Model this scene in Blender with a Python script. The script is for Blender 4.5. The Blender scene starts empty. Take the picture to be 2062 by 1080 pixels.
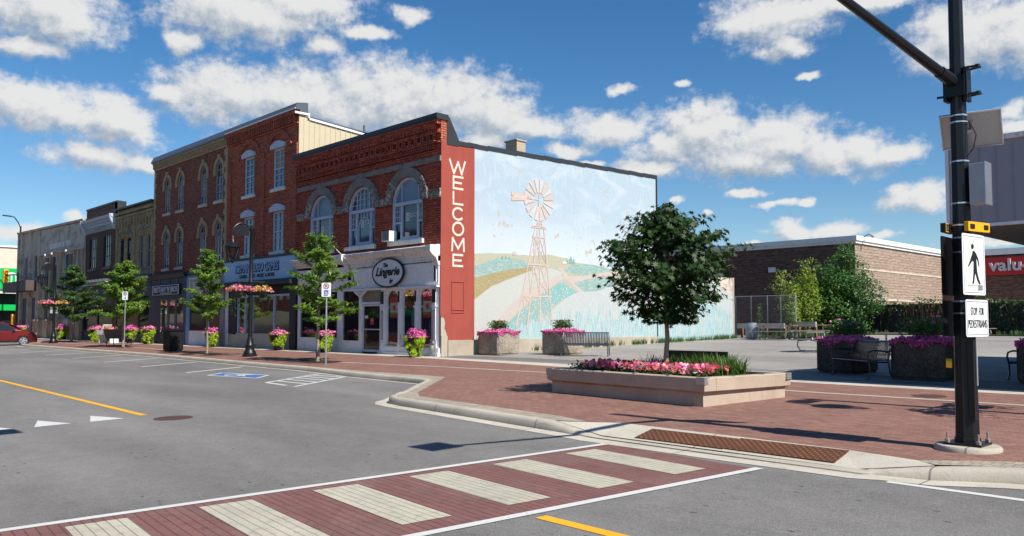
import bpy, math, random
import numpy as np
from mathutils import Vector, Matrix
from mathutils.geometry import tessellate_polygon
R = math.radians
random.seed(7)
SC = bpy.context.scene
COL = SC.collection

# ---------------------------------------------------------------- camera
cam_d = bpy.data.cameras.new("camera")
cam = bpy.data.objects.new("camera", cam_d)
COL.objects.link(cam)
SC.camera = cam
cam_d.sensor_width = 36.0
cam_d.lens = 36.0 * 1650.0 / 2062.0
cam_d.shift_y = 25.0 / 2062.0
cam_d.clip_end = 2000.0
cam.location = (24.96, -20.06, 1.28)
cam.rotation_euler = (R(90 + 3.0), 0.0, R(46.2))

# ---------------------------------------------------------------- sun
SUN_EL, SUN_AZ = 46.4, 0.6          # azimuth counter-clockwise from +X
sd = bpy.data.lights.new("sun", 'SUN')
sd.energy = 5.0
sd.angle = R(0.5)
sd.color = (1.0, 0.945, 0.86)
sun = bpy.data.objects.new("sun", sd)
COL.objects.link(sun)
sv = Vector((math.cos(R(SUN_EL)) * math.cos(R(SUN_AZ)), math.cos(R(SUN_EL)) * math.sin(R(SUN_AZ)), math.sin(R(SUN_EL))))
sun.rotation_euler = sv.to_track_quat('Z', 'Y').to_euler()
sun.location = (40, 0, 40)

SC.view_settings.view_transform = 'Standard'
SC.view_settings.look = 'None'
SC.view_settings.exposure = 0.48
SC.view_settings.gamma = 1.0
SC.render.engine = 'CYCLES'
SC.cycles.max_bounces = 8
SC.cycles.transparent_max_bounces = 12
try:
    SC.cycles.use_denoising = True
except Exception:
    pass

# ---------------------------------------------------------------- node helper
class NT:
    def __init__(s, tree):
        s.t = tree; s.n = tree.nodes; s.l = tree.links
    def node(s, typ, props=None, **ins):
        nd = s.n.new(typ)
        for k, v in (props or {}).items(): setattr(nd, k, v)
        for k, v in ins.items():
            key = k.replace('_', ' ')
            sock = None
            for i in nd.inputs:
                if i.name == key and i.enabled: sock = i; break
            if sock is None: sock = nd.inputs[key]
            s.set(sock, v)
        return nd
    def set(s, sock, v):
        if isinstance(v, bpy.types.NodeSocket): s.l.new(v, sock)
        else:
            if sock.type == 'RGBA' and len(v) == 3: v = (*v, 1)
            sock.default_value = v
    def math(s, op, a, b=None, c=None, clamp=False):
        nd = s.n.new('ShaderNodeMath'); nd.operation = op; nd.use_clamp = clamp
        s.set(nd.inputs[0], a)
        if b is not None: s.set(nd.inputs[1], b)
        if c is not None: s.set(nd.inputs[2], c)
        return nd.outputs[0]
    def vmath(s, op, a, b=None):
        nd = s.n.new('ShaderNodeVectorMath'); nd.operation = op
        s.set(nd.inputs[0], a)
        if b is not None: s.set(nd.inputs[1], b)
        return nd.outputs['Value'] if op in ('LENGTH', 'DOT_PRODUCT', 'DISTANCE') else nd.outputs[0]
    def comb(s, x, y, z):
        nd = s.n.new('ShaderNodeCombineXYZ')
        for i, v in enumerate((x, y, z)): s.set(nd.inputs[i], v)
        return nd.outputs[0]
    def sep(s, v):
        nd = s.n.new('ShaderNodeSeparateXYZ'); s.l.new(v, nd.inputs[0]); return nd.outputs
    def mix(s, f, a, b, mode='MIX'):
        nd = s.n.new('ShaderNodeMix'); nd.data_type = 'RGBA'; nd.blend_type = mode
        s.set(nd.inputs[0], f); s.set(nd.inputs[6], a); s.set(nd.inputs[7], b)
        return nd.outputs[2]
    def noise(s, vec, scale, detail=4, rough=0.55, w=None, out='Fac', dist=0.0):
        nd = s.n.new('ShaderNodeTexNoise')
        s.set(nd.inputs['Vector'], vec); s.set(nd.inputs['Scale'], scale); s.set(nd.inputs['Detail'], detail)
        s.set(nd.inputs['Roughness'], rough); s.set(nd.inputs['Distortion'], dist)
        return nd.outputs[0] if out == 'Fac' else nd.outputs[1]
    def ramp(s, f, stops, interp='LINEAR'):
        nd = s.n.new('ShaderNodeValToRGB'); cr = nd.color_ramp; cr.interpolation = interp
        while len(cr.elements) < len(stops): cr.elements.new(0.5)
        for e, (p, c) in zip(cr.elements, stops):
            e.position = p
            if not isinstance(c, (tuple, list)): c = (c, c, c)
            e.color = (*c, 1) if len(c) == 3 else c
        s.set(nd.inputs[0], f); return nd.outputs[0]
    def step(s, v, lo, hi):
        nd = s.n.new('ShaderNodeMapRange'); nd.interpolation_type = 'SMOOTHSTEP'
        s.set(nd.inputs['Value'], v); s.set(nd.inputs['From Min'], lo); s.set(nd.inputs['From Max'], hi)
        return nd.outputs[0]

# ---------------------------------------------------------------- world: sky and clouds
w = bpy.data.worlds.new("World"); SC.world = w; w.use_nodes = True
T = NT(w.node_tree); T.n.clear()
sky = T.node('ShaderNodeTexSky', dict(sky_type='NISHITA', sun_disc=False, sun_elevation=R(SUN_EL), sun_rotation=R(90 - SUN_AZ),
             altitude=200.0, air_density=1.0, dust_density=0.25, ozone_density=3.0))
CLOUDS = [(166.9,18.8,4.7,1.8),(167.1,16.4,1.8,0.7),(165.8,18.1,2.9,1.4),(154.4,20.0,5.3,1.8),(156.3,20.4,3.7,2.1),(150.4,21.1,3.9,1.4),
(158.2,17.9,1.2,0.7),(155.8,14.9,4.2,2.3),(158.9,14.6,1.8,0.8),(151.0,15.0,4.8,2.4),(145.3,15.3,5.4,2.6),(140.8,15.3,5.2,2.3),(137.3,14.3,3.2,1.7),
(147.7,14.2,4.0,1.3),(167.8,13.0,2.0,1.6),(165.7,12.8,2.8,1.6),(162.4,12.4,2.4,1.8),(163.4,10.2,3.0,1.0),(160.3,10.0,1.2,0.7),(146.4,19.4,2.0,0.5),
(143.6,20.8,1.2,0.7),(149.4,18.3,1.5,0.8),(138.7,12.8,2.1,1.0),(135.2,13.5,3.2,0.9),(129.2,13.4,3.1,1.2),(132.4,12.1,2.1,0.5),
(122.8,13.0,3.4,2.0),(125.5,11.9,2.7,1.3),(118.3,11.9,4.2,1.8),(113.9,10.9,3.4,1.4),(111.0,10.7,1.7,0.7),(120.2,11.0,4.0,1.2),(126.5,10.6,2.7,0.7),
(122.8,14.6,0.8,0.6),(118.1,19.7,4.1,1.6),(113.7,20.2,5.6,0.9),(117.4,18.0,1.6,0.8),(106.7,17.3,3.6,2.1),(104.1,17.1,2.3,2.2),(108.1,16.1,2.0,1.3),
(109.6,8.0,2.4,1.0),(117.4,6.1,1.9,0.8),(114.6,6.2,2.1,0.6),(111.4,5.7,0.9,0.3),(167.3,5.6,2.4,0.6),(164.4,6.5,0.8,0.4),(128.5,16.1,1.0,0.3),
(116.0,16.1,1.0,0.3),(124.4,16.1,0.7,0.3),(120.1,8.9,1.1,0.3),(118.3,8.0,1.4,0.3),(116.4,7.9,0.6,0.3),(124.7,8.3,0.7,0.3),(122.7,7.6,0.4,0.2),
(130.6,11.2,1.0,0.3),(104.4,12.8,1.0,0.6),(104.5,11.8,1.8,0.6),(119.3,5.2,1.3,0.3),(105.7,4.9,2.4,0.2),(95,14,5,2.5),(88,22,7,3),(178,15,4,2),(80,10,6,1.5)]
def cloud_group():
    g = bpy.data.node_groups.new("cloud_density", 'ShaderNodeTree')
    g.interface.new_socket("P", in_out='INPUT', socket_type='NodeSocketVector')
    g.interface.new_socket("D", in_out='OUTPUT', socket_type='NodeSocketFloat')
    q = NT(g); gi = g.nodes.new('NodeGroupInput'); go = g.nodes.new('NodeGroupOutput')
    p = gi.outputs[0]
    n1 = q.noise(p, 0.30, 5, 0.55, out='Color')
    wv = q.vmath('MULTIPLY', q.vmath('SUBTRACT', n1, (0.5, 0.5, 0.5)), (3.4, 2.0, 0))
    pw = q.vmath('ADD', p, wv)
    acc = None
    for (a, e, ra, re) in CLOUDS:
        d = q.vmath('LENGTH', q.vmath('MULTIPLY', q.vmath('SUBTRACT', pw, (a, e, 0)), (1.0 / (ra * 1.06), 1.0 / (re * 1.06), 0)))
        acc = d if acc is None else q.math('SMOOTH_MIN', acc, d, 0.25)
    body = q.math('SUBTRACT', 1.0, acc)
    fine = q.noise(q.vmath('MULTIPLY', p, (1.0, 1.35, 1.0)), 0.62, 10, 0.58)
    dens = q.math('ADD', q.math('MULTIPLY', body, 1.0), q.math('ADD', q.math('MULTIPLY', q.math('SUBTRACT', fine, 0.48), 1.5), q.math('MULTIPLY', q.math('SUBTRACT', q.noise(p, 2.2, 8, 0.62), 0.5), 0.6)))
    q.l.new(dens, go.inputs[0])
    return g
cg = cloud_group()
tc = T.node('ShaderNodeTexCoord').outputs['Generated']
dx, dy, dz = T.sep(T.vmath('NORMALIZE', tc))
azn = T.math('MULTIPLY', T.math('ARCTAN2', dy, dx), 57.29578)
eln = T.math('MULTIPLY', T.math('ARCSINE', dz), 57.29578)
P0 = T.comb(azn, eln, 0.0)
def dens_at(off):
    nd = T.n.new('ShaderNodeGroup'); nd.node_tree = cg
    T.l.new(T.vmath('ADD', P0, off) if off else P0, nd.inputs[0]); return nd.outputs[0]
D0 = dens_at(None); D1 = dens_at((-0.55, 0.7, 0)); D2 = dens_at((0.0, 2.2, 0))
cov = T.step(D0, -0.24, 0.56)
thick = T.step(D0, 0.05, 1.0)
lit = T.math('MULTIPLY', T.math('SUBTRACT', D0, D1), 1.0)
lit = T.math('ADD', T.math('ADD', lit, T.math('MULTIPLY', T.math('SUBTRACT', D0, D2), 0.35)), 0.55)
lit = T.math('SUBTRACT', lit, T.math('MULTIPLY', thick, 0.22), clamp=False)
lit = T.step(lit, -0.55, 1.05)
ccol = T.ramp(lit, [(0.0, (0.36, 0.43, 0.52)), (0.4, (0.50, 0.56, 0.63)), (0.7, (0.68, 0.71, 0.75)), (1.0, (0.88, 0.88, 0.87))])
hs = T.node('ShaderNodeHueSaturation', Saturation=1.30, Value=1.0, Color=sky.outputs[0])
bg1 = T.node('ShaderNodeBackground', Color=hs.outputs[0], Strength=0.084)
bg2 = T.node('ShaderNodeBackground', Color=ccol, Strength=0.66)
horiz = T.step(eln, 0.5, 4.0)
fac = T.math('MULTIPLY', T.math('MULTIPLY', cov, horiz), 0.97)
mixs = T.n.new('ShaderNodeMixShader')
T.l.new(fac, mixs.inputs[0]); T.l.new(bg1.outputs[0], mixs.inputs[1]); T.l.new(bg2.outputs[0], mixs.inputs[2])
wo = T.n.new('ShaderNodeOutputWorld'); T.l.new(mixs.outputs[0], wo.inputs[0])
try:
    w.cycles.sampling_method = 'MANUAL'; w.cycles.sample_map_resolution = 512
except Exception:
    pass

# ---------------------------------------------------------------- materials
MATS = {}
def newmat(name):
    m = bpy.data.materials.new(name); m.use_nodes = True
    t = NT(m.node_tree); t.n.clear()
    out = t.n.new('ShaderNodeOutputMaterial')
    MATS[name] = m
    return m, t, out
def principled(t, out, base, rough=0.7, metal=0.0, spec=0.5, bump=None, bstr=0.3, bdist=0.02, **kw):
    p = t.n.new('ShaderNodeBsdfPrincipled')
    t.set(p.inputs['Base Color'], base); t.set(p.inputs['Roughness'], rough); t.set(p.inputs['Metallic'], metal)
    t.set(p.inputs['Specular IOR Level'], spec)
    for k, v in kw.items(): t.set(p.inputs[k.replace('_', ' ')], v)
    if bump is not None:
        b = t.node('ShaderNodeBump', Strength=bstr, Distance=bdist, Height=bump)
        t.l.new(b.outputs[0], p.inputs['Normal'])
    t.l.new(p.outputs[0], out.inputs[0])
    return p
def POS(t): return t.node('ShaderNodeNewGeometry').outputs['Position']
def OBJ(t): return t.node('ShaderNodeTexCoord').outputs['Object']
def tone(c, f): return tuple(max(0, min(1, v * f)) for v in c)
def plain(name, c, rough=0.7, metal=0.0, var=0.18, scale=3.0, spec=0.4, fine=0.08, bump=0.15, obj=False):
    m, t, out = newmat(name)
    v = OBJ(t) if obj else POS(t)
    a = t.noise(v, scale, 5); b = t.noise(v, scale * 14, 3)
    k = t.math('ADD', t.math('MULTIPLY', t.math('SUBTRACT', a, 0.5), var * 2.4), t.math('MULTIPLY', t.math('SUBTRACT', b, 0.5), fine * 2))
    k = t.math('ADD', k, 1.0)
    col = t.vmath('MULTIPLY', c, t.comb(k, k, k))
    principled(t, out, col, rough, metal, spec, bump=b, bstr=bump, bdist=0.01)
    return m
def weathered(name, c, c2, rough=0.85, scale=1.5, thr=(0.5, 0.62), streak=True, var=0.15):
    """painted or rendered surface with worn patches of a second colour"""
    m, t, out = newmat(name)
    v = POS(t)
    n = t.noise(v, scale, 8, 0.65)
    st = t.noise(t.vmath('MULTIPLY', v, (4, 4, 0.5)), scale, 5) if streak else n
    f = t.step(t.math('ADD', t.math('MULTIPLY', n, 0.6), t.math('MULTIPLY', st, 0.4)), *thr)
    b = t.noise(v, 9, 4)
    k = t.math('ADD', t.math('MULTIPLY', t.math('SUBTRACT', b, 0.5), var * 2), 1.0)
    col = t.vmath('MULTIPLY', t.mix(f, c, c2), t.comb(k, k, k))
    principled(t, out, col, rough, 0, 0.3, bump=b, bstr=0.25, bdist=0.02)
    return m
def brick(name, c1, c2, mortar, bw=0.25, bh=0.095, ms=0.014, var=0.35, ground=False, rough=0.9, bstr=0.5, swap=False, stain=None, big=0.25):
    m, t, out = newmat(name)
    p = POS(t); x, y, z = t.sep(p)
    if ground: v = t.comb(y, x, 0.0) if swap else t.comb(x, y, 0.0)
    else: v = t.comb(t.math('ADD', x, y), z, 0.0)
    br = t.node('ShaderNodeTexBrick', dict(offset=0.5), Vector=v, Color1=(*c1, 1), Color2=(*c2, 1), Mortar=(*mortar, 1), Scale=1.0, Mortar_Size=ms, Mortar_Smooth=0.2, Bias=0.0, Brick_Width=bw, Row_Height=bh)
    n1 = t.noise(p, 0.9, 6, 0.6); n2 = t.noise(t.vmath('MULTIPLY', v, (1.0 / bw, 1.0 / bh, 0)), 1.0, 2); n3 = t.noise(p, 22, 3)
    k = t.math('ADD', 1.0, t.math('MULTIPLY', t.math('SUBTRACT', n1, 0.5), big * 2.2))
    k = t.math('ADD', k, t.math('MULTIPLY', t.math('SUBTRACT', n2, 0.5), var * 2))
    k = t.math('ADD', k, t.math('MULTIPLY', t.math('SUBTRACT', n3, 0.5), 0.25))
    col = t.vmath('MULTIPLY', br.outputs[0], t.comb(k, k, k))
    if stain:
        f = t.step(t.noise(t.vmath('MULTIPLY', p, (1, 1, 0.6)), 0.55, 7, 0.65), 0.52, 0.7)
        col = t.mix(t.math('MULTIPLY', f, 0.6), col, stain)
    h = t.math('SUBTRACT', t.math('MULTIPLY', n3, 0.4), br.outputs[1])
    principled(t, out, col, rough, 0, 0.2, bump=h, bstr=bstr, bdist=0.012)
    return m
def glassy(name, base=(0.02, 0.028, 0.04), rough=0.06, spec=0.9, wav=0.02):
    m, t, out = newmat(name)
    n = t.noise(POS(t), 1.3, 2)
    principled(t, out, base, rough, 0, spec, bump=n, bstr=0.12, bdist=wav)
    return m
def clearglass(name, tint=(0.75, 0.8, 0.8), refl=1.45):
    m, t, out = newmat(name)
    tr = t.node('ShaderNodeBsdfTransparent', Color=(*tint, 1))
    gl = t.node('ShaderNodeBsdfGlossy', Color=(1, 1, 1, 1), Roughness=0.02)
    nz = t.noise(POS(t), 0.8, 2); bp = t.node('ShaderNodeBump', Strength=0.1, Distance=0.03, Height=nz)
    t.l.new(bp.outputs[0], gl.inputs['Normal'])
    fr = t.node('ShaderNodeFresnel', IOR=refl)
    mx = t.n.new('ShaderNodeMixShader'); t.l.new(t.math('MULTIPLY', fr.outputs[0], 0.5), mx.inputs[0])
    t.l.new(tr.outputs[0], mx.inputs[1]); t.l.new(gl.outputs[0], mx.inputs[2]); t.l.new(mx.outputs[0], out.inputs[0])
    return m
def leafmat(name, cA, cB, trans=0.35, rough=0.45, spec=0.35):
    m, t, out = newmat(name)
    rnd = t.node('ShaderNodeNewGeometry').outputs['Random Per Island']
    n = t.noise(OBJ(t), 1.6, 3)
    f = t.math('ADD', t.math('MULTIPLY', rnd, 0.75), t.math('MULTIPLY', t.math('SUBTRACT', n, 0.4), 0.9), clamp=True)
    col = t.mix(f, cA, cB)
    p = principled(t, out, col, rough, 0, spec)
    tl = t.node('ShaderNodeBsdfTranslucent', Color=t.mix(0.5, col, tone(cB, 1.5)))
    mx = t.n.new('ShaderNodeMixShader'); mx.inputs[0].default_value = trans
    t.l.new(p.outputs[0], mx.inputs[1]); t.l.new(tl.outputs[0], mx.inputs[2]); t.l.new(mx.outputs[0], out.inputs[0])
    return m

# brickwork and walls
brick('brick_red', (0.45, 0.100, 0.056), (0.25, 0.056, 0.037), (0.10, 0.035, 0.026), ms=0.014, var=0.6)
brick('brick_orange', (0.52, 0.15, 0.08), (0.32, 0.09, 0.054), (0.11, 0.045, 0.033), ms=0.016, var=0.6, stain=(0.16, 0.055, 0.04))
brick('brick_brown', (0.33, 0.118, 0.076), (0.19, 0.070, 0.048), (0.10, 0.05, 0.04), ms=0.016, var=0.6)
brick('brick_dark', (0.16, 0.085, 0.064), (0.11, 0.06, 0.047), (0.09, 0.064, 0.052), ms=0.012, var=0.4)
brick('brick_yellow', (0.42, 0.34, 0.19), (0.28, 0.23, 0.125), (0.22, 0.18, 0.12), ms=0.012, var=0.45, stain=(0.12, 0.10, 0.07))
brick('brick_buff', (0.46, 0.36, 0.21), (0.36, 0.28, 0.16), (0.25, 0.2, 0.13), ms=0.01, var=0.3)
def splitface(name, c1, c2, joint):
    m, t, out = newmat(name); p = POS(t); x, y, z = t.sep(p); u = t.math('ADD', x, y)
    n = t.noise(t.comb(t.math('MULTIPLY', u, 2.2), t.math('MULTIPLY', z, 6.0), 0.0), 1.0, 6, 0.7, dist=0.7)
    row = t.noise(t.comb(0.0, t.math('MULTIPLY', t.math('FLOOR', t.math('DIVIDE', z, 0.2)), 7.3), t.math('FLOOR', t.math('DIVIDE', u, 0.8))), 1.0, 1)
    fr = t.math('ABSOLUTE', t.math('SUBTRACT', t.math('FRACT', t.math('DIVIDE', z, 0.2)), 0.5)); jl = t.step(fr, 0.44, 0.49)
    col = t.mix(t.step(n, 0.35, 0.65), c2, c1); k = t.math('ADD', 0.72, t.math('MULTIPLY', row, 0.56)); col = t.vmath('MULTIPLY', col, t.comb(k, k, k))
    col = t.mix(t.math('MULTIPLY', jl, 0.45), col, joint)
    principled(t, out, col, 0.95, 0, 0.15, bump=t.math('SUBTRACT', n, t.math('MULTIPLY', jl, 0.3)), bstr=1.0, bdist=0.10)
splitface('block_dark', (0.20, 0.125, 0.098), (0.10, 0.062, 0.050), (0.065, 0.042, 0.035)); splitface('block_tan', (0.42, 0.32, 0.25), (0.30, 0.225, 0.175), (0.27, 0.2, 0.165))
weathered('stone_grey', (0.21, 0.19, 0.17), (0.15, 0.135, 0.12), thr=(0.45, 0.6))
def carved():
    m, t, out = newmat('stone_carved'); p = POS(t)
    v = t.noise(p, 7.5, 5, 0.6, dist=1.5); f = t.step(v, 0.5, 0.56)
    col = t.mix(f, (0.15, 0.13, 0.11), (0.42, 0.38, 0.31))
    principled(t, out, col, 0.9, 0, 0.2, bump=v, bstr=1.0, bdist=0.05)
carved()
weathered('stone_pale', (0.58, 0.50, 0.39), (0.45, 0.385, 0.30), thr=(0.42, 0.62), scale=0.8, streak=False)
weathered('stone_panel', (0.56, 0.49, 0.40), (0.36, 0.31, 0.245), thr=(0.45, 0.6), scale=1.2, streak=False)
weathered('stone_warm', (0.50, 0.38, 0.25), (0.36, 0.28, 0.19), thr=(0.4, 0.6))
weathered('cream_wall', (0.62, 0.56, 0.46), (0.55, 0.49, 0.40), thr=(0.4, 0.7), streak=False)
weathered('white_paint', (0.74, 0.75, 0.77), (0.52, 0.51, 0.49), thr=(0.56, 0.64), scale=2.2)
weathered('white_clean', (0.76, 0.76, 0.75), (0.68, 0.68, 0.67), thr=(0.45, 0.7))
weathered('white_worn', (0.66, 0.66, 0.63), (0.42, 0.39, 0.34), thr=(0.53, 0.62), scale=4)
plain('frame_blue', (0.43, 0.50, 0.60), 0.6); plain('frame_white', (0.60, 0.62, 0.65), 0.6); plain('frame_grey', (0.27, 0.27, 0.28), 0.6)
plain('black_metal', (0.009, 0.010, 0.012), 0.38, 0.0, spec=0.35); plain('dark_cap', (0.035, 0.037, 0.042), 0.5, 0.2)
plain('roof_black', (0.03, 0.03, 0.032), 0.9)
plain('cap_slate', (0.10, 0.115, 0.14), 0.45, 0.3)
plain('storefront_dark', (0.075, 0.08, 0.095), 0.6); plain('storefront_black', (0.02, 0.02, 0.024), 0.5)
plain('storefront_blue', (0.22, 0.33, 0.52), 0.6); plain('plaster_green', (0.30, 0.34, 0.32), 0.7)
plain('beige_siding', (0.52, 0.45, 0.31), 0.55, var=0.05); plain('tan_box', (0.42, 0.35, 0.25), 0.6)
plain('sign_blue', (0.33, 0.50, 0.68), 0.5, var=0.25, scale=0.7); plain('sign_white', (0.68, 0.69, 0.70), 0.4, var=0.03)
plain('ink_black', (0.012, 0.012, 0.014), 0.5); plain('ink_blue', (0.06, 0.16, 0.42), 0.5); plain('ink_lightblue', (0.30, 0.50, 0.80), 0.5)
plain('red_sign', (0.42, 0.018, 0.02), 0.5, var=0.08); plain('green_sign', (0.0, 0.42, 0.08), 0.4, var=0.03)
plain('letter_grey', (0.55, 0.55, 0.58), 0.5, var=0.03)
plain('red_flag', (0.55, 0.03, 0.03), 0.8); plain('white_flag', (0.7, 0.7, 0.7), 0.8)
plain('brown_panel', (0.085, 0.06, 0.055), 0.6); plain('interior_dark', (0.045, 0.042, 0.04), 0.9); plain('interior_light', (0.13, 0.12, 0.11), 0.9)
plain('cloth_blue', (0.10, 0.16, 0.36), 0.9); plain('cloth_teal', (0.10, 0.28, 0.36), 0.9); plain('cloth_red', (0.35, 0.03, 0.03), 0.9); plain('skin_plastic', (0.5, 0.42, 0.36), 0.5)
plain('curtain', (0.25, 0.22, 0.16), 0.9, var=0.4, scale=6); plain('blind_blue', (0.14, 0.21, 0.29), 0.35, var=0.25, scale=1.2, spec=0.7)
plain('galv', (0.45, 0.46, 0.47), 0.4, 0.7); plain('steel_grey', (0.36, 0.37, 0.39), 0.45, 0.5)
plain('alu_band', (0.62, 0.64, 0.66), 0.3, 0.8); plain('bench_metal', (0.11, 0.115, 0.125), 0.32, 0.75, spec=0.8)
plain('bench_black', (0.02, 0.022, 0.026), 0.3, 0.3, spec=0.7); plain('bench_green', (0.012, 0.03, 0.014), 0.5)
plain('wood_brown', (0.23, 0.13, 0.07), 0.8, var=0.3, scale=5); plain('wood_grey', (0.20, 0.17, 0.14), 0.85, var=0.3, scale=5)
plain('rail_white', (0.40, 0.40, 0.37), 0.8, var=0.35, scale=3); plain('barrel_grey', (0.17, 0.20, 0.24), 0.5, var=0.1)
plain('amber', (0.85, 0.42, 0.015), 0.35, var=0.05); plain('signal_yellow', (0.80, 0.36, 0.02), 0.45)
plain('sign_face', (0.74, 0.76, 0.77), 0.35, var=0.02, fine=0.01, bump=0.0); plain('solar_back', (0.50, 0.49, 0.46), 0.5, var=0.08); plain('solar_cell', (0.01, 0.015, 0.05), 0.15)
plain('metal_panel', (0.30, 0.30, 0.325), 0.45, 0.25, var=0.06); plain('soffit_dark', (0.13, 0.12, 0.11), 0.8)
plain('rust_bolt', (0.30, 0.27, 0.24), 0.6, 0.5)
plain('bark', (0.30, 0.235, 0.175), 0.9, var=0.35, scale=8, bump=0.6, obj=True); plain('soil', (0.03, 0.02, 0.014), 1.0, var=0.4, scale=8, bump=0.8)
plain('pot_dark', (0.035, 0.03, 0.028), 0.7); plain('car_red', (0.17, 0.006, 0.010), 0.22, 0.3, var=0.03, spec=0.8, bump=0.0)
plain('car_black', (0.012, 0.012, 0.013), 0.5); plain('tyre', (0.02, 0.02, 0.02), 0.9); plain('rim_silver', (0.60, 0.61, 0.63), 0.3, 0.8)
plain('lamp_glass_clear', (0.5, 0.5, 0.48), 0.2); plain('red_lens', (0.35, 0.01, 0.01), 0.3)
glassy('glass_dark'); glassy('glass_blue', (0.035, 0.055, 0.10), 0.05, 1.0); glassy('glass_shop', (0.012, 0.014, 0.016), 0.04, 0.8); glassy('car_glass', (0.01, 0.02, 0.02), 0.04, 0.9)
clearglass('glass_clear', (0.85, 0.88, 0.88))
leafmat('leaf_maple', (0.012, 0.032, 0.008), (0.036, 0.085, 0.016), 0.22, 0.5, 0.25)
leafmat('leaf_street', (0.055, 0.125, 0.018), (0.20, 0.33, 0.04), 0.38)
leafmat('leaf_dull', (0.03, 0.075, 0.020), (0.085, 0.16, 0.035), 0.35)
leafmat('leaf_bush', (0.028, 0.085, 0.022), (0.085, 0.20, 0.04), 0.35)
leafmat('leaf_lime', (0.22, 0.34, 0.02), (0.42, 0.55, 0.03), 0.4); leafmat('leaf_gold', (0.13, 0.20, 0.02), (0.38, 0.42, 0.04), 0.4)
leafmat('leaf_ivy', (0.012, 0.025, 0.010), (0.05, 0.10, 0.02), 0.25); leafmat('leaf_dead', (0.05, 0.03, 0.02), (0.16, 0.10, 0.06), 0.2)
leafmat('grass_blade', (0.03, 0.075, 0.012), (0.12, 0.22, 0.035), 0.35); leafmat('grass_dark', (0.015, 0.04, 0.012), (0.05, 0.10, 0.02), 0.3)
leafmat('petal_pink', (0.80, 0.16, 0.38), (0.88, 0.36, 0.55), 0.25, 0.6); leafmat('petal_magenta', (0.70, 0.09, 0.36), (0.82, 0.20, 0.50), 0.25, 0.6)
leafmat('petal_red', (0.80, 0.07, 0.10), (0.88, 0.24, 0.24), 0.25, 0.6); leafmat('petal_white', (0.7, 0.7, 0.68), (0.8, 0.8, 0.8), 0.3, 0.6)
leafmat('petal_yellow', (0.75, 0.45, 0.03), (0.85, 0.62, 0.06), 0.3, 0.6); leafmat('leaf_silver', (0.25, 0.28, 0.27), (0.4, 0.43, 0.42), 0.2)

def asphalt(name, base, lo=0.82, hi=1.18, warm=(1, 1, 1), pits=True):
    m, t, out = newmat(name); p = POS(t)
    big = t.noise(t.vmath('MULTIPLY', p, (0.35, 1.0, 1)), 0.28, 5, 0.6)
    mid = t.noise(p, 2.6, 6, 0.65)
    fin = t.noise(p, 55, 3, 0.7); fin2 = t.noise(p, 140, 2, 0.7)
    k = t.math('ADD', 1.0, t.math('MULTIPLY', t.math('SUBTRACT', big, 0.5), 1.35))
    k = t.math('ADD', k, t.math('MULTIPLY', t.math('SUBTRACT', mid, 0.5), 0.45)); k = t.math('ADD', k, t.math('MULTIPLY', t.math('SUBTRACT', t.noise(p, 14, 4, 0.7), 0.5), 0.5))
    k = t.math('ADD', k, t.math('MULTIPLY', t.math('SUBTRACT', fin, 0.5), 1.3))
    k = t.math('ADD', k, t.math('MULTIPLY', t.math('SUBTRACT', fin2, 0.5), 1.0))
    col = t.vmath('MULTIPLY', base, t.comb(k, k, k))
    if pits:
        # tyre-worn lanes and ravelled spots along the wheel paths
        vo = t.node('ShaderNodeTexVoronoi', dict(feature='F1'), Vector=t.vmath('MULTIPLY', p, (1.0, 1.9, 1)), Scale=3.0)
        spot = t.math('SUBTRACT', 1.0, t.step(vo.outputs['Distance'], 0.07, 0.15))
        gate = t.step(t.noise(t.vmath('MULTIPLY', p, (0.35, 1.3, 1)), 0.9, 4), 0.47, 0.55)
        col = t.mix(t.math('MULTIPLY', t.math('MULTIPLY', spot, gate), 0.85), col, tone(base, 0.35))
        sx, sy, sz = t.sep(p)
        lane = t.math('SINE', t.math('ADD', t.math('MULTIPLY', sy, 3.3), t.math('MULTIPLY', mid, 2.0)))
        kk = t.math('ADD', 1.0, t.math('MULTIPLY', lane, 0.045)); col = t.vmath('MULTIPLY', col, t.comb(kk, kk, kk))
        wh = t.step(t.noise(p, 38, 2, 0.5), 0.68, 0.74); col = t.mix(t.math('MULTIPLY', wh, 0.35), col, (0.45, 0.43, 0.40))
    principled(t, out, col, 0.82, 0, 0.25, bump=t.math('ADD', fin, t.math('MULTIPLY', fin2, 0.6)), bstr=0.6, bdist=0.012)
asphalt('asphalt_road', (0.170, 0.163, 0.155)); asphalt('asphalt_lot', (0.262, 0.243, 0.222), pits=False)
asphalt('asphalt_shoulder', (0.165, 0.156, 0.146), pits=False)
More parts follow.
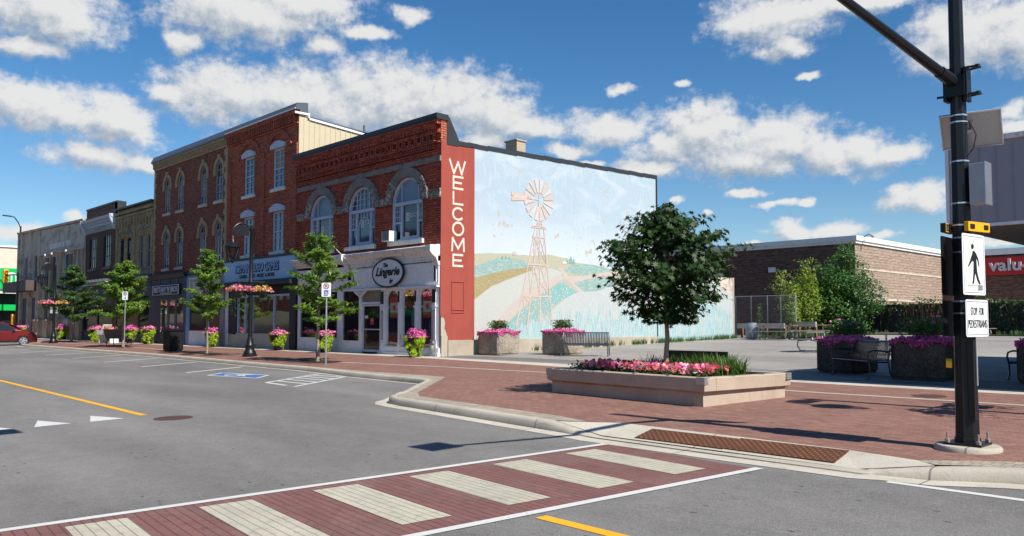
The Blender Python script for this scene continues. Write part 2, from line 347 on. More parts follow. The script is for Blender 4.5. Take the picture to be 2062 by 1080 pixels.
def concrete(name, c, c2):
    m, t, out = newmat(name); p = POS(t)
    a = t.noise(p, 1.1, 7, 0.65); b = t.noise(p, 30, 4, 0.7); s = t.step(t.noise(p, 5, 6, 0.7), 0.56, 0.7)
    col = t.mix(t.step(a, 0.35, 0.65), c, c2); col = t.mix(t.math('MULTIPLY', s, 0.35), col, tone(c2, 0.45))
    if name in ('concrete_kerb', 'concrete_white'):      # cast joints and tyre scuffs
        jx = t.math('ABSOLUTE', t.math('SUBTRACT', t.math('FRACT', t.math('DIVIDE', t.sep(p)[0], 2.9)), 0.5)); col = t.mix(t.math('MULTIPLY', t.math('SUBTRACT', 1.0, t.step(jx, 0.001, 0.006)), 0.7), col, (0.07, 0.06, 0.05))
        sc = t.step(t.noise(t.vmath('MULTIPLY', p, (1.0, 1.0, 9.0)), 2.4, 7, 0.75), 0.57, 0.68); col = t.mix(t.math('MULTIPLY', sc, 0.35), col, (0.16, 0.14, 0.12))
    k = t.math('ADD', 0.85, t.math('MULTIPLY', b, 0.3)); col = t.vmath('MULTIPLY', col, t.comb(k, k, k))
    principled(t, out, col, 0.88, 0, 0.2, bump=b, bstr=0.5, bdist=0.01)
concrete('concrete_kerb', (0.45, 0.41, 0.34), (0.38, 0.345, 0.285)); concrete('concrete_band', (0.42, 0.38, 0.31), (0.36, 0.32, 0.265))
concrete('concrete_white', (0.49, 0.455, 0.38), (0.42, 0.385, 0.32)); concrete('concrete_old', (0.33, 0.295, 0.25), (0.26, 0.235, 0.2))
concrete('concrete_base', (0.44, 0.38, 0.30), (0.35, 0.30, 0.235))
brick('paver_red', (0.262, 0.137, 0.106), (0.192, 0.098, 0.078), (0.145, 0.098, 0.08), bw=0.2, bh=0.1, ms=0.008, var=0.3, ground=True, bstr=0.4, big=0.22)
brick('paver_tan', (0.37, 0.32, 0.255), (0.30, 0.26, 0.205), (0.2, 0.17, 0.13), bw=0.1, bh=0.2, ms=0.008, var=0.25, ground=True, bstr=0.4)
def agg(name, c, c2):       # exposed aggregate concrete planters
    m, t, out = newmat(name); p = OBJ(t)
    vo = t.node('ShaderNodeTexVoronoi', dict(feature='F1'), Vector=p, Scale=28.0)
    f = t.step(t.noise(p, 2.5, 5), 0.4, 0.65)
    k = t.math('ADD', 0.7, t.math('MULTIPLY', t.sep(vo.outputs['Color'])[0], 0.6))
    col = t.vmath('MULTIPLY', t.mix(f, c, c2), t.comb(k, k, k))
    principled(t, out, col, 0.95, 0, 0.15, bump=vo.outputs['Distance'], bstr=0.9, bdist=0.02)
agg('aggregate', (0.33, 0.285, 0.23), (0.24, 0.205, 0.165)); agg('aggregate_shaded', (0.10, 0.082, 0.068), (0.075, 0.062, 0.052))  # darker copy has the metal building's shade put into its colour
def planter_pink():
    m, t, out = newmat('concrete_pink'); p = POS(t)
    a = t.noise(p, 1.6, 6, 0.6); st = t.noise(t.vmath('MULTIPLY', p, (5, 5, 0.35)), 1.4, 6, 0.7)
    x, y, z = t.sep(p)
    col = t.mix(t.step(a, 0.35, 0.65), (0.45, 0.365, 0.29), (0.38, 0.305, 0.24))
    col = t.mix(t.math('MULTIPLY', t.step(st, 0.56, 0.72), 0.6), col, (0.26, 0.13, 0.06))
    vo = t.node('ShaderNodeTexVoronoi', dict(feature='F1'), Vector=p, Scale=3.2)
    col = t.mix(t.math('SUBTRACT', 1.0, t.step(vo.outputs['Distance'], 0.035, 0.055)), col, (0.12, 0.08, 0.06))
    dz_ = t.math('ABSOLUTE', t.math('SUBTRACT', z, t.math('ADD', 0.085, t.math('MULTIPLY', t.math('SUBTRACT', st, 0.5), 0.03)))); band = t.math('SUBTRACT', 1.0, t.step(dz_, 0.006, 0.035))
    col = t.mix(t.math('MULTIPLY', band, t.math('ADD', 0.2, t.math('MULTIPLY', t.step(a, .42, .6), 0.5))), col, (0.30, 0.14, 0.06))
    b = t.noise(p, 35, 3); principled(t, out, col, 0.85, 0, 0.2, bump=b, bstr=0.3, bdist=0.01)
planter_pink()
def paint_road(name, c, wear=(0.55, 0.70), dark=(0.2, 0.2, 0.2)):
    m, t, out = newmat(name); p = POS(t)
    n = t.noise(p, 26, 6, 0.75); big = t.noise(p, 1.2, 4)
    f = t.step(t.math('ADD', t.math('MULTIPLY', n, 0.75), t.math('MULTIPLY', big, 0.25)), *wear)
    k = t.math('ADD', 0.88, t.math('MULTIPLY', big, 0.24))
    principled(t, out, t.vmath('MULTIPLY', t.mix(f, c, dark), t.comb(k, k, k)), 0.75, 0, 0.25, bump=n, bstr=0.3, bdist=0.01)
paint_road('paint_white', (0.54, 0.54, 0.52)); paint_road('paint_yellow', (0.72, 0.36, 0.02), dark=(0.35, 0.2, 0.05)); paint_road('paint_blue', (0.05, 0.13, 0.33))
paint_road('paint_thin', (0.62, 0.61, 0.58), (0.56, 0.70), (0.28, 0.27, 0.26))
def stamped(name, ca, cb, joint):
    m, t, out = newmat(name); p = POS(t); x, y, z = t.sep(p)
    yy = t.math('SUBTRACT', y, t.math('MULTIPLY', x, -0.10))
    v = t.comb(x, yy, 0.0)
    br = t.node('ShaderNodeTexBrick', dict(offset=0.5), Vector=v, Color1=(*ca, 1), Color2=(*cb, 1), Mortar=(*joint, 1), Scale=1.0, Mortar_Size=0.0015, Mortar_Smooth=0.3, Brick_Width=0.62, Row_Height=0.088)
    # long bed joints read stronger than the cross joints
    fr = t.math('ABSOLUTE', t.math('SUBTRACT', t.math('FRACT', t.math('DIVIDE', yy, 0.088)), 0.5))
    line = t.step(fr, 0.40, 0.485)
    a = t.noise(p, 3, 6, 0.65); b = t.noise(p, 40, 4, 0.7)
    wear = t.step(t.noise(p, 9, 6, 0.7), 0.52, 0.64)
    col = t.mix(t.math('MULTIPLY', line, 0.75), br.outputs[0], joint)
    col = t.mix(t.math('MULTIPLY', wear, 0.42), col, tone(joint, 1.4))
    k = t.math('ADD', 0.62, t.math('ADD', t.math('MULTIPLY', a, 0.4), t.math('MULTIPLY', b, 0.36)))
    gr_ = t.step(t.noise(p, 0.8, 5, 0.7), 0.4, 0.7); col = t.mix(t.math('MULTIPLY', gr_, 0.22), col, (0.22, 0.20, 0.18))
    principled(t, out, t.vmath('MULTIPLY', col, t.comb(k, k, k)), 0.85, 0, 0.2, bump=t.math('SUBTRACT', b, line), bstr=0.4, bdist=0.01)
stamped('cross_red', (0.195, 0.092, 0.082), (0.165, 0.078, 0.070), (0.055, 0.032, 0.032)); stamped('cross_cream', (0.44, 0.415, 0.33), (0.41, 0.385, 0.305), (0.16, 0.145, 0.11))
def tactile():
    m, t, out = newmat('rust_iron'); p = POS(t); x, y, z = t.sep(p)
    u = t.comb(t.math('ADD', x, y), t.math('SUBTRACT', y, x), 0.0)
    f = t.vmath('SUBTRACT', t.vmath('FRACTION', t.vmath('MULTIPLY', u, (11.5, 11.5, 0))), (0.5, 0.5, 0))
    dm = t.vmath('LENGTH', f); dot = t.math('SUBTRACT', 1.0, t.step(dm, 0.22, 0.34))
    n = t.noise(p, 3, 6, 0.65)
    col = t.mix(t.step(n, 0.35, 0.7), (0.20, 0.075, 0.03), (0.30, 0.12, 0.05)); col = t.mix(dot, tone((0.10, 0.045, 0.025), 1), col)
    principled(t, out, col, 0.8, 0.2, 0.3, bump=dot, bstr=0.8, bdist=0.01)
tactile()
def manhole():
    m, t, out = newmat('iron_cover'); p = OBJ(t)
    ck = t.node('ShaderNodeTexChecker', Vector=p, Scale=26.0)
    col = t.mix(t.noise(p, 6, 4), (0.10, 0.05, 0.035), (0.17, 0.09, 0.07))
    col = t.mix(t.math('MULTIPLY', ck.outputs[1], 0.55), col, (0.03, 0.02, 0.018))
    principled(t, out, col, 0.7, 0.4, 0.4, bump=ck.outputs[1], bstr=0.5, bdist=0.01)
manhole()
def mural_sky():
    m, t, out = newmat('mural_sky'); p = POS(t); x, y, z = t.sep(p)
    st = t.noise(t.comb(0.0, t.math('MULTIPLY', y, 5.0), t.math('MULTIPLY', z, 0.8)), 1.0, 6, 0.65, dist=0.6)
    cl = t.noise(t.comb(0.0, t.math('MULTIPLY', y, 0.55), t.math('MULTIPLY', z, 1.1)), 1.0, 6, 0.6, dist=0.8)
    g = t.step(z, 4.0, 6.6)
    base = t.mix(g, (0.66, 0.69, 0.72), (0.46, 0.55, 0.62))
    col = t.mix(t.math('MULTIPLY', t.step(cl, 0.46, 0.66), 0.75), base, (0.60, 0.65, 0.71))
    col = t.mix(t.math('MULTIPLY', t.step(st, 0.55, 0.68), 0.45), col, (0.68, 0.71, 0.74))
    fi = t.noise(p, 11, 5, 0.7); col = t.mix(t.math('MULTIPLY', t.step(fi, 0.54, 0.66), 0.4), col, (0.66, 0.69, 0.72))
    col = t.vmath('MULTIPLY', col, (0.75, 0.785, 0.80))
    zone = None          # where the paint has flaked off
    for (a, c, r) in ((3.4, 5.42, .75), (11.6, 6.5, .55), (8.8, 4.95, 1.0), (10.1, 7.45, .55), (4.4, 7.8, .45), (12.9, 7.6, .3), (9.8, 6.35, .45), (3.1, 5.9, .3), (6.8, 5.2, .4)):
        d = t.vmath('LENGTH', t.vmath('SUBTRACT', t.comb(0.0, t.math('MULTIPLY', y, 1.0), z), (0, a, c))); d = t.math('DIVIDE', d, r)
        zone = d if zone is None else t.math('MINIMUM', zone, d)
    pe = t.noise(t.comb(0.0, t.math('MULTIPLY', y, 1.2), z), 3.4, 4, 0.55)
    pk_ = t.math('ADD', pe, t.math('MULTIPLY', t.math('SUBTRACT', 1.0, t.math('MINIMUM', zone, 1.5)), 0.13))
    col = t.mix(t.math('MULTIPLY', t.step(pk_, 0.655, 0.67), 0.9), col, (0.42, 0.37, 0.30))
    principled(t, out, col, 0.8, 0, 0.2, bump=t.math('ADD', fi, st), bstr=0.25, bdist=0.02)
mural_sky()
def mural_field(name, a, b, stip=None, vs=(1, 3, 3), thr=(0.48, 0.6), amt=0.7):
    a = tone(a, .8); b = tone(b, .8)
    m, t, out = newmat(name); p = POS(t)
    n = t.noise(t.vmath('MULTIPLY', p, vs), 2.2, 6, 0.7, dist=0.5)
    col = t.mix(t.math('MULTIPLY', t.step(n, *thr), amt), a, b)
    if stip:
        vo = t.node('ShaderNodeTexVoronoi', dict(feature='F1'), Vector=p, Scale=7.0)
        col = t.mix(t.math('MULTIPLY', t.math('SUBTRACT', 1.0, t.step(vo.outputs['Distance'], 0.16, 0.26)), 0.75), col, stip)
    fi = t.noise(p, 14, 4, 0.7); col = t.mix(t.math('MULTIPLY', t.step(fi, 0.56, 0.68), 0.35), col, (0.72, 0.70, 0.64))
    principled(t, out, col, 0.85, 0, 0.2, bump=fi, bstr=0.25, bdist=0.02)
mural_field('mural_teal', (0.27, 0.43, 0.40), (0.50, 0.56, 0.50), vs=(1, 1.5, 8)); mural_field('mural_teal_dots', (0.24, 0.45, 0.44), (0.40, 0.54, 0.50), stip=(0.62, 0.64, 0.57))
mural_field('mural_ochre', (0.38, 0.31, 0.15), (0.47, 0.41, 0.25), vs=(1, 2, 9)); mural_field('mural_straw', (0.50, 0.47, 0.34), (0.40, 0.48, 0.42), vs=(1, 2, 6))
mural_field('mural_dots', (0.54, 0.56, 0.52), (0.55, 0.55, 0.49), stip=(0.34, 0.45, 0.42)); mural_field('mural_path', (0.56, 0.49, 0.44), (0.58, 0.55, 0.51))
mural_field('mural_pale', (0.53, 0.56, 0.55), (0.38, 0.52, 0.53), vs=(1, 6, 1.2), thr=(0.5, 0.62), amt=0.6)
mural_field('mural_grass', (0.24, 0.47, 0.50), (0.54, 0.60, 0.60), vs=(1, 9, 0.7), thr=(0.42, 0.56), amt=0.9)
mural_field('mural_blade', (0.62, 0.61, 0.56), (0.46, 0.55, 0.52), vs=(1, 9, 0.7), thr=(0.45, 0.6), amt=0.8)
mural_field('mural_tower', (0.62, 0.48, 0.40), (0.70, 0.60, 0.52), vs=(1, 3, 3), amt=0.5); mural_field('mural_vane', (0.60, 0.50, 0.46), (0.70, 0.66, 0.64), vs=(1, 3, 3), amt=0.6)
mural_field('mural_vane_pale', (0.62, 0.57, 0.53), (0.66, 0.66, 0.68), vs=(1, 3, 3), amt=0.6); mural_field('mural_tree', (0.20, 0.38, 0.34), (0.3, 0.45, 0.4))
mural_field('mural_haze', (0.66, 0.68, 0.69), (0.70, 0.71, 0.71), vs=(1, 1, 4)); mural_field('mural_white', (0.64, 0.65, 0.65), (0.70, 0.70, 0.68))
mural_field('mural_peel', (0.50, 0.46, 0.39), (0.46, 0.42, 0.36))
weathered('red_paint', (0.32, 0.066, 0.047), (0.26, 0.054, 0.04), thr=(0.4, 0.7), scale=0.7, var=0.10)
weathered('letter_cream', (0.60, 0.54, 0.46), (0.52, 0.30, 0.24), thr=(0.60, 0.66), scale=3)

# ================================================================ mesh helpers
def G(y, o=0.0):
    """height of the gently tilted ground at depth y, o above the pavement surface"""
    return 0.02 * max(-30.0, min(60.0, y)) + o

class MB:
    def __init__(s): s.v = []; s.f = []; s.m = []
    def add(s, vs, fs, mi=0):
        b = len(s.v); s.v += [tuple(p) for p in vs]
        for f in fs: s.f.append([b + i for i in f]); s.m.append(mi)
        return s
    def quad(s, a, b, c, d, mi=0): return s.add([a, b, c, d], [(0, 1, 2, 3)], mi)
    def box(s, x0, x1, y0, y1, z0, z1, mi=0):
        v = [(x0,y0,z0),(x1,y0,z0),(x1,y1,z0),(x0,y1,z0),(x0,y0,z1),(x1,y0,z1),(x1,y1,z1),(x0,y1,z1)]
        return s.add(v, [(0,3,2,1),(4,5,6,7),(0,1,5,4),(1,2,6,5),(2,3,7,6),(3,0,4,7)], mi)
    def obox(s, c, ux, uy, uz, hx, hy, hz, mi=0):
        c = Vector(c); ux = Vector(ux).normalized() * hx; uy = Vector(uy).normalized() * hy; uz = Vector(uz).normalized() * hz
        v = [c + a * ux + b * uy + d * uz for d in (-1, 1) for a, b in ((-1,-1),(1,-1),(1,1),(-1,1))]
        return s.add(v, [(0,3,2,1),(4,5,6,7),(0,1,5,4),(1,2,6,5),(2,3,7,6),(3,0,4,7)], mi)
    def bar(s, p, q, w, h=None, mi=0, up=(0, 0, 1)):
        p = Vector(p); q = Vector(q); d = q - p
        if d.length < 1e-6: return s
        u = Vector(up); sx = d.cross(u)
        if sx.length < 1e-5: sx = d.cross(Vector((1, 0, 0)))
        sx.normalize(); uz = sx.cross(d).normalized()
        return s.obox((p + q) / 2, d, sx, uz, d.length / 2, w / 2, (h or w) / 2, mi)
    def tube(s, pts, rad, n=10, mi=0, cap=True):
        pts = [Vector(p) for p in pts]; m = len(pts)
        if not isinstance(rad, (list, tuple)): rad = [rad] * m
        rings = []; prev = None
        for i, p in enumerate(pts):
            d = (pts[min(i + 1, m - 1)] - pts[max(i - 1, 0)]).normalized()
            if prev is None:
                a = d.cross(Vector((0, 0, 1)))
                if a.length < 1e-3: a = d.cross(Vector((0, 1, 0)))
            else: a = prev - d * prev.dot(d)
            a.normalize(); prev = a; b = d.cross(a)
            rings.append([p + (a * math.cos(t) + b * math.sin(t)) * rad[i] for t in (2 * math.pi * k / n for k in range(n))])
        vs = [q for r in rings for q in r]; fs = []
        for i in range(m - 1):
            for k in range(n):
                k2 = (k + 1) % n; fs.append((i*n+k, i*n+k2, (i+1)*n+k2, (i+1)*n+k))
        if cap: fs.append(tuple(range(n - 1, -1, -1))); fs.append(tuple((m-1)*n + k for k in range(n)))
        return s.add(vs, fs, mi)
    def lathe(s, c, prof, n=16, mi=0, cap=True):
        cx, cy, cz = c; vs = []; fs = []; m = len(prof)
        for r, z in prof:
            vs += [(cx + r*math.cos(2*math.pi*k/n), cy + r*math.sin(2*math.pi*k/n), cz + z) for k in range(n)]
        for i in range(m - 1):
            for k in range(n):
                k2 = (k + 1) % n; fs.append((i*n+k, i*n+k2, (i+1)*n+k2, (i+1)*n+k))
        if cap: fs.append(tuple(range(n - 1, -1, -1))); fs.append(tuple((m-1)*n + k for k in range(n)))
        return s.add(vs, fs, mi)
    def prism(s, poly, fn, d0, d1, mi=0):
        """poly of (u,v) pushed through fn(u,v,d) between depths d0 and d1"""
        n = len(poly); a = [fn(u, v, d0) for u, v in poly]; b = [fn(u, v, d1) for u, v in poly]
        tris = tessellate_polygon([[Vector((u, v, 0)) for u, v in poly]])
        fs = [tuple(t) for t in tris] + [tuple(n + i for i in reversed(t)) for t in tris]
        fs += [(i, (i + 1) % n, n + (i + 1) % n, n + i) for i in range(n)]
        return s.add(a + b, fs, mi)
    def flat(s, poly, fn, mi=0, holes=()):
        loops = [poly] + list(holes); pts = [p for l in loops for p in l]
        tris = tessellate_polygon([[Vector((u, v, 0)) for u, v in l] for l in loops])
        return s.add([fn(u, v) for u, v in pts], [tuple(t) for t in tris], mi)
    def ring(s, A, B, fn, d0, d1, mi=0, closed=True):
        """frame between the outline A and the inner outline B (same point count)"""
        n = len(A); vs = [fn(u, v, d0) for u, v in A] + [fn(u, v, d0) for u, v in B] + [fn(u, v, d1) for u, v in A] + [fn(u, v, d1) for u, v in B]
        fs = []
        for i in range(n if closed else n - 1):
            j = (i + 1) % n
            fs += [(i, j, n+j, n+i), (2*n+i, 3*n+i, 3*n+j, 2*n+j), (i, 2*n+i, 2*n+j, j), (n+i, n+j, 3*n+j, 3*n+i)]
        if not closed:
            for i in (0, n - 1): fs.append((i, n+i, 3*n+i, 2*n+i))
        return s.add(vs, fs, mi)

def org(parent):
    o = Vector((0, 0, 0))
    while parent is not None: o += parent.location; parent = parent.parent
    return o
def build(name, mb, mats, parent=None, smooth=False, local=False, label=None, bevel=0.0):
    """link the collected faces as one mesh object; world coordinates unless local"""
    me = bpy.data.meshes.new(name); o = Vector((0, 0, 0)) if local else org(parent)
    me.from_pydata([(p[0]-o.x, p[1]-o.y, p[2]-o.z) for p in mb.v], [], mb.f)
    if isinstance(mats, str): mats = [mats]
    for m in mats: me.materials.append(MATS[m])
    if len(mats) > 1: me.polygons.foreach_set('material_index', mb.m)
    if smooth: me.polygons.foreach_set('use_smooth', [True] * len(me.polygons))
    me.update()
    ob = bpy.data.objects.new(name, me); COL.objects.link(ob)
    if parent is not None: ob.parent = parent
    if label: ob['label'] = label
    if bevel:
        bv = ob.modifiers.new('bevel', 'BEVEL'); bv.width = bevel; bv.segments = 2; bv.limit_method = 'ANGLE'
    return ob
def recalc(ob):
    import bmesh
    bm = bmesh.new(); bm.from_mesh(ob.data); bmesh.ops.recalc_face_normals(bm, faces=bm.faces); bm.to_mesh(ob.data); bm.free()
    return ob
def smooth_angle(ob, deg=40):
    """soft shading on a rounded mesh with sharp edges kept"""
    try: ob.data.set_sharp_from_angle(angle=R(deg))
    except Exception: pass
    ob.data.polygons.foreach_set('use_smooth', [True] * len(ob.data.polygons))
    return ob
def thing(name, label, cat, loc=(0, 0, 0), rz=0.0, group=None):
    o = bpy.data.objects.new(name, None); COL.objects.link(o); o.location = loc; o.rotation_euler = (0, 0, rz)
    o.empty_display_size = 0.2
    o['label'] = label; o['category'] = cat
    if group: o['group'] = group
    return o
def tag(o, label, cat, group=None):
    o['label'] = label; o['category'] = cat
    if group: o['group'] = group
    return o
def struct(o): o['kind'] = 'structure'; return o
def dup(root, loc, rz=0.0, label=None, group=None, scale=None):
    def cp(o, par):
        c = o.copy(); COL.objects.link(c); c.parent = par
        for ch in list(o.children): cp(ch, c)
        return c
    r = cp(root, None); r.location = loc; r.rotation_euler = (0, 0, rz)
    if label: r['label'] = label
    if group: r['group'] = group
    if scale is not None: r.scale = scale if isinstance(scale, (tuple, list)) else (scale,) * 3
    return r
def text(name, s, mat, parent, fn, box, depth=0.02, shear=0.0, bold=0.0, spacing=1.0, fit=True, local=False):
    """lettering fitted to the box (u0,u1,v0,v1); fn(u,v,d) maps it onto its surface"""
    cu = bpy.data.curves.new(name, 'FONT'); cu.body = s; cu.size = 1.0; cu.extrude = 0.5; cu.shear = shear; cu.offset = bold
    cu.space_character = spacing; cu.resolution_u = 3
    tmp = bpy.data.objects.new(name, cu); COL.objects.link(tmp)
    dg = bpy.context.evaluated_depsgraph_get(); me0 = bpy.data.meshes.new_from_object(tmp.evaluated_get(dg))
    vs = [tuple(v.co) for v in me0.vertices]; fs = [tuple(p.vertices) for p in me0.polygons]
    bpy.data.objects.remove(tmp); bpy.data.curves.remove(cu); bpy.data.meshes.remove(me0)
    xs = [v[0] for v in vs]; ys = [v[1] for v in vs]; x0, x1, y0, y1 = min(xs), max(xs), min(ys), max(ys)
    u0, u1, v0, v1 = box; su = (u1-u0)/(x1-x0); sv_ = (v1-v0)/(y1-y0)
    mb = MB(); mb.add([fn(u0 + (a-x0)*su, v0 + (b-y0)*sv_, (c+0.5)*depth) for a, b, c in vs], fs)
    return build(name, mb, mat, parent, local=local)
def FX(y0):        # a surface facing the street (-Y): u along X, v up, d out of the wall
    return lambda u, v, d=0.0: (u, y0 - d, v)
def FE(x0):        # a surface facing east (+X): u along Y, v up, d out of the wall
    return lambda u, v, d=0.0: (x0 + d, u, v)
def FG(o):         # lying on the ground
    return lambda u, v, d=0.0: (u, v, G(v, o + d))
def arc(x0, x1, zs, zt, n=14, a0=180, a1=0):
    """points of an arch from the left springing to the right one"""
    cx = (x0+x1)/2; rx = (x1-x0)/2; rz = zt - zs
    return [(cx + rx*math.cos(R(a0 + (a1-a0)*i/n)), zs + rz*math.sin(R(a0 + (a1-a0)*i/n))) for i in range(n + 1)]
def opening(x0, x1, z0, zs, zt, n=14):
    if zt - zs < 0.01: return [(x0, z0), (x0, zs), (x1, zs), (x1, z0)]
    return [(x0, z0)] + arc(x0, x1, zs, zt, n) + [(x1, z0)]
def wall_panel(mb, outer, holes, fn, depth=0.25, mi=0, mr=None):
    """front face with real openings and their reveals"""
    mb.flat(outer, lambda u, v: fn(u, v, 0.0), mi, holes)
    for h in holes:
        n = len(h)
        for i in range(n):
            j = (i + 1) % n
            mb.quad(fn(*h[i], 0.0), fn(*h[j], 0.0), fn(*h[j], -depth), fn(*h[i], -depth), mi if mr is None else mr)
def window(parent, fn, x0, x1, z0, zs, zt, frame, glass, nx=2, nz=4, t=0.06, back=0.14, sill=None, rail=True, sillw=0.12, bars=0.028, n=14):
    """window (frame) > pane, sill"""
    A = opening(x0, x1, z0, zs, zt, n)
    B = opening(x0+t, x1-t, z0+t, zs if zt-zs > .01 else zs-t, max(zt-t, zs) if zt-zs > .01 else zs-t, n)
    mb = MB(); mb.ring(A, B, fn, -back, -back+0.07)
    def top(x):
        if zt - zs < .01: return zs - t
        c = (x0+x1)/2; r = (x1-x0)/2 - t; q = max(0, 1 - ((x-c)/r)**2); return zs + (zt-t-zs)*math.sqrt(q)
    def bx(a, b, c, d, o=0.0):
        mb.prism([(a, c), (b, c), (b, d), (a, d)], fn, -back+0.01+o, -back+0.045+o)
    for i in range(1, nx):
        x = x0+t + (x1-x0-2*t)*i/nx; bx(x-bars/2, x+bars/2, z0+t, top(x)-0.005)
    ztop = max(zs, zt) - t
    for i in range(1, nz):
        z = z0+t + (ztop-z0-t)*i/nz; e = 0.0
        if z > zs and zt-zs > .01:
            c = (x0+x1)/2; e = (x1-x0)/2 - t - ((x1-x0)/2-t)*math.sqrt(max(0, 1-((z-zs)/(zt-t-zs))**2))
        h = 0.032 if (rail and i == nz//2) else bars/2
        bx(x0+t+e, x1-t-e, z-h, z+h, 0.004 if (rail and i == nz//2) else 0.002)
    wo_ = recalc(build('window', mb, frame, parent))
    g = MB(); g.flat(B, lambda u, v: fn(u, v, -back+0.004)); build('pane', g, glass, wo_)
    if BL_.random() < .55 and z0 > 3:      # a drawn blind or curtain behind the sash bars
        zb_ = z0 + (zs-z0)*BL_.uniform(.25, .7); sd_ = BL_.random(); q = MB()
        if sd_ < .6: q.flat([(x0+t+.01, zb_), (x0+t+.01, zs-.01), (x1-t-.01, zs-.01), (x1-t-.01, zb_)], lambda u, v: fn(u, v, -back+.007)); build('blind', q, 'blind_cloth', wo_)
        else: q.flat([(x0+t+.01, z0+t), (x0+t+.01, zs-.01), (x0+t+(x1-x0)*.28, zs-.01), (x0+t+(x1-x0)*.2, z0+t)], lambda u, v: fn(u, v, -back+.007)); build('curtain', q, 'blind_cloth', wo_)
    if sill:
        s_ = MB(); s_.prism([(x0-sillw, z0-0.16), (x1+sillw, z0-0.16), (x1+sillw, z0-0.002), (x0-sillw, z0-0.002)], fn, -0.1, 0.09); recalc(build('sill', s_, sill, wo_))
    return wo_, A
BL_ = random.Random(19)
plain('blind_cloth', (0.20, 0.20, 0.19), 0.5, var=0.25, scale=2, spec=0.6)
def rbox(fn, u0, u1, v0, v1, d0, d1, mb, mi=0):
    return mb.prism([(u0, v0), (u1, v0), (u1, v1), (u0, v1)], fn, d0, d1, mi)

# ---------------------------------------------------------------- leaves and flowers
SHAPES = {
 'maple': [(0,-.5),(.12,-.28),(.5,-.34),(.34,-.08),(.56,.18),(.22,.16),(0,.62),(-.22,.16),(-.56,.18),(-.34,-.08),(-.5,-.34),(-.12,-.28)],
 'oval': [(0,-.5),(.20,-.15),(.17,.22),(0,.5),(-.17,.22),(-.20,-.15)],
 'quad': [(0,-.5),(.28,0),(0,.5),(-.28,0)],
 'petal': [(0,-.5),(.45,-.2),(.38,.36),(0,.5),(-.38,.36),(-.45,-.2)],
 'palm': [(0,-.15),(.16,-.5),(.2,-.12),(.52,-.26),(.3,.06),(.5,.3),(.16,.16),(0,.6),(-.16,.16),(-.5,.3),(-.3,.06),(-.52,-.26),(-.2,-.12),(-.16,-.5)],
}
def leaf_mesh(name, pts, size, shape, mat, parent, seed=1, up=0.8, droop=0.0, out=None, local=False, label=None):
    rng = np.random.default_rng(seed); pts = np.asarray(pts, float).reshape(-1, 3); n = len(pts)
    if not local: pts = pts - np.array(org(parent))
    sh = np.array(SHAPES[shape]); k = len(sh)
    nr = rng.normal(size=(n, 3)); nr[:, 2] = np.abs(nr[:, 2]) * 0.6 + up
    if out is not None: nr += np.asarray(out) * 1.1
    nr /= np.linalg.norm(nr, axis=1)[:, None]
    a = rng.normal(size=(n, 3)); a[:, 2] -= droop; a -= nr * (a * nr).sum(1)[:, None]; a /= np.linalg.norm(a, axis=1)[:, None]
    b = np.cross(nr, a); sz = size * rng.uniform(0.7, 1.3, n)
    V = pts[:, None, :] + (sh[None, :, 0, None] * b[:, None, :] + sh[None, :, 1, None] * a[:, None, :]) * sz[:, None, None]
    V += nr[:, None, :] * (np.abs(sh[None, :, 0, None]) * -0.25 * sz[:, None, None])
    V = V.reshape(-1, 3)
    me = bpy.data.meshes.new(name); me.vertices.add(n*k); me.vertices.foreach_set('co', V.ravel())
    me.loops.add(n*k); me.loops.foreach_set('vertex_index', np.arange(n*k, dtype=np.int32))
    me.polygons.add(n); me.polygons.foreach_set('loop_start', np.arange(0, n*k, k, dtype=np.int32))
    try: me.polygons.foreach_set('loop_total', np.full(n, k, dtype=np.int32))
    except Exception: pass
    mats = [mat] if isinstance(mat, str) else mat
    for m in mats: me.materials.append(MATS[m])
    if len(mats) > 1: me.polygons.foreach_set('material_index', rng.integers(0, len(mats), n).astype(np.int32))
    me.update(calc_edges=True); me.validate()
    ob = bpy.data.objects.new(name, me); COL.objects.link(ob)
    if parent is not None: ob.parent = parent
    if label: ob['label'] = label
    return ob
def blades(name, centres, n, length, mat, parent, seed=3, width=0.02, spread=0.6, local=False):
    rng = random.Random(seed); mb = MB()
    for (cx, cy, cz) in centres:
        for _ in range(n):
            a = rng.uniform(0, 6.283); L = length * rng.uniform(0.6, 1.2); sp = spread * rng.uniform(0.25, 1.0)
            bx, by = cx + rng.gauss(0, .05), cy + rng.gauss(0, .05); pv = None
            for i in range(5):
                t = i/4; r = sp*L*t*t; z = L*(t - 0.42*sp*t*t*t)
                p = Vector((bx + math.cos(a)*r, by + math.sin(a)*r, cz + z)); w_ = width*(1 - t*0.9); q = Vector((-math.sin(a), math.cos(a), 0))*w_/2
                if pv: mb.quad(pv[0], pv[1], p+q, p-q)
                pv = (p-q, p+q)
    return build(name, mb, mat, parent, local=local)
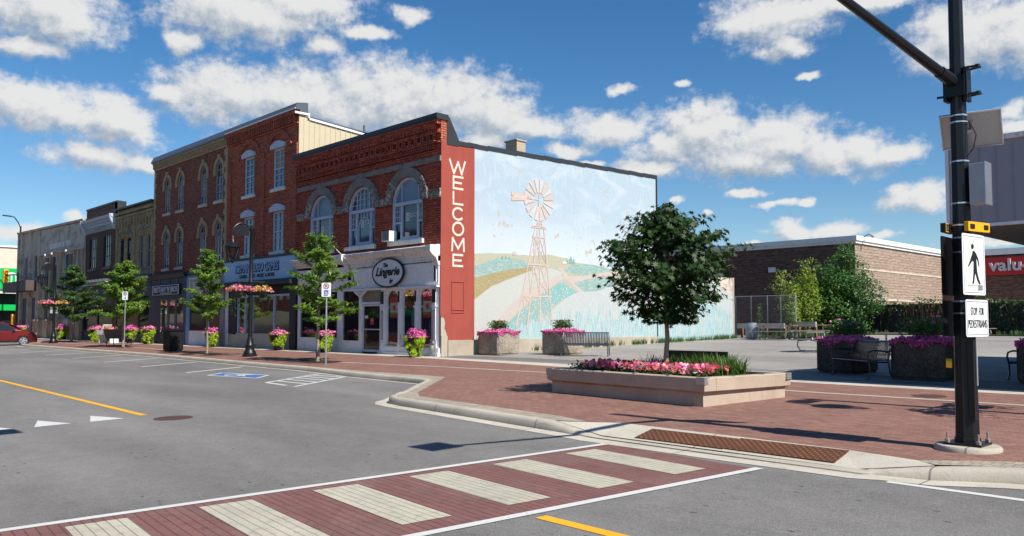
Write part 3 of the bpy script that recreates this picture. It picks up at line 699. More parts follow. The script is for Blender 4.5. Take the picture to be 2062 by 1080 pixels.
def branchy(rng, base, H, crown_z, rad_fn, nb, leaf_per_m, wood, sub=3, droop=0.15, rise=0.35, lean=(0, 0), trunk_r=0.07, clump=0.09):
    """trunk with limbs; returns leaf points strung along the limbs so that gaps stay between the sprays"""
    pts = []; outs = []; bx, by, bz = base
    tr = [Vector((bx + lean[0]*t + rng.gauss(0, .012)*(0 < t < 1), by + lean[1]*t + rng.gauss(0, .012)*(0 < t < 1), bz + H*t)) for t in [i/9 for i in range(10)]]
    wood.tube(tr, [trunk_r*(1.25 if i == 0 else 1 - 0.92*(i/9)**1.2) for i in range(10)], 9)
    def strung(p0, d, L, dens):
        n = max(2, int(L*dens))
        for _ in range(n):
            t = rng.uniform(0.12, 1.0); q = p0 + d*L*t + Vector((0, 0, -droop*L*t*t*0.5))
            q += Vector((rng.gauss(0, clump), rng.gauss(0, clump), rng.gauss(0, clump*0.45)))
            pts.append(tuple(q)); o = (q - Vector((bx, by, q.z))); o = o.normalized() if o.length > 0 else o; outs.append((o.x, o.y, 0.25))
    for i in range(nb):
        t = crown_z + (1-crown_z)*((i + rng.random())/nb)**0.9; t = min(t, 0.985)
        az = i*2.39996 + rng.uniform(-.4, .4); L = rad_fn((t-crown_z)/(1-crown_z), az)*(rng.uniform(0.82, 1.12) if rise < .2 else rng.uniform(0.55, 1.12))
        k = t*9; i0 = min(8, int(k)); p0 = tr[i0].lerp(tr[i0+1], k-i0)
        ri = rise + 0.55*((t-crown_z)/(1-crown_z))**2 + (rng.uniform(-.1, .12) if rise < .2 else rng.uniform(-.22, .5))
        d = Vector((math.cos(az), math.sin(az), ri)).normalized()
        wood.tube([p0, p0 + d*L*0.5, p0 + d*L*0.95 + Vector((0, 0, -droop*L*.4))], [trunk_r*0.32*(1-t*.5), trunk_r*.16, trunk_r*.05], 5, cap=False)
        strung(p0, d, L, leaf_per_m)
        for s_ in range(sub):
            u = rng.uniform(0.3, 0.9); a2 = az + rng.choice((-1, 1))*rng.uniform(0.5, 1.1); d2 = Vector((math.cos(a2), math.sin(a2), ri*0.7 + rng.uniform(-.15, .2))).normalized()
            q = p0 + d*L*u; L2 = L*(1-u*0.55)*0.55
            wood.tube([q, q + d2*L2], [trunk_r*.12, trunk_r*.04], 4, cap=False); strung(q, d2, L2, leaf_per_m)
    return pts, outs

# ================================================================ the ground
b = MB(); xs = list(range(-400, 401, 40)); ys = [-400, -200, -100, -60, -30, 0, 60, 100, 200, 400]
for i in range(len(xs)-1):
    for j in range(len(ys)-1):
        b.quad(*[(x, y, G(y, -0.30)) for x, y in ((xs[i], ys[j]), (xs[i+1], ys[j]), (xs[i+1], ys[j+1]), (xs[i], ys[j+1]))])
struct(build('ground', b, 'asphalt_shoulder'))
g = FG(-0.13)
b = MB(); b.flat([(-140, -30), (60, -30), (60, -4.0), (-66, -2.2), (-66, 59), (-78, 59), (-78, -2.2), (-140, -2.2)], g)
struct(build('road', b, 'asphalt_road'))
b = MB(); b.flat([(-0.3, -1.5), (60, -2.6), (60, 59), (-0.3, 59)], FG(-0.012)); struct(build('parking_lot', b, 'asphalt_lot'))
b = MB(); b.flat([(0.0, -1.45), (7, -1.95), (15.5, -2.45), (60, -2.6), (60, -1.2), (20, 0.3), (8, 1.2), (0.0, 1.0)], FG(-0.007)); struct(build('driveway_strip', b, 'asphalt_shoulder'))

# kerb line, west to east (outer top edge)
KERB = [(-66, -2.6), (-40.5, -2.9), (-38.9, -3.3), (-38.2, -5.0), (-37.4, -5.75), (-30, -5.8), (-14, -5.85), (-8, -6.1), (-3, -6.35), (0.6, -6.45), (2.3, -6.6), (4.4, -6.9), (8.1, -7.12), (8.5, -7.3),
        (10.75, -9.75), (11.0, -10.15), (11.25, -10.33), (11.7, -10.42), (13.5, -10.62), (16.2, -10.93)]
KERB2 = [(21.3, -11.02), (21.75, -10.95), (22.3, -10.62), (23.2, -10.3), (26, -10.1), (60, -10.1)]
RAMP0, RAMP1 = (17.3, -11.08), (21.1, -11.12)
def offset_line(L, d):
    out = []
    for i, p in enumerate(L):
        a = Vector(L[max(i-1, 0)]); c = Vector(L[min(i+1, len(L)-1)]); t = (c-a).normalized(); nrm = Vector((-t.y, t.x)); out.append((p[0]+nrm.x*d, p[1]+nrm.y*d))
    return out
def kerb(L, tops, name='kerb'):
    prof = [(0.0-0.03, -0.20), (-0.03, -0.11), (-0.012, -0.035), (0.02, 0.004), (0.06, 0.008), (0.16, 0.006), (0.16, -0.20)]
    rows = [offset_line(L, d) for d, _ in prof]; mb = MB(); n = len(L); vs = []
    for k, (d, h) in enumerate(prof):
        for i in range(n):
            x, y = rows[k][i]; hh = h if h <= -0.11 else -0.118 + (h+0.118)*tops[i]
            vs.append((x, y, G(y, hh)))
    fs = [(k*n+i, k*n+i+1, (k+1)*n+i+1, (k+1)*n+i) for k in range(len(prof)-1) for i in range(n-1)]
    fs += [tuple(k*n for k in range(len(prof))), tuple(k*n+n-1 for k in range(len(prof)))]
    mb.add(vs, fs); return struct(smooth_angle(recalc(build(name, mb, 'concrete_kerb')), 50))
full = KERB + [(16.6, -10.97), (17.0, -11.03), RAMP0, (19.2, -11.12), RAMP1, (21.2, -11.06)] + KERB2
def dens(L):      # break long stretches so that the kerb can undulate a little
    out = []
    for p, q in zip(L, L[1:]):
        n = max(1, int(math.dist(p, q)/1.5)); out += [(p[0]+(q[0]-p[0])*i/n, p[1]+(q[1]-p[1])*i/n) for i in range(n)]
    return out + [L[-1]]
full = dens(full)
def ktop(x):
    if x < 16.2 or x > 21.9: return 1.0
    if x < 17.3: return 1 - (x-16.2)/1.1
    if x > 21.0: return (x-21.0)/0.9
    return 0.0
kerb(full, [ktop(p[0]) for p in full])
b = MB(); Lo = offset_line(full, -0.035); Li = offset_line(full, -0.30)
for i in range(len(full)-1):
    if full[i][0] < 10.4 and full[i][0] > -36 and not (8.9 < full[i][0] < 10.4): 
        q = 0.5
    else: q = 1.0
    P = [Lo[i], Lo[i+1], tuple(Vector(Lo[i+1]).lerp(Vector(Li[i+1]), q)), tuple(Vector(Lo[i]).lerp(Vector(Li[i]), q))]
    b.quad(*[(x, y, G(y, -0.125)) for x, y in P])
struct(build('gutter', b, 'concrete_white'))

# brick pavement, its pale bands, the ramp
inner = offset_line(full, 0.155)
STRIP_IN = [(-66, -0.95), (-10, -0.95), (-2, -1.0), (0.4, -1.05), (1.3, -1.1), (7, -1.6), (11, -2.1), (15.5, -2.5), (20.4, -2.5), (60, -2.6)]
STRIP_OUT = [(60, -1.75), (20.2, -1.65), (15.5, -1.75), (11, -1.2), (6.4, -0.62), (1.4, -0.5), (0.35, -0.35), (0.0, -0.02), (-66, -0.02)]
left = [p for p in inner if p[0] < 16.3]; right = [p for p in inner if p[0] > 21.7]
RE = [(16.75, -10.6), (17.2, -10.33), (20.6, -10.45), (21.5, -10.62)]
b = MB(); b.flat(left + RE + right + list(reversed(STRIP_IN)), FG(0.0)); struct(build('sidewalk', b, 'paver_red'))
b = MB(); b.flat(STRIP_IN + STRIP_OUT, FG(0.0)); struct(build('concrete_strip', b, 'concrete_white'))
BL = [(-66, -3.2), (-38, -3.3), (-25, -3.4), (-12, -4.1), (-7, -4.35), (0.3, -4.4), (3, -4.15), (4.5, -3.95), (9.4, -3.75), (13, -4.1), (17, -4.5), (21, -4.45), (60, -4.45)]
b = MB(); B2 = offset_line(BL, 0.17)
for i in range(len(BL)-1): b.quad(*[(x, y, G(y, 0.004)) for x, y in (BL[i], BL[i+1], B2[i+1], B2[i])])
struct(build('pale_band', b, 'concrete_band'))
EB = [(0.6, -6.25), (2.5, -6.35), (4.5, -6.4), (7.9, -6.35), (8.2, -6.4), (10.95, -9.4), (11.6, -9.85), (13.5, -10.05), (16.0, -10.35), (16.75, -10.6)]
EO = [(16.75, -10.6), (16.2, -10.77), (13.5, -10.46), (11.75, -10.26), (11.35, -10.18), (11.15, -10.03), (10.9, -9.65), (8.62, -7.2), (8.1, -6.95), (4.4, -6.74), (2.3, -6.44), (0.6, -6.29)]
b = MB(); b.flat(EB + EO[1:], FG(0.004)); b.flat([(21.5, -10.62), (21.75, -10.78), (22.25, -10.45), (23.2, -10.14), (26, -9.94), (60, -9.94), (60, -9.6), (26, -9.6), (23.0, -9.85), (22.2, -10.1)], FG(0.004))
struct(build('edge_paving', b, 'paver_tan'))
# ramp: dips from pavement level to the gutter
b = MB(); top = [(16.75, -10.6), (17.2, -10.33), (20.6, -10.45), (21.5, -10.62)]; bot = [(16.3, -10.8), (17.3, -10.93), (21.0, -10.97), (21.75, -10.80)]; ho = [0.0, -0.105, -0.105, 0.0]
tv = [(x, y, G(y, 0.002)) for x, y in top]; bv = [(x, y, G(y, h)) for (x, y), h in zip(bot, ho)]
for i in range(3): b.quad(tv[i], bv[i], bv[i+1], tv[i+1])
struct(build('kerb_ramp', b, 'concrete_white'))

# painted markings
def strip(mb, p, q, w_, o, mi=0):
    p = Vector(p); q = Vector(q); n = (q-p).normalized(); s_ = Vector((-n.y, n.x))*w_/2
    mb.quad(*[(v.x, v.y, G(v.y, o)) for v in (p-s_, q-s_, q+s_, p+s_)], mi)
def marking(name, segs, w_, mat, o=-0.126):
    mb = MB()
    for k_, (p, q) in enumerate(segs): strip(mb, p, q, w_, o + 0.0004*k_)
    return struct(build(name, mb, mat))
marking('yellow_centre_line', [((-66, -13.3), (-30, -13.85)), ((-30, -13.85), (-3, -14.13)), ((-3, -14.13), (9.25, -14.42)), ((19.85, -14.81), (34, -15.1))], 0.13, 'paint_yellow')
pk = [((-1.53, -9.25), (-2.75, -6.75)), ((-6.2, -9.0), (-7.3, -6.5)), ((-10.8, -8.85), (-11.9, -6.3)), ((-15.6, -8.7), (-16.7, -6.2)), ((-20.4, -8.6), (-21.5, -6.15)), ((-25.3, -8.5), (-26.4, -6.15)), ((-30.2, -8.4), (-31.3, -6.1)), ((-35.2, -8.3), (-36.3, -6.1)), ((-40.2, -8.2), (-42.4, -3.4)), ((-45.2, -8.1), (-47.4, -3.4)), ((-50.2, -8.0), (-52.4, -3.3))]
marking('parking_bay_lines', pk, 0.15, 'paint_thin')
marking('parking_edge_line', [((21.46, -11.33), (34, -11.33))], 0.10, 'paint_white')
A_, B_, C_, D_ = (2.65, -6.85), (4.3, -9.45), (6.1, -9.6), (4.25, -6.85)
hs_ = [(A_, B_), (D_, C_), (B_, (5.6, -9.56))]
for i in range(1, 6):
    t = i/6; hs_.append(((A_[0]+(B_[0]-A_[0])*t, A_[1]+(B_[1]-A_[1])*t), (D_[0]+(C_[0]-D_[0])*min(1, t-.06), D_[1]+(C_[1]-D_[1])*min(1, t-.06))))
marking('hatched_zone', hs_, 0.12, 'paint_white')
hp = [(0.35, -9.35), (-0.35, -8.55), (1.9, -8.15), (2.7, -8.95)]
b = MB(); b.flat(hp, FG(-0.126)); struct(build('accessible_bay_blue', b, 'paint_blue'))
marking('accessible_bay_border', [(hp[i], hp[(i+1) % 4]) for i in range(4)], 0.10, 'paint_white', -0.122)
b = MB(); cx, cy = 1.15, -8.75; fn = lambda u, v, d=0: (cx + u*1.0 + v*.1, cy + v*0.32 - u*.02, G(cy + v*.32 - u*.02, -0.118+d))
b.ring([(0.42*math.cos(a*.314)-.1, .8*math.sin(a*.314)-.2) for a in range(20)], [(0.28*math.cos(a*.314)-.1, .55*math.sin(a*.314)-.2) for a in range(20)], fn, 0, 0.001)
b.flat([(-.25, 0), (.05, 0), (.1, 1.3), (-.2, 1.3)], lambda u, v: fn(u, v)); b.flat([(0, -.1), (.6, -.3), (.65, -.1), (.05, .25)], lambda u, v: fn(u, v, .001))
struct(build('wheelchair_symbol', b, 'paint_white'))
b = MB()
for dy_ in (0.0, -0.87, -1.74, -2.61): b.flat([(8.53, -15.12+dy_), (9.47, -15.40+dy_), (9.44, -14.82+dy_)], FG(-0.126))
struct(build('yield_triangles', b, 'paint_white'))
# crosswalk: slightly raked across the street
def CX(u, y): return 17.80 + 0.137*(y + 11.4) + u
def cw(mb, u0, u1, y0, y1, o, mi=0, rake=-0.10):
    P = [(u0, y0), (u1, y0 + rake*(u1-u0)), (u1, y1 + rake*(u1-u0)), (u0, y1)]
    mb.quad(*[(CX(u, y), y, G(y, o)) for u, y in P], mi)
b = MB(); cw(b, 0.0, 2.30, -11.37, -18.9, -0.126); struct(build('crosswalk', b, 'cross_red'))
b = MB()
for i in range(7): y0 = -11.80 - 1.115*i; cw(b, 0.17, 1.99, y0, y0-0.50, -0.122)
struct(build('crosswalk_bars', b, 'cross_cream'))
b = MB(); cw(b, -0.11, 0.0, -11.40, -18.9, -0.122, rake=0); cw(b, 2.30, 2.41, -11.55, -18.9, -0.122, rake=0); struct(build('crosswalk_edge_lines', b, 'paint_white'))
# far kerb on the camera's side
b = MB(); b.box(-120, 60, -19.15, -19.0, G(-19, -.2), G(-19, .01)); struct(build('near_kerb', b, 'concrete_kerb'))
b = MB(); b.flat([(-120, -24), (60, -24), (60, -19.15), (-120, -19.15)], FG(0.0)); struct(build('near_sidewalk', b, 'paver_red'))

# small iron things set in the ground
def cover(x, y, r, o, label, name='manhole_cover'):
    mb = MB(); mb.lathe((0, 0, 0), [(r, -0.02), (r, 0.004), (r*.93, 0.006), (r*.90, 0.003), (0.01, 0.003)], 28)
    ob = build(name, mb, 'iron_cover', None, local=True); ob.location = (x, y, G(y, o)); ob.rotation_euler = (math.atan(0.02), 0, 0); return tag(ob, label, 'manhole cover')
cover(10.1, -14.21, 0.33, -0.128, 'round rusty manhole cover in the asphalt beside the end of the yellow line')
cover(19.25, -3.8, 0.30, 0.001, 'dark round cover in the brick pavement beyond the crossing pole')
def PLH(u, v, d):
    yt = -10.33 - .12*(u-17.2)/3.4; yb = -10.93 - .04*(u-17.3)/3.7
    return (u, v, G(v, 0.002 - 0.105*min(1, max(0, (yt-v)/(yt-yb))) + d))
t = thing('tactile_plate', 'long rusty iron tactile plate set in the kerb ramp by the crosswalk', 'tactile paving', (19.2, -10.9, G(-10.9)))
for x0, x1 in ((17.85, 19.25), (19.26, 20.70)):
    mb = MB(); hh = lambda y: -0.0 - 0.105*min(1, max(0, (-10.40-y)/0.55))
    mb.prism([(x0, -10.88), (x1, -10.90), (x1, -10.50), (x0, -10.47)], PLH, -0.01, 0.012)
    recalc(build('plate', mb, 'rust_iron', t))

# ================================================================ the painted corner building (two storeys)
F0 = FX(0.0); FR_ = FE(0.0)
def crude_arch_ring(mb, fn, cx, zs, r0, r1, d0, d1, mi=0, n=18, a0=180, a1=0):
    A = [(cx + r1*math.cos(R(a0+(a1-a0)*i/n)), zs + r1*math.sin(R(a0+(a1-a0)*i/n))) for i in range(n+1)]
    B = [(cx + r0*math.cos(R(a0+(a1-a0)*i/n)), zs + r0*math.sin(R(a0+(a1-a0)*i/n))) for i in range(n+1)]
    mb.ring(A, B, fn, d0, d1, mi, closed=False)

t = thing('corner_building', 'two storey red brick corner building with three big arches and a windmill mural', 'building', (-5.5, 7, 0))
PB = t
arches = [(-9.95, -7.85), (-6.60, -4.50), (-3.25, -1.15)]
holes = [opening(a, b_, 4.68, 6.25, 7.30, 16) for a, b_ in arches]
mb = MB(); wall_panel(mb, [(-11.12, 4.2), (-11.12, 9.36), (0.0, 9.36), (0.0, 4.2)], holes, F0, 0.22)
mb.quad((-11.12, 0, 9.36), (0, 0, 9.36), (0, 0.3, 9.36), (-11.12, 0.3, 9.36)); mb.quad((-11.12, .3, 7.9), (0, .3, 7.9), (0, .3, 9.36), (-11.12, .3, 9.36))
build('front_wall', mb, 'brick_red', t)
# east pier of bare brick beside the painted side
mb = MB(); mb.box(-0.30, 0.001, 0.002, 0.30, 8.45, 9.355); build('brick_pier', mb, 'brick_orange', t)
# side wall and body
mb = MB(); mb.box(-11.1, -0.005, 0.301, 14.05, 4.2, 8.30); mb.box(-11.1, -0.005, 2.4, 14.05, -0.1, 4.2); mb.box(-11.1, -11.0, 0.05, 2.4, 0, 4.2); mb.box(-0.12, -0.005, 0.05, 2.4, -0.1, 4.2)
build('side_wall', mb, 'concrete_base', t)
# the painted side: thin coats over the render, all one mesh
def MU(d): return lambda u, v: (d, u, v)
mb = MB(); top = [(0.001 + 14.05*i/24, 8.40 + 0.012*i + 0.006*math.sin(i*1.7)) for i in range(25)]
def ztop(y): return 8.40 + 0.012*24*y/14.05
mb.flat([(1.76, 0.62), (14.05, 0.62), (14.05, ztop(14.05)), (1.76, ztop(1.76))], MU(0.003), 0)
ML = ['mural_sky','mural_teal','mural_teal_dots','mural_ochre','mural_straw','mural_dots','mural_path','mural_pale','mural_grass','mural_tower','mural_vane','mural_vane_pale','mural_tree','mural_haze','mural_peel','mural_blade','mural_white']
I = {n: i for i, n in enumerate(ML)}
rg = random.Random(4)
def wob(poly, a=0.02, step=0.35):
    out = []
    for p, q in zip(poly, poly[1:] + poly[:1]):
        n = max(1, int(math.dist(p, q)/step))
        for i in range(n):
            f = i/n; out.append((p[0]+(q[0]-p[0])*f + rg.uniform(-a, a)*(i > 0), p[1]+(q[1]-p[1])*f + rg.uniform(-a, a)*(i > 0)))
    return out
lay = [0.006]
def coat(poly, m, w_=0.015):
    lay[0] += 0.0004; poly = [(min(14.05, max(1.76, a)), max(0.62, c)) for a, c in wob(poly, w_)]
    mb.flat(poly, MU(lay[0]), I[m])
coat([(1.76, 0.62), (1.76, 4.10), (2.7, 4.18), (3.8, 4.22), (5.0, 4.20), (6.1, 4.32), (7.3, 4.22), (8.0, 4.05), (9.2, 4.02), (10.4, 3.88), (12, 3.80), (14.05, 3.75), (14.05, 0.62)], 'mural_straw')
coat([(1.76, 3.12), (1.76, 3.60), (2.3, 3.75), (3.1, 4.02), (4.2, 4.02), (5.0, 3.85), (5.2, 3.72), (4.0, 3.60), (2.9, 3.38)], 'mural_teal')
coat([(1.76, 2.25), (1.76, 3.12), (2.9, 3.38), (4.0, 3.60), (5.2, 3.74), (5.0, 3.55), (3.9, 3.22), (2.7, 2.82)], 'mural_ochre')
coat([(1.76, 0.62), (1.76, 2.20), (2.7, 2.80), (3.9, 3.20), (5.2, 3.62), (6.3, 3.72), (7.0, 3.55), (6.7, 3.25), (5.2, 2.65), (3.6, 1.75), (2.6, 0.95), (2.3, 0.62)], 'mural_dots')
coat([(7.1, 3.62), (7.7, 3.95), (8.6, 4.02), (9.6, 3.98), (10.5, 3.80), (9.6, 3.66), (8.3, 3.48)], 'mural_teal')
coat([(6.9, 3.36), (8.4, 3.46), (10.2, 3.72), (14.05, 3.72), (14.05, 3.2), (10.4, 3.52), (8.6, 3.30), (7.7, 3.08)], 'mural_path')
coat([(7.75, 3.10), (8.7, 3.32), (10.4, 3.50), (10.6, 3.1), (9.2, 2.72), (8.35, 2.78)], 'mural_teal')
coat([(2.2, 0.62), (2.7, 0.62), (4.2, 1.75), (5.6, 2.55), (6.9, 3.18), (7.1, 3.34), (6.9, 3.46), (5.3, 2.92), (3.7, 2.02)], 'mural_path')
coat([(6.75, 3.72), (7.15, 3.36), (8.2, 2.66), (8.5, 2.72), (7.6, 3.22), (6.95, 3.80)], 'mural_path')
coat([(2.9, 0.75), (4.2, 1.72), (5.6, 2.50), (7.0, 3.18), (7.35, 2.98), (8.05, 2.66), (7.0, 2.35), (6.3, 1.92), (5.5, 1.25), (4.9, 0.75)], 'mural_teal_dots')
coat([(3.2, 0.62), (4.8, 0.75), (5.6, 1.35), (6.5, 1.98), (7.2, 2.42), (8.1, 2.72), (9.4, 2.78), (10.6, 3.12), (14.05, 3.3), (14.05, 0.62)], 'mural_pale')
gr = [(3.4, 0.62)]
for i in range(46): y = 4.2 + 9.85*i/45; h = 1.25 + 0.55*math.sin(min(1, (y-4.2)/5)*1.5); gr.append((y, h + rg.uniform(-.35, .35)))
coat(gr + [(14.05, 0.62)], 'mural_grass', 0)
for i in range(170):      # painted grass blades
    y = rg.uniform(5.2, 13.9); z0 = rg.uniform(0.65, 1.5); h = rg.uniform(0.35, 1.2); le = rg.uniform(-.12, .2); lay[0] += 0.00002
    mb.flat([(y, z0), (y+.035, z0), (min(14.04, y+le+.02), min(3.0, z0+h))], MU(lay[0]+0.0002), I[rg.choice(['mural_blade', 'mural_grass', 'mural_pale', 'mural_white'])])
for x_, s_ in ((7.55, .32), (7.75, .22), (7.3, .15), (3.3, .10), (3.5, .12), (10.3, .3), (10.45, .25), (3.7, .08)):
    coat([(x_-.14*s_*3, 3.98), (x_+.14*s_*3, 3.98), (x_+.05, 4.0+s_), (x_-.03, 4.0+s_*.8)], 'mural_tree', 0.01)
coat([(3.9, 4.16), (4.12, 4.16), (4.12, 4.27), (4.0, 4.34), (3.9, 4.27)], 'mural_path', 0)
coat([(7.0, 3.95), (7.3, 3.97), (7.3, 4.04), (7.12, 4.10), (7.0, 4.04)], 'mural_haze', 0)
# windmill: tower, platforms, braces, wheel, tail
lay[0] += 0.0005
def mline(p, q, w0, w1=None, m='mural_tower', d=0.0):
    w1 = w0 if w1 is None else w1; lay[0] += 0.00005; p = Vector(p); q = Vector(q); n = (q-p).normalized(); s_ = Vector((-n.y, n.x))
    mb.flat([tuple(p-s_*w0/2), tuple(q-s_*w1/2), tuple(q+s_*w1/2), tuple(p+s_*w0/2)], MU(lay[0]), I[m])
legs = [((4.10, 1.10), (5.26, 5.45)), ((6.32, 1.42), (5.80, 5.45)), ((4.76, 1.02), (5.42, 5.45)), ((5.56, 1.30), (5.53, 6.55))]
def lp(k, z): (a, b_), (c, d_) = legs[k]; f = (z-b_)/(d_-b_); return (a+(c-a)*f, z)
zl = [1.2, 2.45, 3.83, 5.04]
for k, (z0, z1) in enumerate(zip(zl, zl[1:])):
    for a, b_ in ((0, 1), (2, 3), (0, 2), (3, 1)):
        mline(lp(a, z0), lp(b_, z1), 0.025); mline(lp(b_, z0), lp(a, z1), 0.025)
for k, wd in ((0, .075), (1, .085), (2, .085), (3, .08)): mline(legs[k][0], legs[k][1], wd, 0.045)
mline((5.36, 5.45), (5.53, 6.6), .035); mline((5.70, 5.45), (5.53, 6.6), .035)
for z, e in ((2.45, .06), (3.83, .05), (5.04, .06)): mline((lp(0, z)[0]-e, z), (lp(1, z)[0]+e, z), 0.07)
mline((5.02, 5.46), (5.98, 5.46), 0.06); mline((5.10, 5.52), (5.90, 5.52), .03); mline((5.40, 5.66), (5.72, 5.66), 0.05); mline((5.4, 5.46), (5.45, 5.66), .03); mline((5.7, 5.46), (5.68, 5.66), .03)
hub = (5.50, 6.68); Rw = 0.93
for k in range(16):
    a = R(k*22.5 + 11.25); da = R(8.2); P = []
    for r, s_ in ((Rw*.34, -1), (Rw, -1), (Rw, 1), (Rw*.34, 1)):
        aa = a + s_*da*(0.9 if r > .5 else 1.0); P.append((hub[0] + r*math.cos(aa), hub[1] + r*math.sin(aa)))
    lay[0] += 0.0001; mb.flat(P, MU(lay[0]), I['mural_vane' if k in (6, 7, 8, 9, 5) else rg.choice(['mural_vane_pale', 'mural_vane', 'mural_tower', 'mural_vane_pale'])])
lay[0] += .0003
for z0, z1 in ((6.70, 6.90), (6.48, 6.66)): lay[0] += .0002; mb.flat([(4.75, (z0+6.69)/2), (4.75, (z1+6.67)/2), (3.85, z1), (3.82, z0)], MU(lay[0]), I['mural_tower'])
mline((3.9, 6.68), (5.5, 6.69), .03, m='mural_haze'); mline((5.50, 6.2), (5.52, 6.95), .09, .05)
build('mural', mb, ML, t, label='faded mural of a windmill over teal and ochre fields under a pale sky')
# red strip with the word painted down it
mb = MB(); P = [(0.32, 0.62), (1.76, 0.62), (1.76, 8.42), (1.30, 8.42), (1.05, 8.38), (0.55, 8.36), (0.50, 8.48), (0.02, 8.50), (0.001, 1.60), (0.10, 1.52), (0.20, 1.50), (0.26, 1.30), (0.22, 1.1), (0.34, .9)]
mb.flat(P, MU(0.006)); red = build('red_strip', mb, 'red_paint', t)
def strokes(name, segs, w_, parent, d=0.012):
    mb = MB()
    for i, s_ in enumerate(segs):
        for p, q in zip(s_, s_[1:]):
            p = Vector(p); q = Vector(q); n = (q-p).normalized(); sd_ = Vector((-n.y, n.x))*w_/2; e = n*w_*0.42
            mb.flat([tuple(p-e-sd_), tuple(q+e-sd_), tuple(q+e+sd_), tuple(p-e+sd_)], MU(d + 0.0003*(len(mb.f) % 11)))
    return build(name, mb, 'letter_cream', parent)
L0, L1 = 0.58, 1.20
def el(cx, cz, rx, rz, a0=0, a1=360, n=22): return [(cx + rx*math.cos(R(a0+(a1-a0)*i/n)), cz + rz*math.sin(R(a0+(a1-a0)*i/n))) for i in range(n+1)]
def E_(z0, z1): m = (z0+z1)/2; return [[(L1-.08, z1), (L0+.06, z1), (L0+.06, z0), (L1-.08, z0)], [(L0+.06, m), (L1-.16, m)]]
ls = []
ls += [[(0.45, 7.77), (0.66, 7.25), (0.88, 7.72), (1.06, 7.25), (1.24, 7.77)]]
ls += E_(6.65, 7.12); ls += [[(L0+.06, 6.50), (L0+.06, 6.03), (L1-.08, 6.03)]]
ls += [el(.89, 5.64, .27, .23, 45, 315)]; ls += [el(.89, 5.04, .27, .25)]
ls += [[(L0, 4.16), (L0+.03, 4.66), (.89, 4.25), (L1-.03, 4.66), (L1, 4.16)]]; ls += E_(3.56, 4.00)
strokes('lettering', ls, 0.085, red)
mb = MB(); mb.ring([(0.56, 1.68), (0.56, 2.94), (1.20, 2.94), (1.20, 1.68)], [(0.59, 1.71), (0.59, 2.91), (1.17, 2.91), (1.17, 1.71)], FR_, 0.006, 0.03); mb.box(0.006, 0.035, 0.56, 1.2, 1.80, 1.83); recalc(build('blocked_window', mb, 'red_paint', t))
mb = MB(); mb.box(-0.003, 0.10, 0.34, 14.05, -0.15, 0.62); mb.box(-0.003, 0.05, 0.03, 0.34, -0.1, 0.8); build('wall_base', mb, 'concrete_base', t)
# roof, parapet caps
mb = MB(); mb.box(-11.1, -0.2, 0.3, 14.0, 8.30, 8.34); rf = build('roof', mb, 'roof_black', t)
mb = MB(); n = 24
for i in range(n):
    y0, y1 = 0.85 + 13.25*i/n, 0.85 + 13.25*(i+1)/n; z = ztop((y0+y1)/2) + 0.012*math.sin(i*2.3); mb.box(-0.3, 0.035, y0, y1+0.002*(i % 2), z-0.02, z+0.16)
mb.box(-0.3, 0.04, 14.08, 14.14, 3.9, ztop(14.05)+.16)
mb.box(-11.2, 0.06, -0.26, 0.34, 9.36, 9.53); mb.box(-11.2, 0.06, -0.235, 0.34, 9.30, 9.358)
mb.prism([(0.30, 9.5), (0.42, 9.45), (0.9, 8.62), (0.9, 8.36), (0.30, 8.36)], lambda u, v, d: (d, u, v), -0.28, 0.03); recalc(build('parapet_cap', mb, 'dark_cap', t))
mb = MB(); mb.box(-4.55, -3.75, 7.8, 8.4, 8.34, 10.30); mb.box(-4.6, -3.7, 7.75, 8.45, 10.30, 10.37); mb.tube([(-4.1, 8.1, 10.37), (-4.1, 8.1, 10.48)], .1, 10); build('chimney', mb, 'tan_box', rf)
mb = MB(); mb.tube([(-1.3, 8.6, 8.3), (-1.3, 8.6, 8.86)], .09, 12); mb.lathe((-1.3, 8.6, 8.86), [(.02, 0), (.16, 0), (.16, .1), (.02, .14)], 12); build('vent', mb, 'galv', rf)
# stone: belt course, arch hoods, impost blocks
mb = MB(); mb.prism([(-11.12, 7.66), (0.03, 7.66), (0.03, 7.87), (-11.12, 7.87)], F0, 0.0, 0.07)
recalc(build('belt_course', mb, 'stone_grey', t))
for i, (a, b_) in enumerate(arches):
    mb = MB(); cx = (a+b_)/2; crude_arch_ring(mb, F0, cx, 6.25, 1.06, 1.44, 0.0, 0.085); recalc(build('arch_hood', mb, 'stone_grey', t))
for (a, b_), rs in (((-11.12, -10.35), ((-8.9, -1),)), ((-7.44, -7.02), ((-8.9, 1), (-5.55, -1))), ((-4.09, -3.67), ((-5.55, 1), (-2.2, -1))), ((-0.74, 0.03), ((-2.2, 1),))):
    mb = MB(); mb.prism([(a, 6.24), (b_, 6.24), (b_, 6.58), (a, 6.58)], F0, 0.0, 0.075)
    for cx, s_ in rs: crude_arch_ring(mb, F0, cx, 6.25, 1.05, 1.45, 0.0, 0.095, 0, 6, 90 - s_*90, 90 - s_*48)
    recalc(build('carved_stone', mb, 'stone_carved', t))
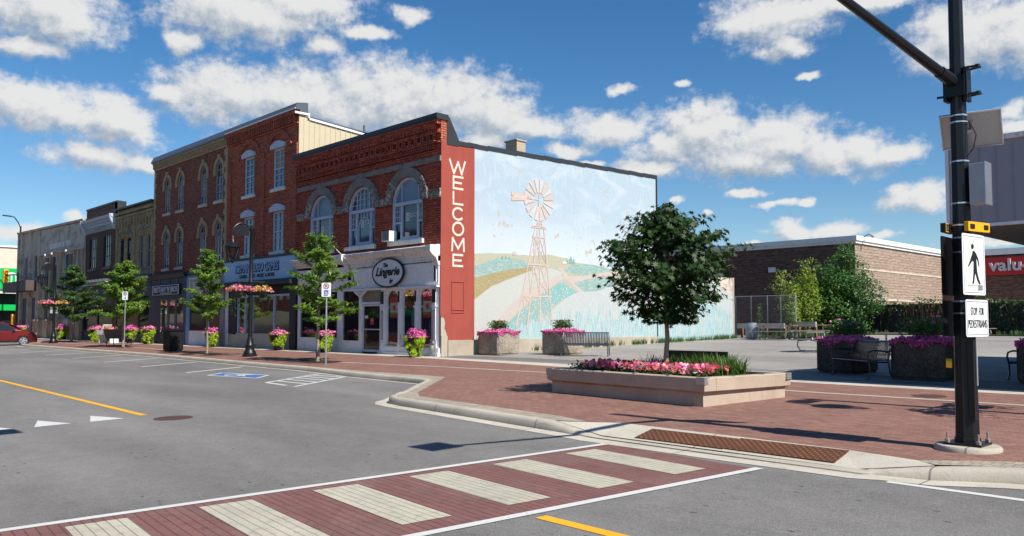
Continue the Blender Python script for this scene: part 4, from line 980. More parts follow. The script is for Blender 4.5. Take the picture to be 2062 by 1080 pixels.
# corbelled brick frieze
mb = MB(); x = -10.9
while x < -0.35: mb.prism([(x, 8.17), (x+.055, 8.17), (x+.055, 8.40), (x, 8.40)], F0, 0, 0.13); x += .125
x = -10.9
while x < -0.5: mb.ring([(x, 8.47), (x, 8.80), (x+.36, 8.80), (x+.36, 8.47)], [(x+.07, 8.54), (x+.07, 8.74), (x+.29, 8.74), (x+.29, 8.54)], F0, 0, 0.13); x += .41
for z0, z1, d_ in ((8.40, 8.46, .14), (8.80, 8.87, .15), (8.87, 8.95, .10), (9.12, 9.2, .18), (9.2, 9.3, .22)): mb.prism([(-11.1, z0), (-.02, z0), (-.02, z1), (-11.1, z1)], F0, 0, d_)
x = -10.95
while x < -0.3: mb.prism([(x, 8.95), (x+.14, 8.95), (x+.19, 9.12), (x-.05, 9.12)], F0, 0, 0.19); x += .24
recalc(build('corbel_frieze', mb, 'brick_red', t))
# arched windows
def big_window(a, b_, kind):
    fn = F0; back = .16; tt = 0.10
    A = opening(a, b_, 4.68, 6.25, 7.30, 16); B = opening(a+tt, b_-tt, 4.68+tt*.8, 6.25, 7.30-tt, 16)
    mb = MB(); mb.ring(A, B, fn, -back, -back+.10)
    A2 = opening(a+.012, b_-.012, 4.7, 6.25, 7.285, 16); mb.ring(A2, opening(a+.05, b_-.05, 4.74, 6.25, 7.25, 16), fn, -back+.10, -back+.13)
    def bx(x0, x1, z0, z1, d0=0.0, d1=0.07): mb.prism([(x0, z0), (x1, z0), (x1, z1), (x0, z1)], fn, -back+d0, -back+d1)
    bx(a+tt-.02, b_-tt+.02, 6.17, 6.30, 0.0, .115)
    l, r = a+.56, b_-.42
    bx(l-.05, l+.05, 4.75, 6.17, 0, .085); bx(r-.05, r+.05, 4.75, 6.17, 0, .085)
    for (x0, x1) in ((a+tt, l-.05), (r+.05, b_-tt)):
        bx(x0, x1, 5.42, 5.49)
        for k in (1, 2): xx = x0+(x1-x0)*k/3; bx(xx-.013, xx+.013, 5.49, 6.17, .01, .04)
        for k in (1, 2): zz = 5.49+.68*k/3; bx(x0, x1, zz-.012, zz+.012, .01, .038)
    bx(l+.05, r-.05, 4.76, 4.86)
    cx, rr = (a+b_)/2, 1.05-tt
    def ht(x): return 6.25 + (7.30-tt-6.25)*math.sqrt(max(0, 1-((x-cx)/rr)**2))
    xs_ = [l-.02, r+.02] if kind != 'grid' else [l-.02, l+.24, cx+.08, r-.17, r+.02]
    for xx in xs_: bx(xx-.022, xx+.022, 6.30, ht(xx)-.01, .0, .05)
    if kind == 'grid':
        for zz in (6.52, 6.76, 7.0): e = rr*(1-math.sqrt(max(0, 1-((zz-6.25)/.95)**2))); bx(a+tt+e+.02, b_-tt-e-.02, zz-.012, zz+.012, .005, .04)
        crude_arch_ring(mb, fn, (l+r)/2, 5.5, .43, .47, -back, -back+.05); bx((l+r)/2-.47, (l+r)/2-.43, 4.86, 5.5); bx((l+r)/2+.43, (l+r)/2+.47, 4.86, 5.5)
        for k in range(1, 4): xx = l+.05+(r-l-.1)*k/4; bx(xx-.012, xx+.012, 5.9, 6.17, .01, .04)
    wn = recalc(build('window', mb, 'frame_blue', t))
    g_ = MB(); g_.flat([(a+tt, 4.75), (a+tt, 6.2), (b_-tt, 6.2), (b_-tt, 4.75)], lambda u, v: fn(u, v, -back+.004)); build('pane', g_, 'glass_blue' if kind == 'grid' else 'glass_dark', wn)
    g_ = MB(); g_.flat([(a+tt, 6.2)] + arc(a+tt, b_-tt, 6.25, 7.2, 16) + [(b_-tt, 6.2)], lambda u, v: fn(u, v, -back+.004)); build('pane', g_, 'glass_blue' if kind == 'grid' else 'blind_blue', wn)
    s_ = MB(); s_.prism([(a-.16, 4.50), (b_+.12, 4.50), (b_+.12, 4.675), (a-.16, 4.675)], fn, -.15, .12); recalc(build('sill', s_, 'white_worn', wn))
    m_ = MB(); q = l + .22
    for k in range(3):
        for j in range(4): m_.prism([(q+k*.09, 5.52+j*.09), (q+k*.09+.06, 5.50+j*.09), (q+k*.09+.07, 5.57+j*.09), (q+k*.09+.01, 5.58+j*.09)], fn, -back+.006, -back+.012)
    dc = recalc(build('window_decal', m_, 'sign_white', wn))
    text('lettering', 'Big Brothers\nBig Sisters', 'sign_white', dc, FX(back-.008), (q+.31, r-.12, 5.62, 5.83), .003)
big_window(*arches[0], 'blind'); big_window(*arches[1], 'grid'); big_window(*arches[2], 'blind')

# ---- storefront of the corner building
mb = MB()
cor = [(0.0, 3.92), (0.10, 3.92), (0.14, 4.0), (0.22, 4.05), (0.30, 4.14), (0.42, 4.20), (0.42, 4.30), (0.05, 4.38), (0.0, 4.38)]
mb.prism(cor, lambda u, v, d: (d, -u, v), -11.1, -0.05)
for x in (-0.02, -6.35):
    mb.prism([(0.0, 3.55), (0.08, 3.55), (0.14, 3.72), (0.20, 3.85), (0.40, 3.98), (0.50, 4.10), (0.50, 4.34), (0.0, 4.36)], lambda u, v, d: (d, -u, v), x-.30, x)
mb.prism([(-6.3, 3.72), (-0.02, 3.72), (-0.02, 3.92), (-6.3, 3.92)], F0, 0, .10)
recalc(build('storefront_cornice', mb, 'white_worn', t))
mb = MB(); mb.prism([(-6.22, 2.80), (-0.05, 2.80), (-0.05, 3.72), (-6.22, 3.72)], F0, -.05, .05)
for x in (-6.18, -0.42): mb.ring([(x, 2.9), (x, 3.65), (x+.26, 3.65), (x+.26, 2.9)], [(x+.03, 2.93), (x+.03, 3.62), (x+.23, 3.62), (x+.23, 2.93)], F0, .05, .075)
x = -5.75
while x < -.6:
    mb.prism([(x, 3.56), (x+.07, 3.56), (x+.07, 3.64), (x, 3.64)], F0, .05, .07); mb.prism([(x, 2.87), (x+.07, 2.87), (x+.07, 2.93), (x, 2.93)], F0, .05, .07); x += .13
mb.prism([(-6.22, 2.70), (-0.03, 2.70), (-0.03, 2.78), (-6.22, 2.78)], F0, 0, .16)
fas = recalc(build('fascia', mb, 'white_clean', t))
mb = MB(); mb.prism([(-6.10, 2.95), (-6.02, 2.95), (-6.02, 3.55), (-6.10, 3.55)], F0, .052, .058); mb.prism([(-.33, 2.95), (-.25, 2.95), (-.25, 3.55), (-.33, 3.55)], F0, .052, .058); mb.prism([(-5.8, 3.685), (-.45, 3.685), (-.45, 3.71), (-5.8, 3.71)], F0, .05, .062); recalc(build('trim_lines', mb, 'ink_black', fas))
# oval sign
mb = MB(); ov = el(-3.22, 3.38, 1.10, .60, 0, 360, 40)[:-1]; mb.prism(ov, F0, .16, .22); sg = recalc(build('oval_sign', mb, 'sign_white', t))
mb = MB(); mb.ring(el(-3.22, 3.38, 1.12, .62, 0, 360, 40)[:-1], el(-3.22, 3.38, 1.06, .56, 0, 360, 40)[:-1], F0, .15, .235); recalc(build('rim', mb, 'ink_black', sg))
text('lettering', 'The', 'ink_black', sg, FX(-.225), (-3.52, -3.20, 3.62, 3.80), .012, shear=.3, bold=.03)
text('lettering', 'Lingerie', 'ink_black', sg, FX(-.225), (-4.08, -2.36, 3.15, 3.62), .012, shear=.35, bold=.03)
text('lettering', 'by', 'ink_black', sg, FX(-.225), (-3.10, -2.80, 2.90, 3.14), .012, shear=.5, bold=.03)
# left shop's plain sign board, window, panel
mb = MB(); mb.box(-10.95, -6.55, -0.10, -0.01, 3.20, 3.80); sb = build('sign_board', mb, 'white_clean', t)
text('lettering', 'ns', 'red_sign', sb, FX(-.10), (-7.45, -7.2, 3.40, 3.52), .01, shear=.3, bold=.03)
mb = MB()
for x0, x1, z0, z1 in ((-11.0, -7.10, 0.0, .62), (-11.0, -10.8, .62, 3.2), (-7.45, -7.10, .62, 3.2), (-10.8, -7.45, 2.72, 3.2), (-7.10, -5.60, 0.0, .52), (-7.10, -7.02, .52, 2.8), (-5.68, -5.60, .52, 2.8), (-7.10, -5.60, 2.72, 2.82), (-5.60, -5.50, 0, 2.8), (-5.5, -3.95, 2.12, 2.2), (-5.5, -3.95, 2.72, 2.8), (-9.2, -9.12, .62, 2.72), (-7.1, -6.2, 2.8, 3.2)):
    mb.prism([(x0, z0), (x1, z0), (x1, z1), (x0, z1)], F0, -.12, 0.0)
mb.prism([(-5.5, .04), (-5.42, .04), (-5.42, 2.12), (-5.5, 2.12)], F0, -.10, .02)
recalc(build('storefront_frame', mb, 'white_paint', t))
for x0, x1, z0, z1 in ((-10.8, -9.2, .62, 2.72), (-9.12, -7.45, .62, 2.72), (-7.02, -5.68, .52, 2.72)):
    g_ = MB(); g_.flat([(x0, z0), (x0, z1), (x1, z1), (x1, z0)], lambda u, v: F0(u, v, -.07)); build('shop_window', g_, 'glass_shop', t)
g_ = MB(); g_.flat([(-5.42, 2.2), (-5.42, 2.72), (-4.0, 2.72), (-4.0, 2.2)], lambda u, v: F0(u, v, -.07)); build('transom_window', g_, 'curtain', t)
mb = MB(); mb.ring([(-5.42, .05), (-5.42, 2.10), (-4.02, 2.10), (-4.02, .05)], [(-5.33, .16), (-5.33, 2.02), (-4.11, 2.02), (-4.11, .16)], F0, -.08, -.02); mb.prism([(-5.33, 1.0), (-4.11, 1.0), (-4.11, 1.04), (-5.33, 1.04)], F0, -.06, -.03)
dr = recalc(build('door', mb, 'frame_white', t))
g_ = MB(); g_.flat([(-5.33, .16), (-5.33, 2.02), (-4.11, 2.02), (-4.11, .16)], lambda u, v: F0(u, v, -.055)); build('pane', g_, 'glass_shop', dr)
mb = MB(); mb.tube([F0(-5.30, .9, -.01), F0(-5.30, .9, .05), F0(-5.30, 1.25, .05), F0(-5.30, 1.25, -.01)], .014, 6); build('handle', mb, 'galv', dr)
mb = MB(); mb.prism([(-4.85, 1.22), (-4.58, 1.22), (-4.58, 1.52), (-4.85, 1.52)], F0, -.05, -.045); recalc(build('notice', mb, 'red_sign', dr)); text('lettering', 'OPEN', 'sign_white', dr, FX(.044), (-4.80, -4.63, 1.38, 1.44), .003)
mb = MB(); mb.prism([(-5.27, 1.5), (-5.03, 1.5), (-5.03, 1.62), (-5.27, 1.62)], F0, -.05, -.045); recalc(build('notice', mb, 'sign_white', dr))
# shield sign hanging over the door
mb = MB(); mb.prism([(-5.98, 2.88), (-4.95, 2.88), (-4.95, 2.68), (-5.08, 2.58), (-5.25, 2.50), (-5.46, 2.38), (-5.68, 2.50), (-5.85, 2.58), (-5.98, 2.68)], F0, .05, .09); sh = recalc(build('hanging_sign', mb, 'sign_white', t))
text('lettering', 'Big Brothers Big Sisters', 'ink_black', sh, FX(-.09), (-5.85, -5.05, 2.74, 2.81), .004)
mb = MB(); [mb.prism([(-5.7+k*.05, 2.67-k*.07), (-5.2-k*.05, 2.67-k*.07), (-5.2-k*.05, 2.685-k*.07), (-5.7+k*.05, 2.685-k*.07)], F0, .09, .094) for k in range(3)]; recalc(build('small_print', mb, 'ink_black', sh))
# bay of three arched lights
mb = MB(); bays = [(-3.60, -2.78), (-2.46, -1.64), (-1.34, -.52)]
outer = [(-4.0, 0.30), (-4.0, 2.72), (-0.05, 2.72), (-0.05, 0.30)]
hl = [opening(a, b_, .32, 2.30, 2.66, 12) for a, b_ in bays]
wall_panel(mb, outer, hl, F0, .10)
mb.prism([(-4.05, 0.0), (0.0, 0.0), (0.0, .10), (-4.05, .10)], F0, -.1, .12); mb.prism([(-4.0, .10), (-.05, .10), (-.05, .32), (-4.0, .32)], F0, -.1, .06)
for x in (-3.80, -2.62, -1.49, -.30):
    w_ = .10 if x in (-2.62, -1.49) else .16
    mb.prism([(x-w_/2, .10), (x+w_/2, .10), (x+w_/2, 2.72), (x-w_/2, 2.72)], F0, 0, .07); mb.prism([(x-w_/2-.04, 1.92), (x+w_/2+.04, 1.92), (x+w_/2+.04, 2.0), (x-w_/2-.04, 2.0)], F0, 0, .11)
    mb.prism([(x-w_/2-.03, .10), (x+w_/2+.03, .10), (x+w_/2+.03, .45), (x-w_/2-.03, .45)], F0, 0, .095)
bay = recalc(build('bay_frame', mb, 'white_paint', t))
for x in (-3.80, -.30): mb = MB(); mb.prism([(x-.10, 2.1), (x+.10, 2.1), (x+.10, 2.62), (x-.10, 2.62)], F0, .07, .10); mb.ring([(x-.06, .6), (x-.06, 1.8), (x+.06, 1.8), (x+.06, .6)], [(x-.04, .62), (x-.04, 1.78), (x+.04, 1.78), (x+.04, .62)], F0, .07, .082); recalc(build('trim_block', mb, 'ink_black', bay))
for x in (-2.62, -1.49): mb = MB(); mb.prism([(x-.05, 2.15), (x+.05, 2.15), (x+.05, 2.60), (x-.05, 2.60)], F0, .07, .09); recalc(build('trim_block', mb, 'ink_black', bay))
for a, b_ in bays:
    g_ = MB(); g_.flat(opening(a, b_, .32, 2.30, 2.66, 12), lambda u, v: F0(u, v, -.06)); build('shop_window', g_, 'glass_clear', t)
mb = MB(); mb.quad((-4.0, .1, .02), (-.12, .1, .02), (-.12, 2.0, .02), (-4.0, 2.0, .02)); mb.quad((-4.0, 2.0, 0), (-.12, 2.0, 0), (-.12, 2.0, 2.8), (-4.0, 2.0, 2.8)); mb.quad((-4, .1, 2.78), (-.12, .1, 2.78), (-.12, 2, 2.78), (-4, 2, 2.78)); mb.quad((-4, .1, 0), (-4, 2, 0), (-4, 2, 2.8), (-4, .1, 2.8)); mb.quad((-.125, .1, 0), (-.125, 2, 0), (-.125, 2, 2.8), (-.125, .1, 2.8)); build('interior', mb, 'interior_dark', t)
def drop(mb, x, y, z0, z1, r, mi=0):   # garments and bolts of cloth hanging or standing in a window
    mb.lathe((x, y, 0), [(.02, z1+.08), (.06, z1+.06), (r*.75, z1), (r, (z0+z1)/2), (r*.8, z0), (.02, z0)][::-1], 12, mi)
def goods(name, label, cat, mat, fnc, loc, grp=None):
    mb = MB(); fnc(mb); ob = recalc(build(name, mb, mat)); smooth_angle(ob, 60); return tag(ob, label, cat, grp)
goods('blue_garment', 'blue nightdress hanging in the right arched window below the flag', 'garment', 'cloth_blue', lambda m: (drop(m, -.95, .45, .95, 1.45, .20), m.tube([(-1.02, .45, .6), (-1.0, .45, 1.0)], .04, 6)), 0)
goods('teal_garment', 'teal garment hanging in the middle arched window', 'garment', 'cloth_teal', lambda m: (drop(m, -2.25, .5, 1.15, 1.85, .17), m.tube([(-1.85, .4, .4), (-2.05, .4, 2.1)], .04, 8)), 0)
goods('teal_armchair', 'low teal upholstered tub chair behind the middle arched window', 'chair', 'cloth_teal', lambda m: (m.box(-3.0, -1.9, .35, 1.0, .33, .62), m.box(-3.0, -1.9, .9, 1.1, .62, 1.0), m.box(-3.05, -2.9, .35, 1.1, .33, .85), m.box(-1.98, -1.85, .35, 1.1, .33, .85)), 0)
goods('mannequin', 'pale mannequin legs standing in the left arched window', 'mannequin', 'skin_plastic', lambda m: (m.tube([(-3.2, .5, .35), (-3.22, .5, .8), (-3.18, .5, 1.25), (-3.2, .5, 1.5), (-3.2, .5, 1.62)], [.04, .055, .09, .11, .04], 10)), 0)
def flag(x, z0, z1, which):
    r_ = thing('flag', 'red and white maple leaf flag hung vertically in the %s arched shop window' % which, 'flag', (x, .12, z0), group='maple leaf flags in the arched windows')
    fn = FX(.10); hw = .27; h = z1-z0
    mb = MB()
    for a, c in ((0, .27), (.73, 1.0)): mb.prism([(x-hw, z0+h*a), (x+hw, z0+h*a), (x+hw, z0+h*c), (x-hw, z0+h*c)], fn, 0, .006)
    recalc(build('red_band', mb, 'red_flag', r_)); mb = MB(); mb.prism([(x-hw, z0+h*.27), (x+hw, z0+h*.27), (x+hw, z0+h*.73), (x-hw, z0+h*.73)], fn, 0, .006); recalc(build('white_band', mb, 'white_flag', r_))
    lf = [(0,-.5),(.04,-.22),(.30,-.27),(.24,-.14),(.50,.08),(.40,.13),(.44,.30),(.26,.26),(.20,.34),(.08,.18),(.12,.42),(0,.55)]; lf = lf + [(-a, b2) for a, b2 in reversed(lf[1:-1])]
    mb = MB(); mb.prism([(x + v*.30, (z0+z1)/2 + u*.26) for u, v in lf], fn, .007, .012); recalc(build('maple_leaf', mb, 'red_flag', r_))
flag(-3.18, 1.50, 2.38, 'left'); flag(-.93, 1.50, 2.42, 'right')
mb = MB(); mb.box(-3.46, -2.93, -.36, .02, 4.69, 5.12); ac = thing('air_conditioner', 'boxy white air conditioner poking out of the rightmost arched window', 'air conditioner', (-3.15, -.2, 4.69)); build('case', mb, 'white_clean', ac)
mb = MB(); [mb.box(-3.42, -2.97, -.372, -.361, 4.74+k*.045, 4.765+k*.045) for k in range(9)]; build('grille', mb, 'ink_black', ac)
mb = MB(); mb.tube([(-6.0, -.06, 3.74), (-6.35, -.95, 4.70)], .013, 8); mb.lathe((-6.0, -.05, 3.70), [(.0, -.03), (.05, -.03), (.05, .05), (0, .05)], 8); tag(build('flagpole', mb, 'white_clean'), 'thin bare white flagpole slanting out above the shop door', 'flagpole')
# gas meter at the corner
gm = thing('gas_meter', 'small grey gas meter and pipes at the foot of the building corner', 'gas meter', (-.22, -.2, 0))
mb = MB(); mb.tube([(-.1, -.14, 0), (-.1, -.14, .62), (-.42, -.14, .62), (-.42, -.14, .46)], .02, 8); mb.tube([(-.2, -.16, .62), (-.2, -.16, .35)], .02, 8); mb.tube([(-.1, -.12, .6), (-.1, -.10, 2.7)], .015, 6); build('pipe', mb, 'steel_grey', gm)
mb = MB(); mb.lathe((-.27, -.17, .22), [(.02, 0), (.10, .02), (.12, .10), (.10, .2), (.03, .24)], 14); mb.lathe((-.2, -.17, .48), [(.02, 0), (.08, .02), (.08, .08), (.02, .11)], 12); smooth_angle(build('meter', mb, 'steel_grey', gm))
# low rear wall carrying the end of the mural
t = thing('rear_yard_wall', 'low pale wall with painted teal grass continuing the mural past the building end', 'wall', (0, 17.7, 0))
mb = MB(); mb.box(-.35, -.005, 14.15, 21.30, .1, 3.86); mb.box(-.38, .02, 21.30, 21.42, .1, 3.88); build('wall', mb, 'concrete_base', t)
mb = MB(); mb.flat([(14.15, .42), (21.3, .42), (21.3, 3.85), (14.15, 3.85)], MU(0.003), 1)
rg2 = random.Random(8); gp = [(14.15, .42)] + [(14.15+7.0*i/30, 1.5 + 1.1*math.sin(i*.10) + rg2.uniform(-.35, .35)) for i in range(31)] + [(21.15, .42)]
mb.flat(gp, MU(.006), 0)
for i in range(70):
    y = rg2.uniform(14.2, 21.1); z0 = rg2.uniform(.45, 1.6); mb.flat([(y, z0), (y+.04, z0), (y+rg2.uniform(-.1, .2), z0+rg2.uniform(.4, 1.3))], MU(.008+i*.00003), 2)
mb.flat([(19.6, 3.85), (21.3, 3.85), (21.3, 2.9), (20.7, 3.0), (20.1, 3.2)], MU(.0075), 3)
build('painted_grass', mb, ['mural_grass', 'mural_pale', 'mural_blade', 'stone_panel'], t)

# ================================================================ the three storey red building
t = thing('tall_red_building', 'three storey orange red brick building with pedimented windows and beige siding on its side', 'building', (-15, 8, 0))
XA, XB = -18.92, -11.14
ws = [(-16.95, -15.80), (-13.70, -12.55)]; hs = []; calls = []
for (a, b_) in ws:
    for z0, z1 in ((8.15, 10.2), (4.92, 6.97)): hs.append(opening(a, b_, z0, z1, z1)); calls.append((a, b_, z0, z1))
mb = MB(); wall_panel(mb, [(XA, 4.7), (XA, 11.75), (XB, 11.75), (XB, 4.7)], hs, F0, .22); mb.box(XA, XB, .24, 18, 4.7, 11.3); mb.box(XA, XB, 2.6, 18, -.1, 4.7); build('front_wall', mb, 'brick_orange', t)
for a, b_, z0, z1 in calls:
    wn, _ = window(t, F0, a, b_, z0, z1, z1, 'frame_blue', 'glass_blue', 2, 6, .10, .12, sill='white_worn', sillw=.18, bars=.035)
    mb = MB(); mb.prism([(a-.17, z1-.0), (b_+.17, z1-.0), (b_+.17, z1+.20), ((a+b_)/2+.2, z1+.37), ((a+b_)/2-.2, z1+.37), (a-.17, z1+.20)], F0, 0, .12); recalc(build('lintel', mb, 'frame_blue', wn))
mb = MB()
for cx in (-16.38, -13.12):
    crude_arch_ring(mb, F0, cx, 9.75, 1.16, 1.42, 0, .08, 0, 14, 160, 20)
for x in (-18.7, -14.76, -11.4): mb.prism([(x-.2, 4.7), (x+.2, 4.7), (x+.2, 10.2), (x-.2, 10.2)], F0, 0, .07)
x = XA+.1
while x < XB-.15: mb.prism([(x, 11.22), (x+.09, 11.22), (x+.09, 11.58), (x, 11.58)], F0, 0, .20); x += .2
for z0, z1, d_ in ((11.14, 11.22, .10), (11.58, 11.66, .22), (11.66, 11.80, .24)): mb.prism([(XA, z0), (XB, z0), (XB, z1), (XA, z1)], F0, 0, d_)
recalc(build('brick_relief', mb, 'brick_orange', t))
mb = MB(); mb.prism([(0, 11.80), (.26, 11.80), (.26, 11.88), (.16, 12.12), (-.3, 12.2), (-.45, 12.2), (-.45, 11.6), (0, 11.6)], lambda u, v, d: (d, -u, v), XA-.02, XB+.10); rf = recalc(build('roof', mb, 'cap_slate', t))
mb = MB(); mb.box(XA, XB+.12, -.285, -.262, 11.80, 11.87); mb.box(XB+.06, XB+.14, -.28, .45, 11.58, 11.68); mb.box(XB+.06, XB+.14, .45, .53, 11.45, 11.68)
mb.prism([(.53, 11.38), (.53, 11.48), (18, 10.05), (18, 9.95)], lambda u, v, d: (d, u, v), XB+.02, XB+.11); recalc(build('white_trim', mb, 'white_clean', rf))
mb = MB(); mb.prism([(.6, 11.48), (.6, 11.58), (18, 10.3), (18, 10.05)], lambda u, v, d: (d, u, v), XB-.6, XB+.0); mb.tube([(XB-.3, 4.0, 11.2), (XB-.3, 4.0, 11.75)], .06, 8); recalc(build('roof_edge', mb, 'cap_slate', rf))
mb = MB(); mb.prism([(-.0, 8.3), (-.0, 11.62), (.5, 11.5), (.5, 11.40), (18, 9.98), (18, 8.3)], lambda u, v, d: (d, u, v), XB+.01, XB+.03)
y = .25
while y < 14: mb.box(XB+.03, XB+.055, y, y+.035, 8.5, 11.42 - .0815*(y-.4)); y += .30
recalc(build('siding', mb, 'beige_siding', t))
# game shop front
mb = MB(); mb.box(XA+.15, XB+.1, -.20, .0, 3.50, 4.62); mb.box(XA+.1, XB+.12, -.24, .02, 4.62, 4.74, 1); sb = build('sign_board', mb, ['sign_blue', 'storefront_black'], t)
text('lettering', 'ICEMAN VIDEO GAMES', 'ink_black', sb, FX(-.20), (-17.42, -12.53, 3.93, 4.42), .01, bold=.05)
text('lettering', 'ICEMAN VIDEO GAMES', 'ink_lightblue', sb, FX(-.222), (-17.38, -12.60, 4.0, 4.40), .012, bold=.0)
text('lettering', 'GAMES - TOYS - MUSIC & MORE', 'ink_black', sb, FX(-.20), (-16.9, -13.0, 3.66, 3.86), .012, bold=.03)
mb = MB(); mb.box(XA-.55, XB+.3, -.55, 0, 3.22, 3.42); mb.box(XA+.1, XB, -.35, 0, 3.42, 3.50); build('awning', mb, 'storefront_black', t)
mb = MB(); mb.box(XA, XA+.35, -.05, .25, 0, 3.22, 1); mb.box(XA+.35, XA+1.3, -.02, .1, .75, 3.22, 2); mb.box(XB-.6, XB, -.05, .25, 0, 3.22, 2); mb.box(XA+.35, XB-.6, -.02, .25, 0, .68, 0); mb.box(XA+1.3, XB-.6, .2, .3, 2.75, 3.22, 2)
mb.box(XA+1.35, XB-.6, -.04, .3, .68, .76, 0)
for x in (XA+1.35, XA+2.2, XA+3.0, XA+5.4, XB-.7): mb.box(x, x+.09, .02, .12, .76, 2.75, 3)
mb.box(XA+1.35, XB-.6, .0, .14, 2.66, 2.76, 3)
build('storefront_frame', mb, ['concrete_white', 'white_paint', 'storefront_black', 'frame_blue'], t)
for a, b_ in ((XA+1.44, XA+2.2), (XA+2.29, XA+3.0), (XA+3.09, XA+5.4), (XA+5.49, XB-.7)):
    g_ = MB(); g_.flat([(a, .76), (a, 2.66), (b_, 2.66), (b_, .76)], lambda u, v: F0(u, v, -.08)); build('shop_window', g_, 'glass_clear', t)
mb = MB(); a, b_, d_ = XA+.4, XB-.62, 2.5
mb.quad((a, .3, .7), (b_, .3, .7), (b_, d_, .7), (a, d_, .7)); mb.quad((a, d_, .7), (b_, d_, .7), (b_, d_, 3.2), (a, d_, 3.2)); mb.quad((a, .3, 3.0), (b_, .3, 3.0), (b_, d_, 3.0), (a, d_, 3.0)); mb.quad((a, .3, .7), (a, d_, .7), (a, d_, 3.1), (a, .3, 3.1)); mb.quad((b_, .3, .7), (b_, d_, .7), (b_, d_, 3.1), (b_, .3, 3.1)); build('interior', mb, 'interior_light', t)
mb = MB(); mb.box(-15.2, -12.6, 1.0, 1.5, .7, 1.75); mb.box(-15.0, -14.9, .98, 1.0, 1.75, 2.6); mb.box(-13.9, -13.8, .98, 1.0, 1.75, 2.6); tag(build('display_cabinet', mb, 'storefront_black'), 'dark display cabinet standing inside the game shop window', 'cabinet')
goods('red_cap_figure', 'round red shop decoration inside the game shop window', 'decoration', 'cloth_red', lambda m: m.lathe((-15.9, .7, 1.55), [(.02, 0), (.25, .05), (.3, .2), (.2, .35), (.02, .4)], 14), 0)
mb = MB(); mb.box(-17.2, -16.7, .35, .37, 1.6, 2.1); tag(build('poster', mb, 'red_sign'), 'small red poster behind the left pane of the game shop', 'poster')

# ================================================================ the three storey brown building
t = thing('brown_arched_building', 'three storey brown brick building with yellow brick arches over eight narrow windows', 'building', (-24.4, 8, 0))
XA, XB = -29.85, -18.96
cols = [(-28.15, -27.25), (-26.07, -25.17), (-22.66, -21.76), (-20.56, -19.62)]; hs = []; cl = []
for a, b_ in cols:
    for z0, zs, zt in ((8.27, 10.10, 10.55), (4.74, 6.66, 7.10)): hs.append(opening(a, b_, z0, zs, zt, 10)); cl.append((a, b_, z0, zs, zt))
mb = MB(); wall_panel(mb, [(XA, 4.3), (XA, 11.7), (XB, 11.7), (XB, 4.3)], hs, F0, .22); mb.box(XA, XB, .24, 18, 4.3, 11.5); mb.box(XA, XB, 2.6, 18, -.1, 4.3); build('front_wall', mb, 'brick_brown', t)
for a, b_, z0, zs, zt in cl:
    wn, _ = window(t, F0, a, b_, z0, zs, zt, 'frame_grey', 'glass_dark', 2, 5, .07, .10, sill='stone_pale', sillw=.12, n=10, bars=.04)
    mb = MB(); cx = (a+b_)/2; crude_arch_ring(mb, F0, cx, zs, .46, .68, 0, .06, 0, 12)
    for s_ in (-1, 1): mb.prism(sorted([(cx+s_*.46, zs-.36), (cx+s_*.68, zs-.36)]) + sorted([(cx+s_*.46, zs), (cx+s_*.68, zs)], reverse=True), F0, 0, .07)
    mb.prism([(cx-.1, zt+.02), (cx+.1, zt+.02), (cx+.13, zt+.38), (cx-.13, zt+.38)], F0, 0, .10)
    recalc(build('arch_hood', mb, 'brick_buff', wn))
mb = MB(); z = 4.3; k = 0
while z < 11.3:
    w_ = .42 if k % 2 else .26; mb.prism([(XB-w_, z), (XB, z), (XB, z+.34), (XB-w_, z+.34)], F0, 0, .05); mb.prism([(XA, z), (XA+w_*.8, z), (XA+w_*.8, z+.34), (XA, z+.34)], F0, 0, .05); z += .34; k += 1
x = XA
while x < XB: mb.prism([(x, 11.34), (x+.10, 11.34), (x+.10, 11.62), (x, 11.62)], F0, 0, .16); x += .23
for z0, z1, d_ in ((11.24, 11.34, .08), (11.62, 11.72, .2)): mb.prism([(XA, z0), (XB, z0), (XB, z1), (XA, z1)], F0, 0, d_)
recalc(build('yellow_trim', mb, 'brick_buff', t))
mb = MB(); mb.prism([(-.02, 11.72), (.26, 11.72), (.26, 11.82), (.10, 12.15), (-.5, 12.2), (-18, 11.4), (-18, 11.2)], lambda u, v, d: (d, -u, v), XA-.08, XB); recalc(build('roof', mb, 'cap_slate', t))
# shop fronts
mb = MB(); mb.prism([(0, 4.02), (.12, 4.02), (.3, 4.22), (.3, 4.34), (0, 4.40)], lambda u, v, d: (d, -u, v), XA, -24.2, 1); mb.box(XA, -24.2, -.14, .2, 2.80, 4.02)
for x in (-29.8, -28.2, -26.6, -25.3): mb.box(x, x+.06, -.18, -.14, 3.75, 4.02)
mb.box(XA, -24.2, -.18, -.14, 3.72, 3.77); mb.box(XA, -28.6, -.12, .2, 0, 2.8); mb.box(-24.5, -24.2, -.12, .2, 0, 2.8); mb.box(-28.6, -24.5, -.12, .2, 0, .66); mb.box(-24.2, XB, -.06, .2, 4.12, 4.34, 2)
build('storefront_grey', mb, ['storefront_dark', 'storefront_black', 'storefront_dark'], t)
mb = MB()
for x in (-28.6, -27.1, -25.9, -24.58): mb.box(x, x+.09, -.10, .0, .66, 2.8)
mb.box(-28.6, -24.5, -.10, 0, 2.72, 2.8); mb.box(-28.6, -24.5, -.10, 0, .66, .74); build('window_frame', mb, 'stone_grey', t)
g_ = MB(); g_.flat([(-28.6, .7), (-28.6, 2.75), (-24.5, 2.75), (-24.5, .7)], lambda u, v: F0(u, v, .03)); build('shop_window', g_, 'glass_clear', t)
mb = MB(); a, b_, d_ = -28.7, -24.4, 2.2
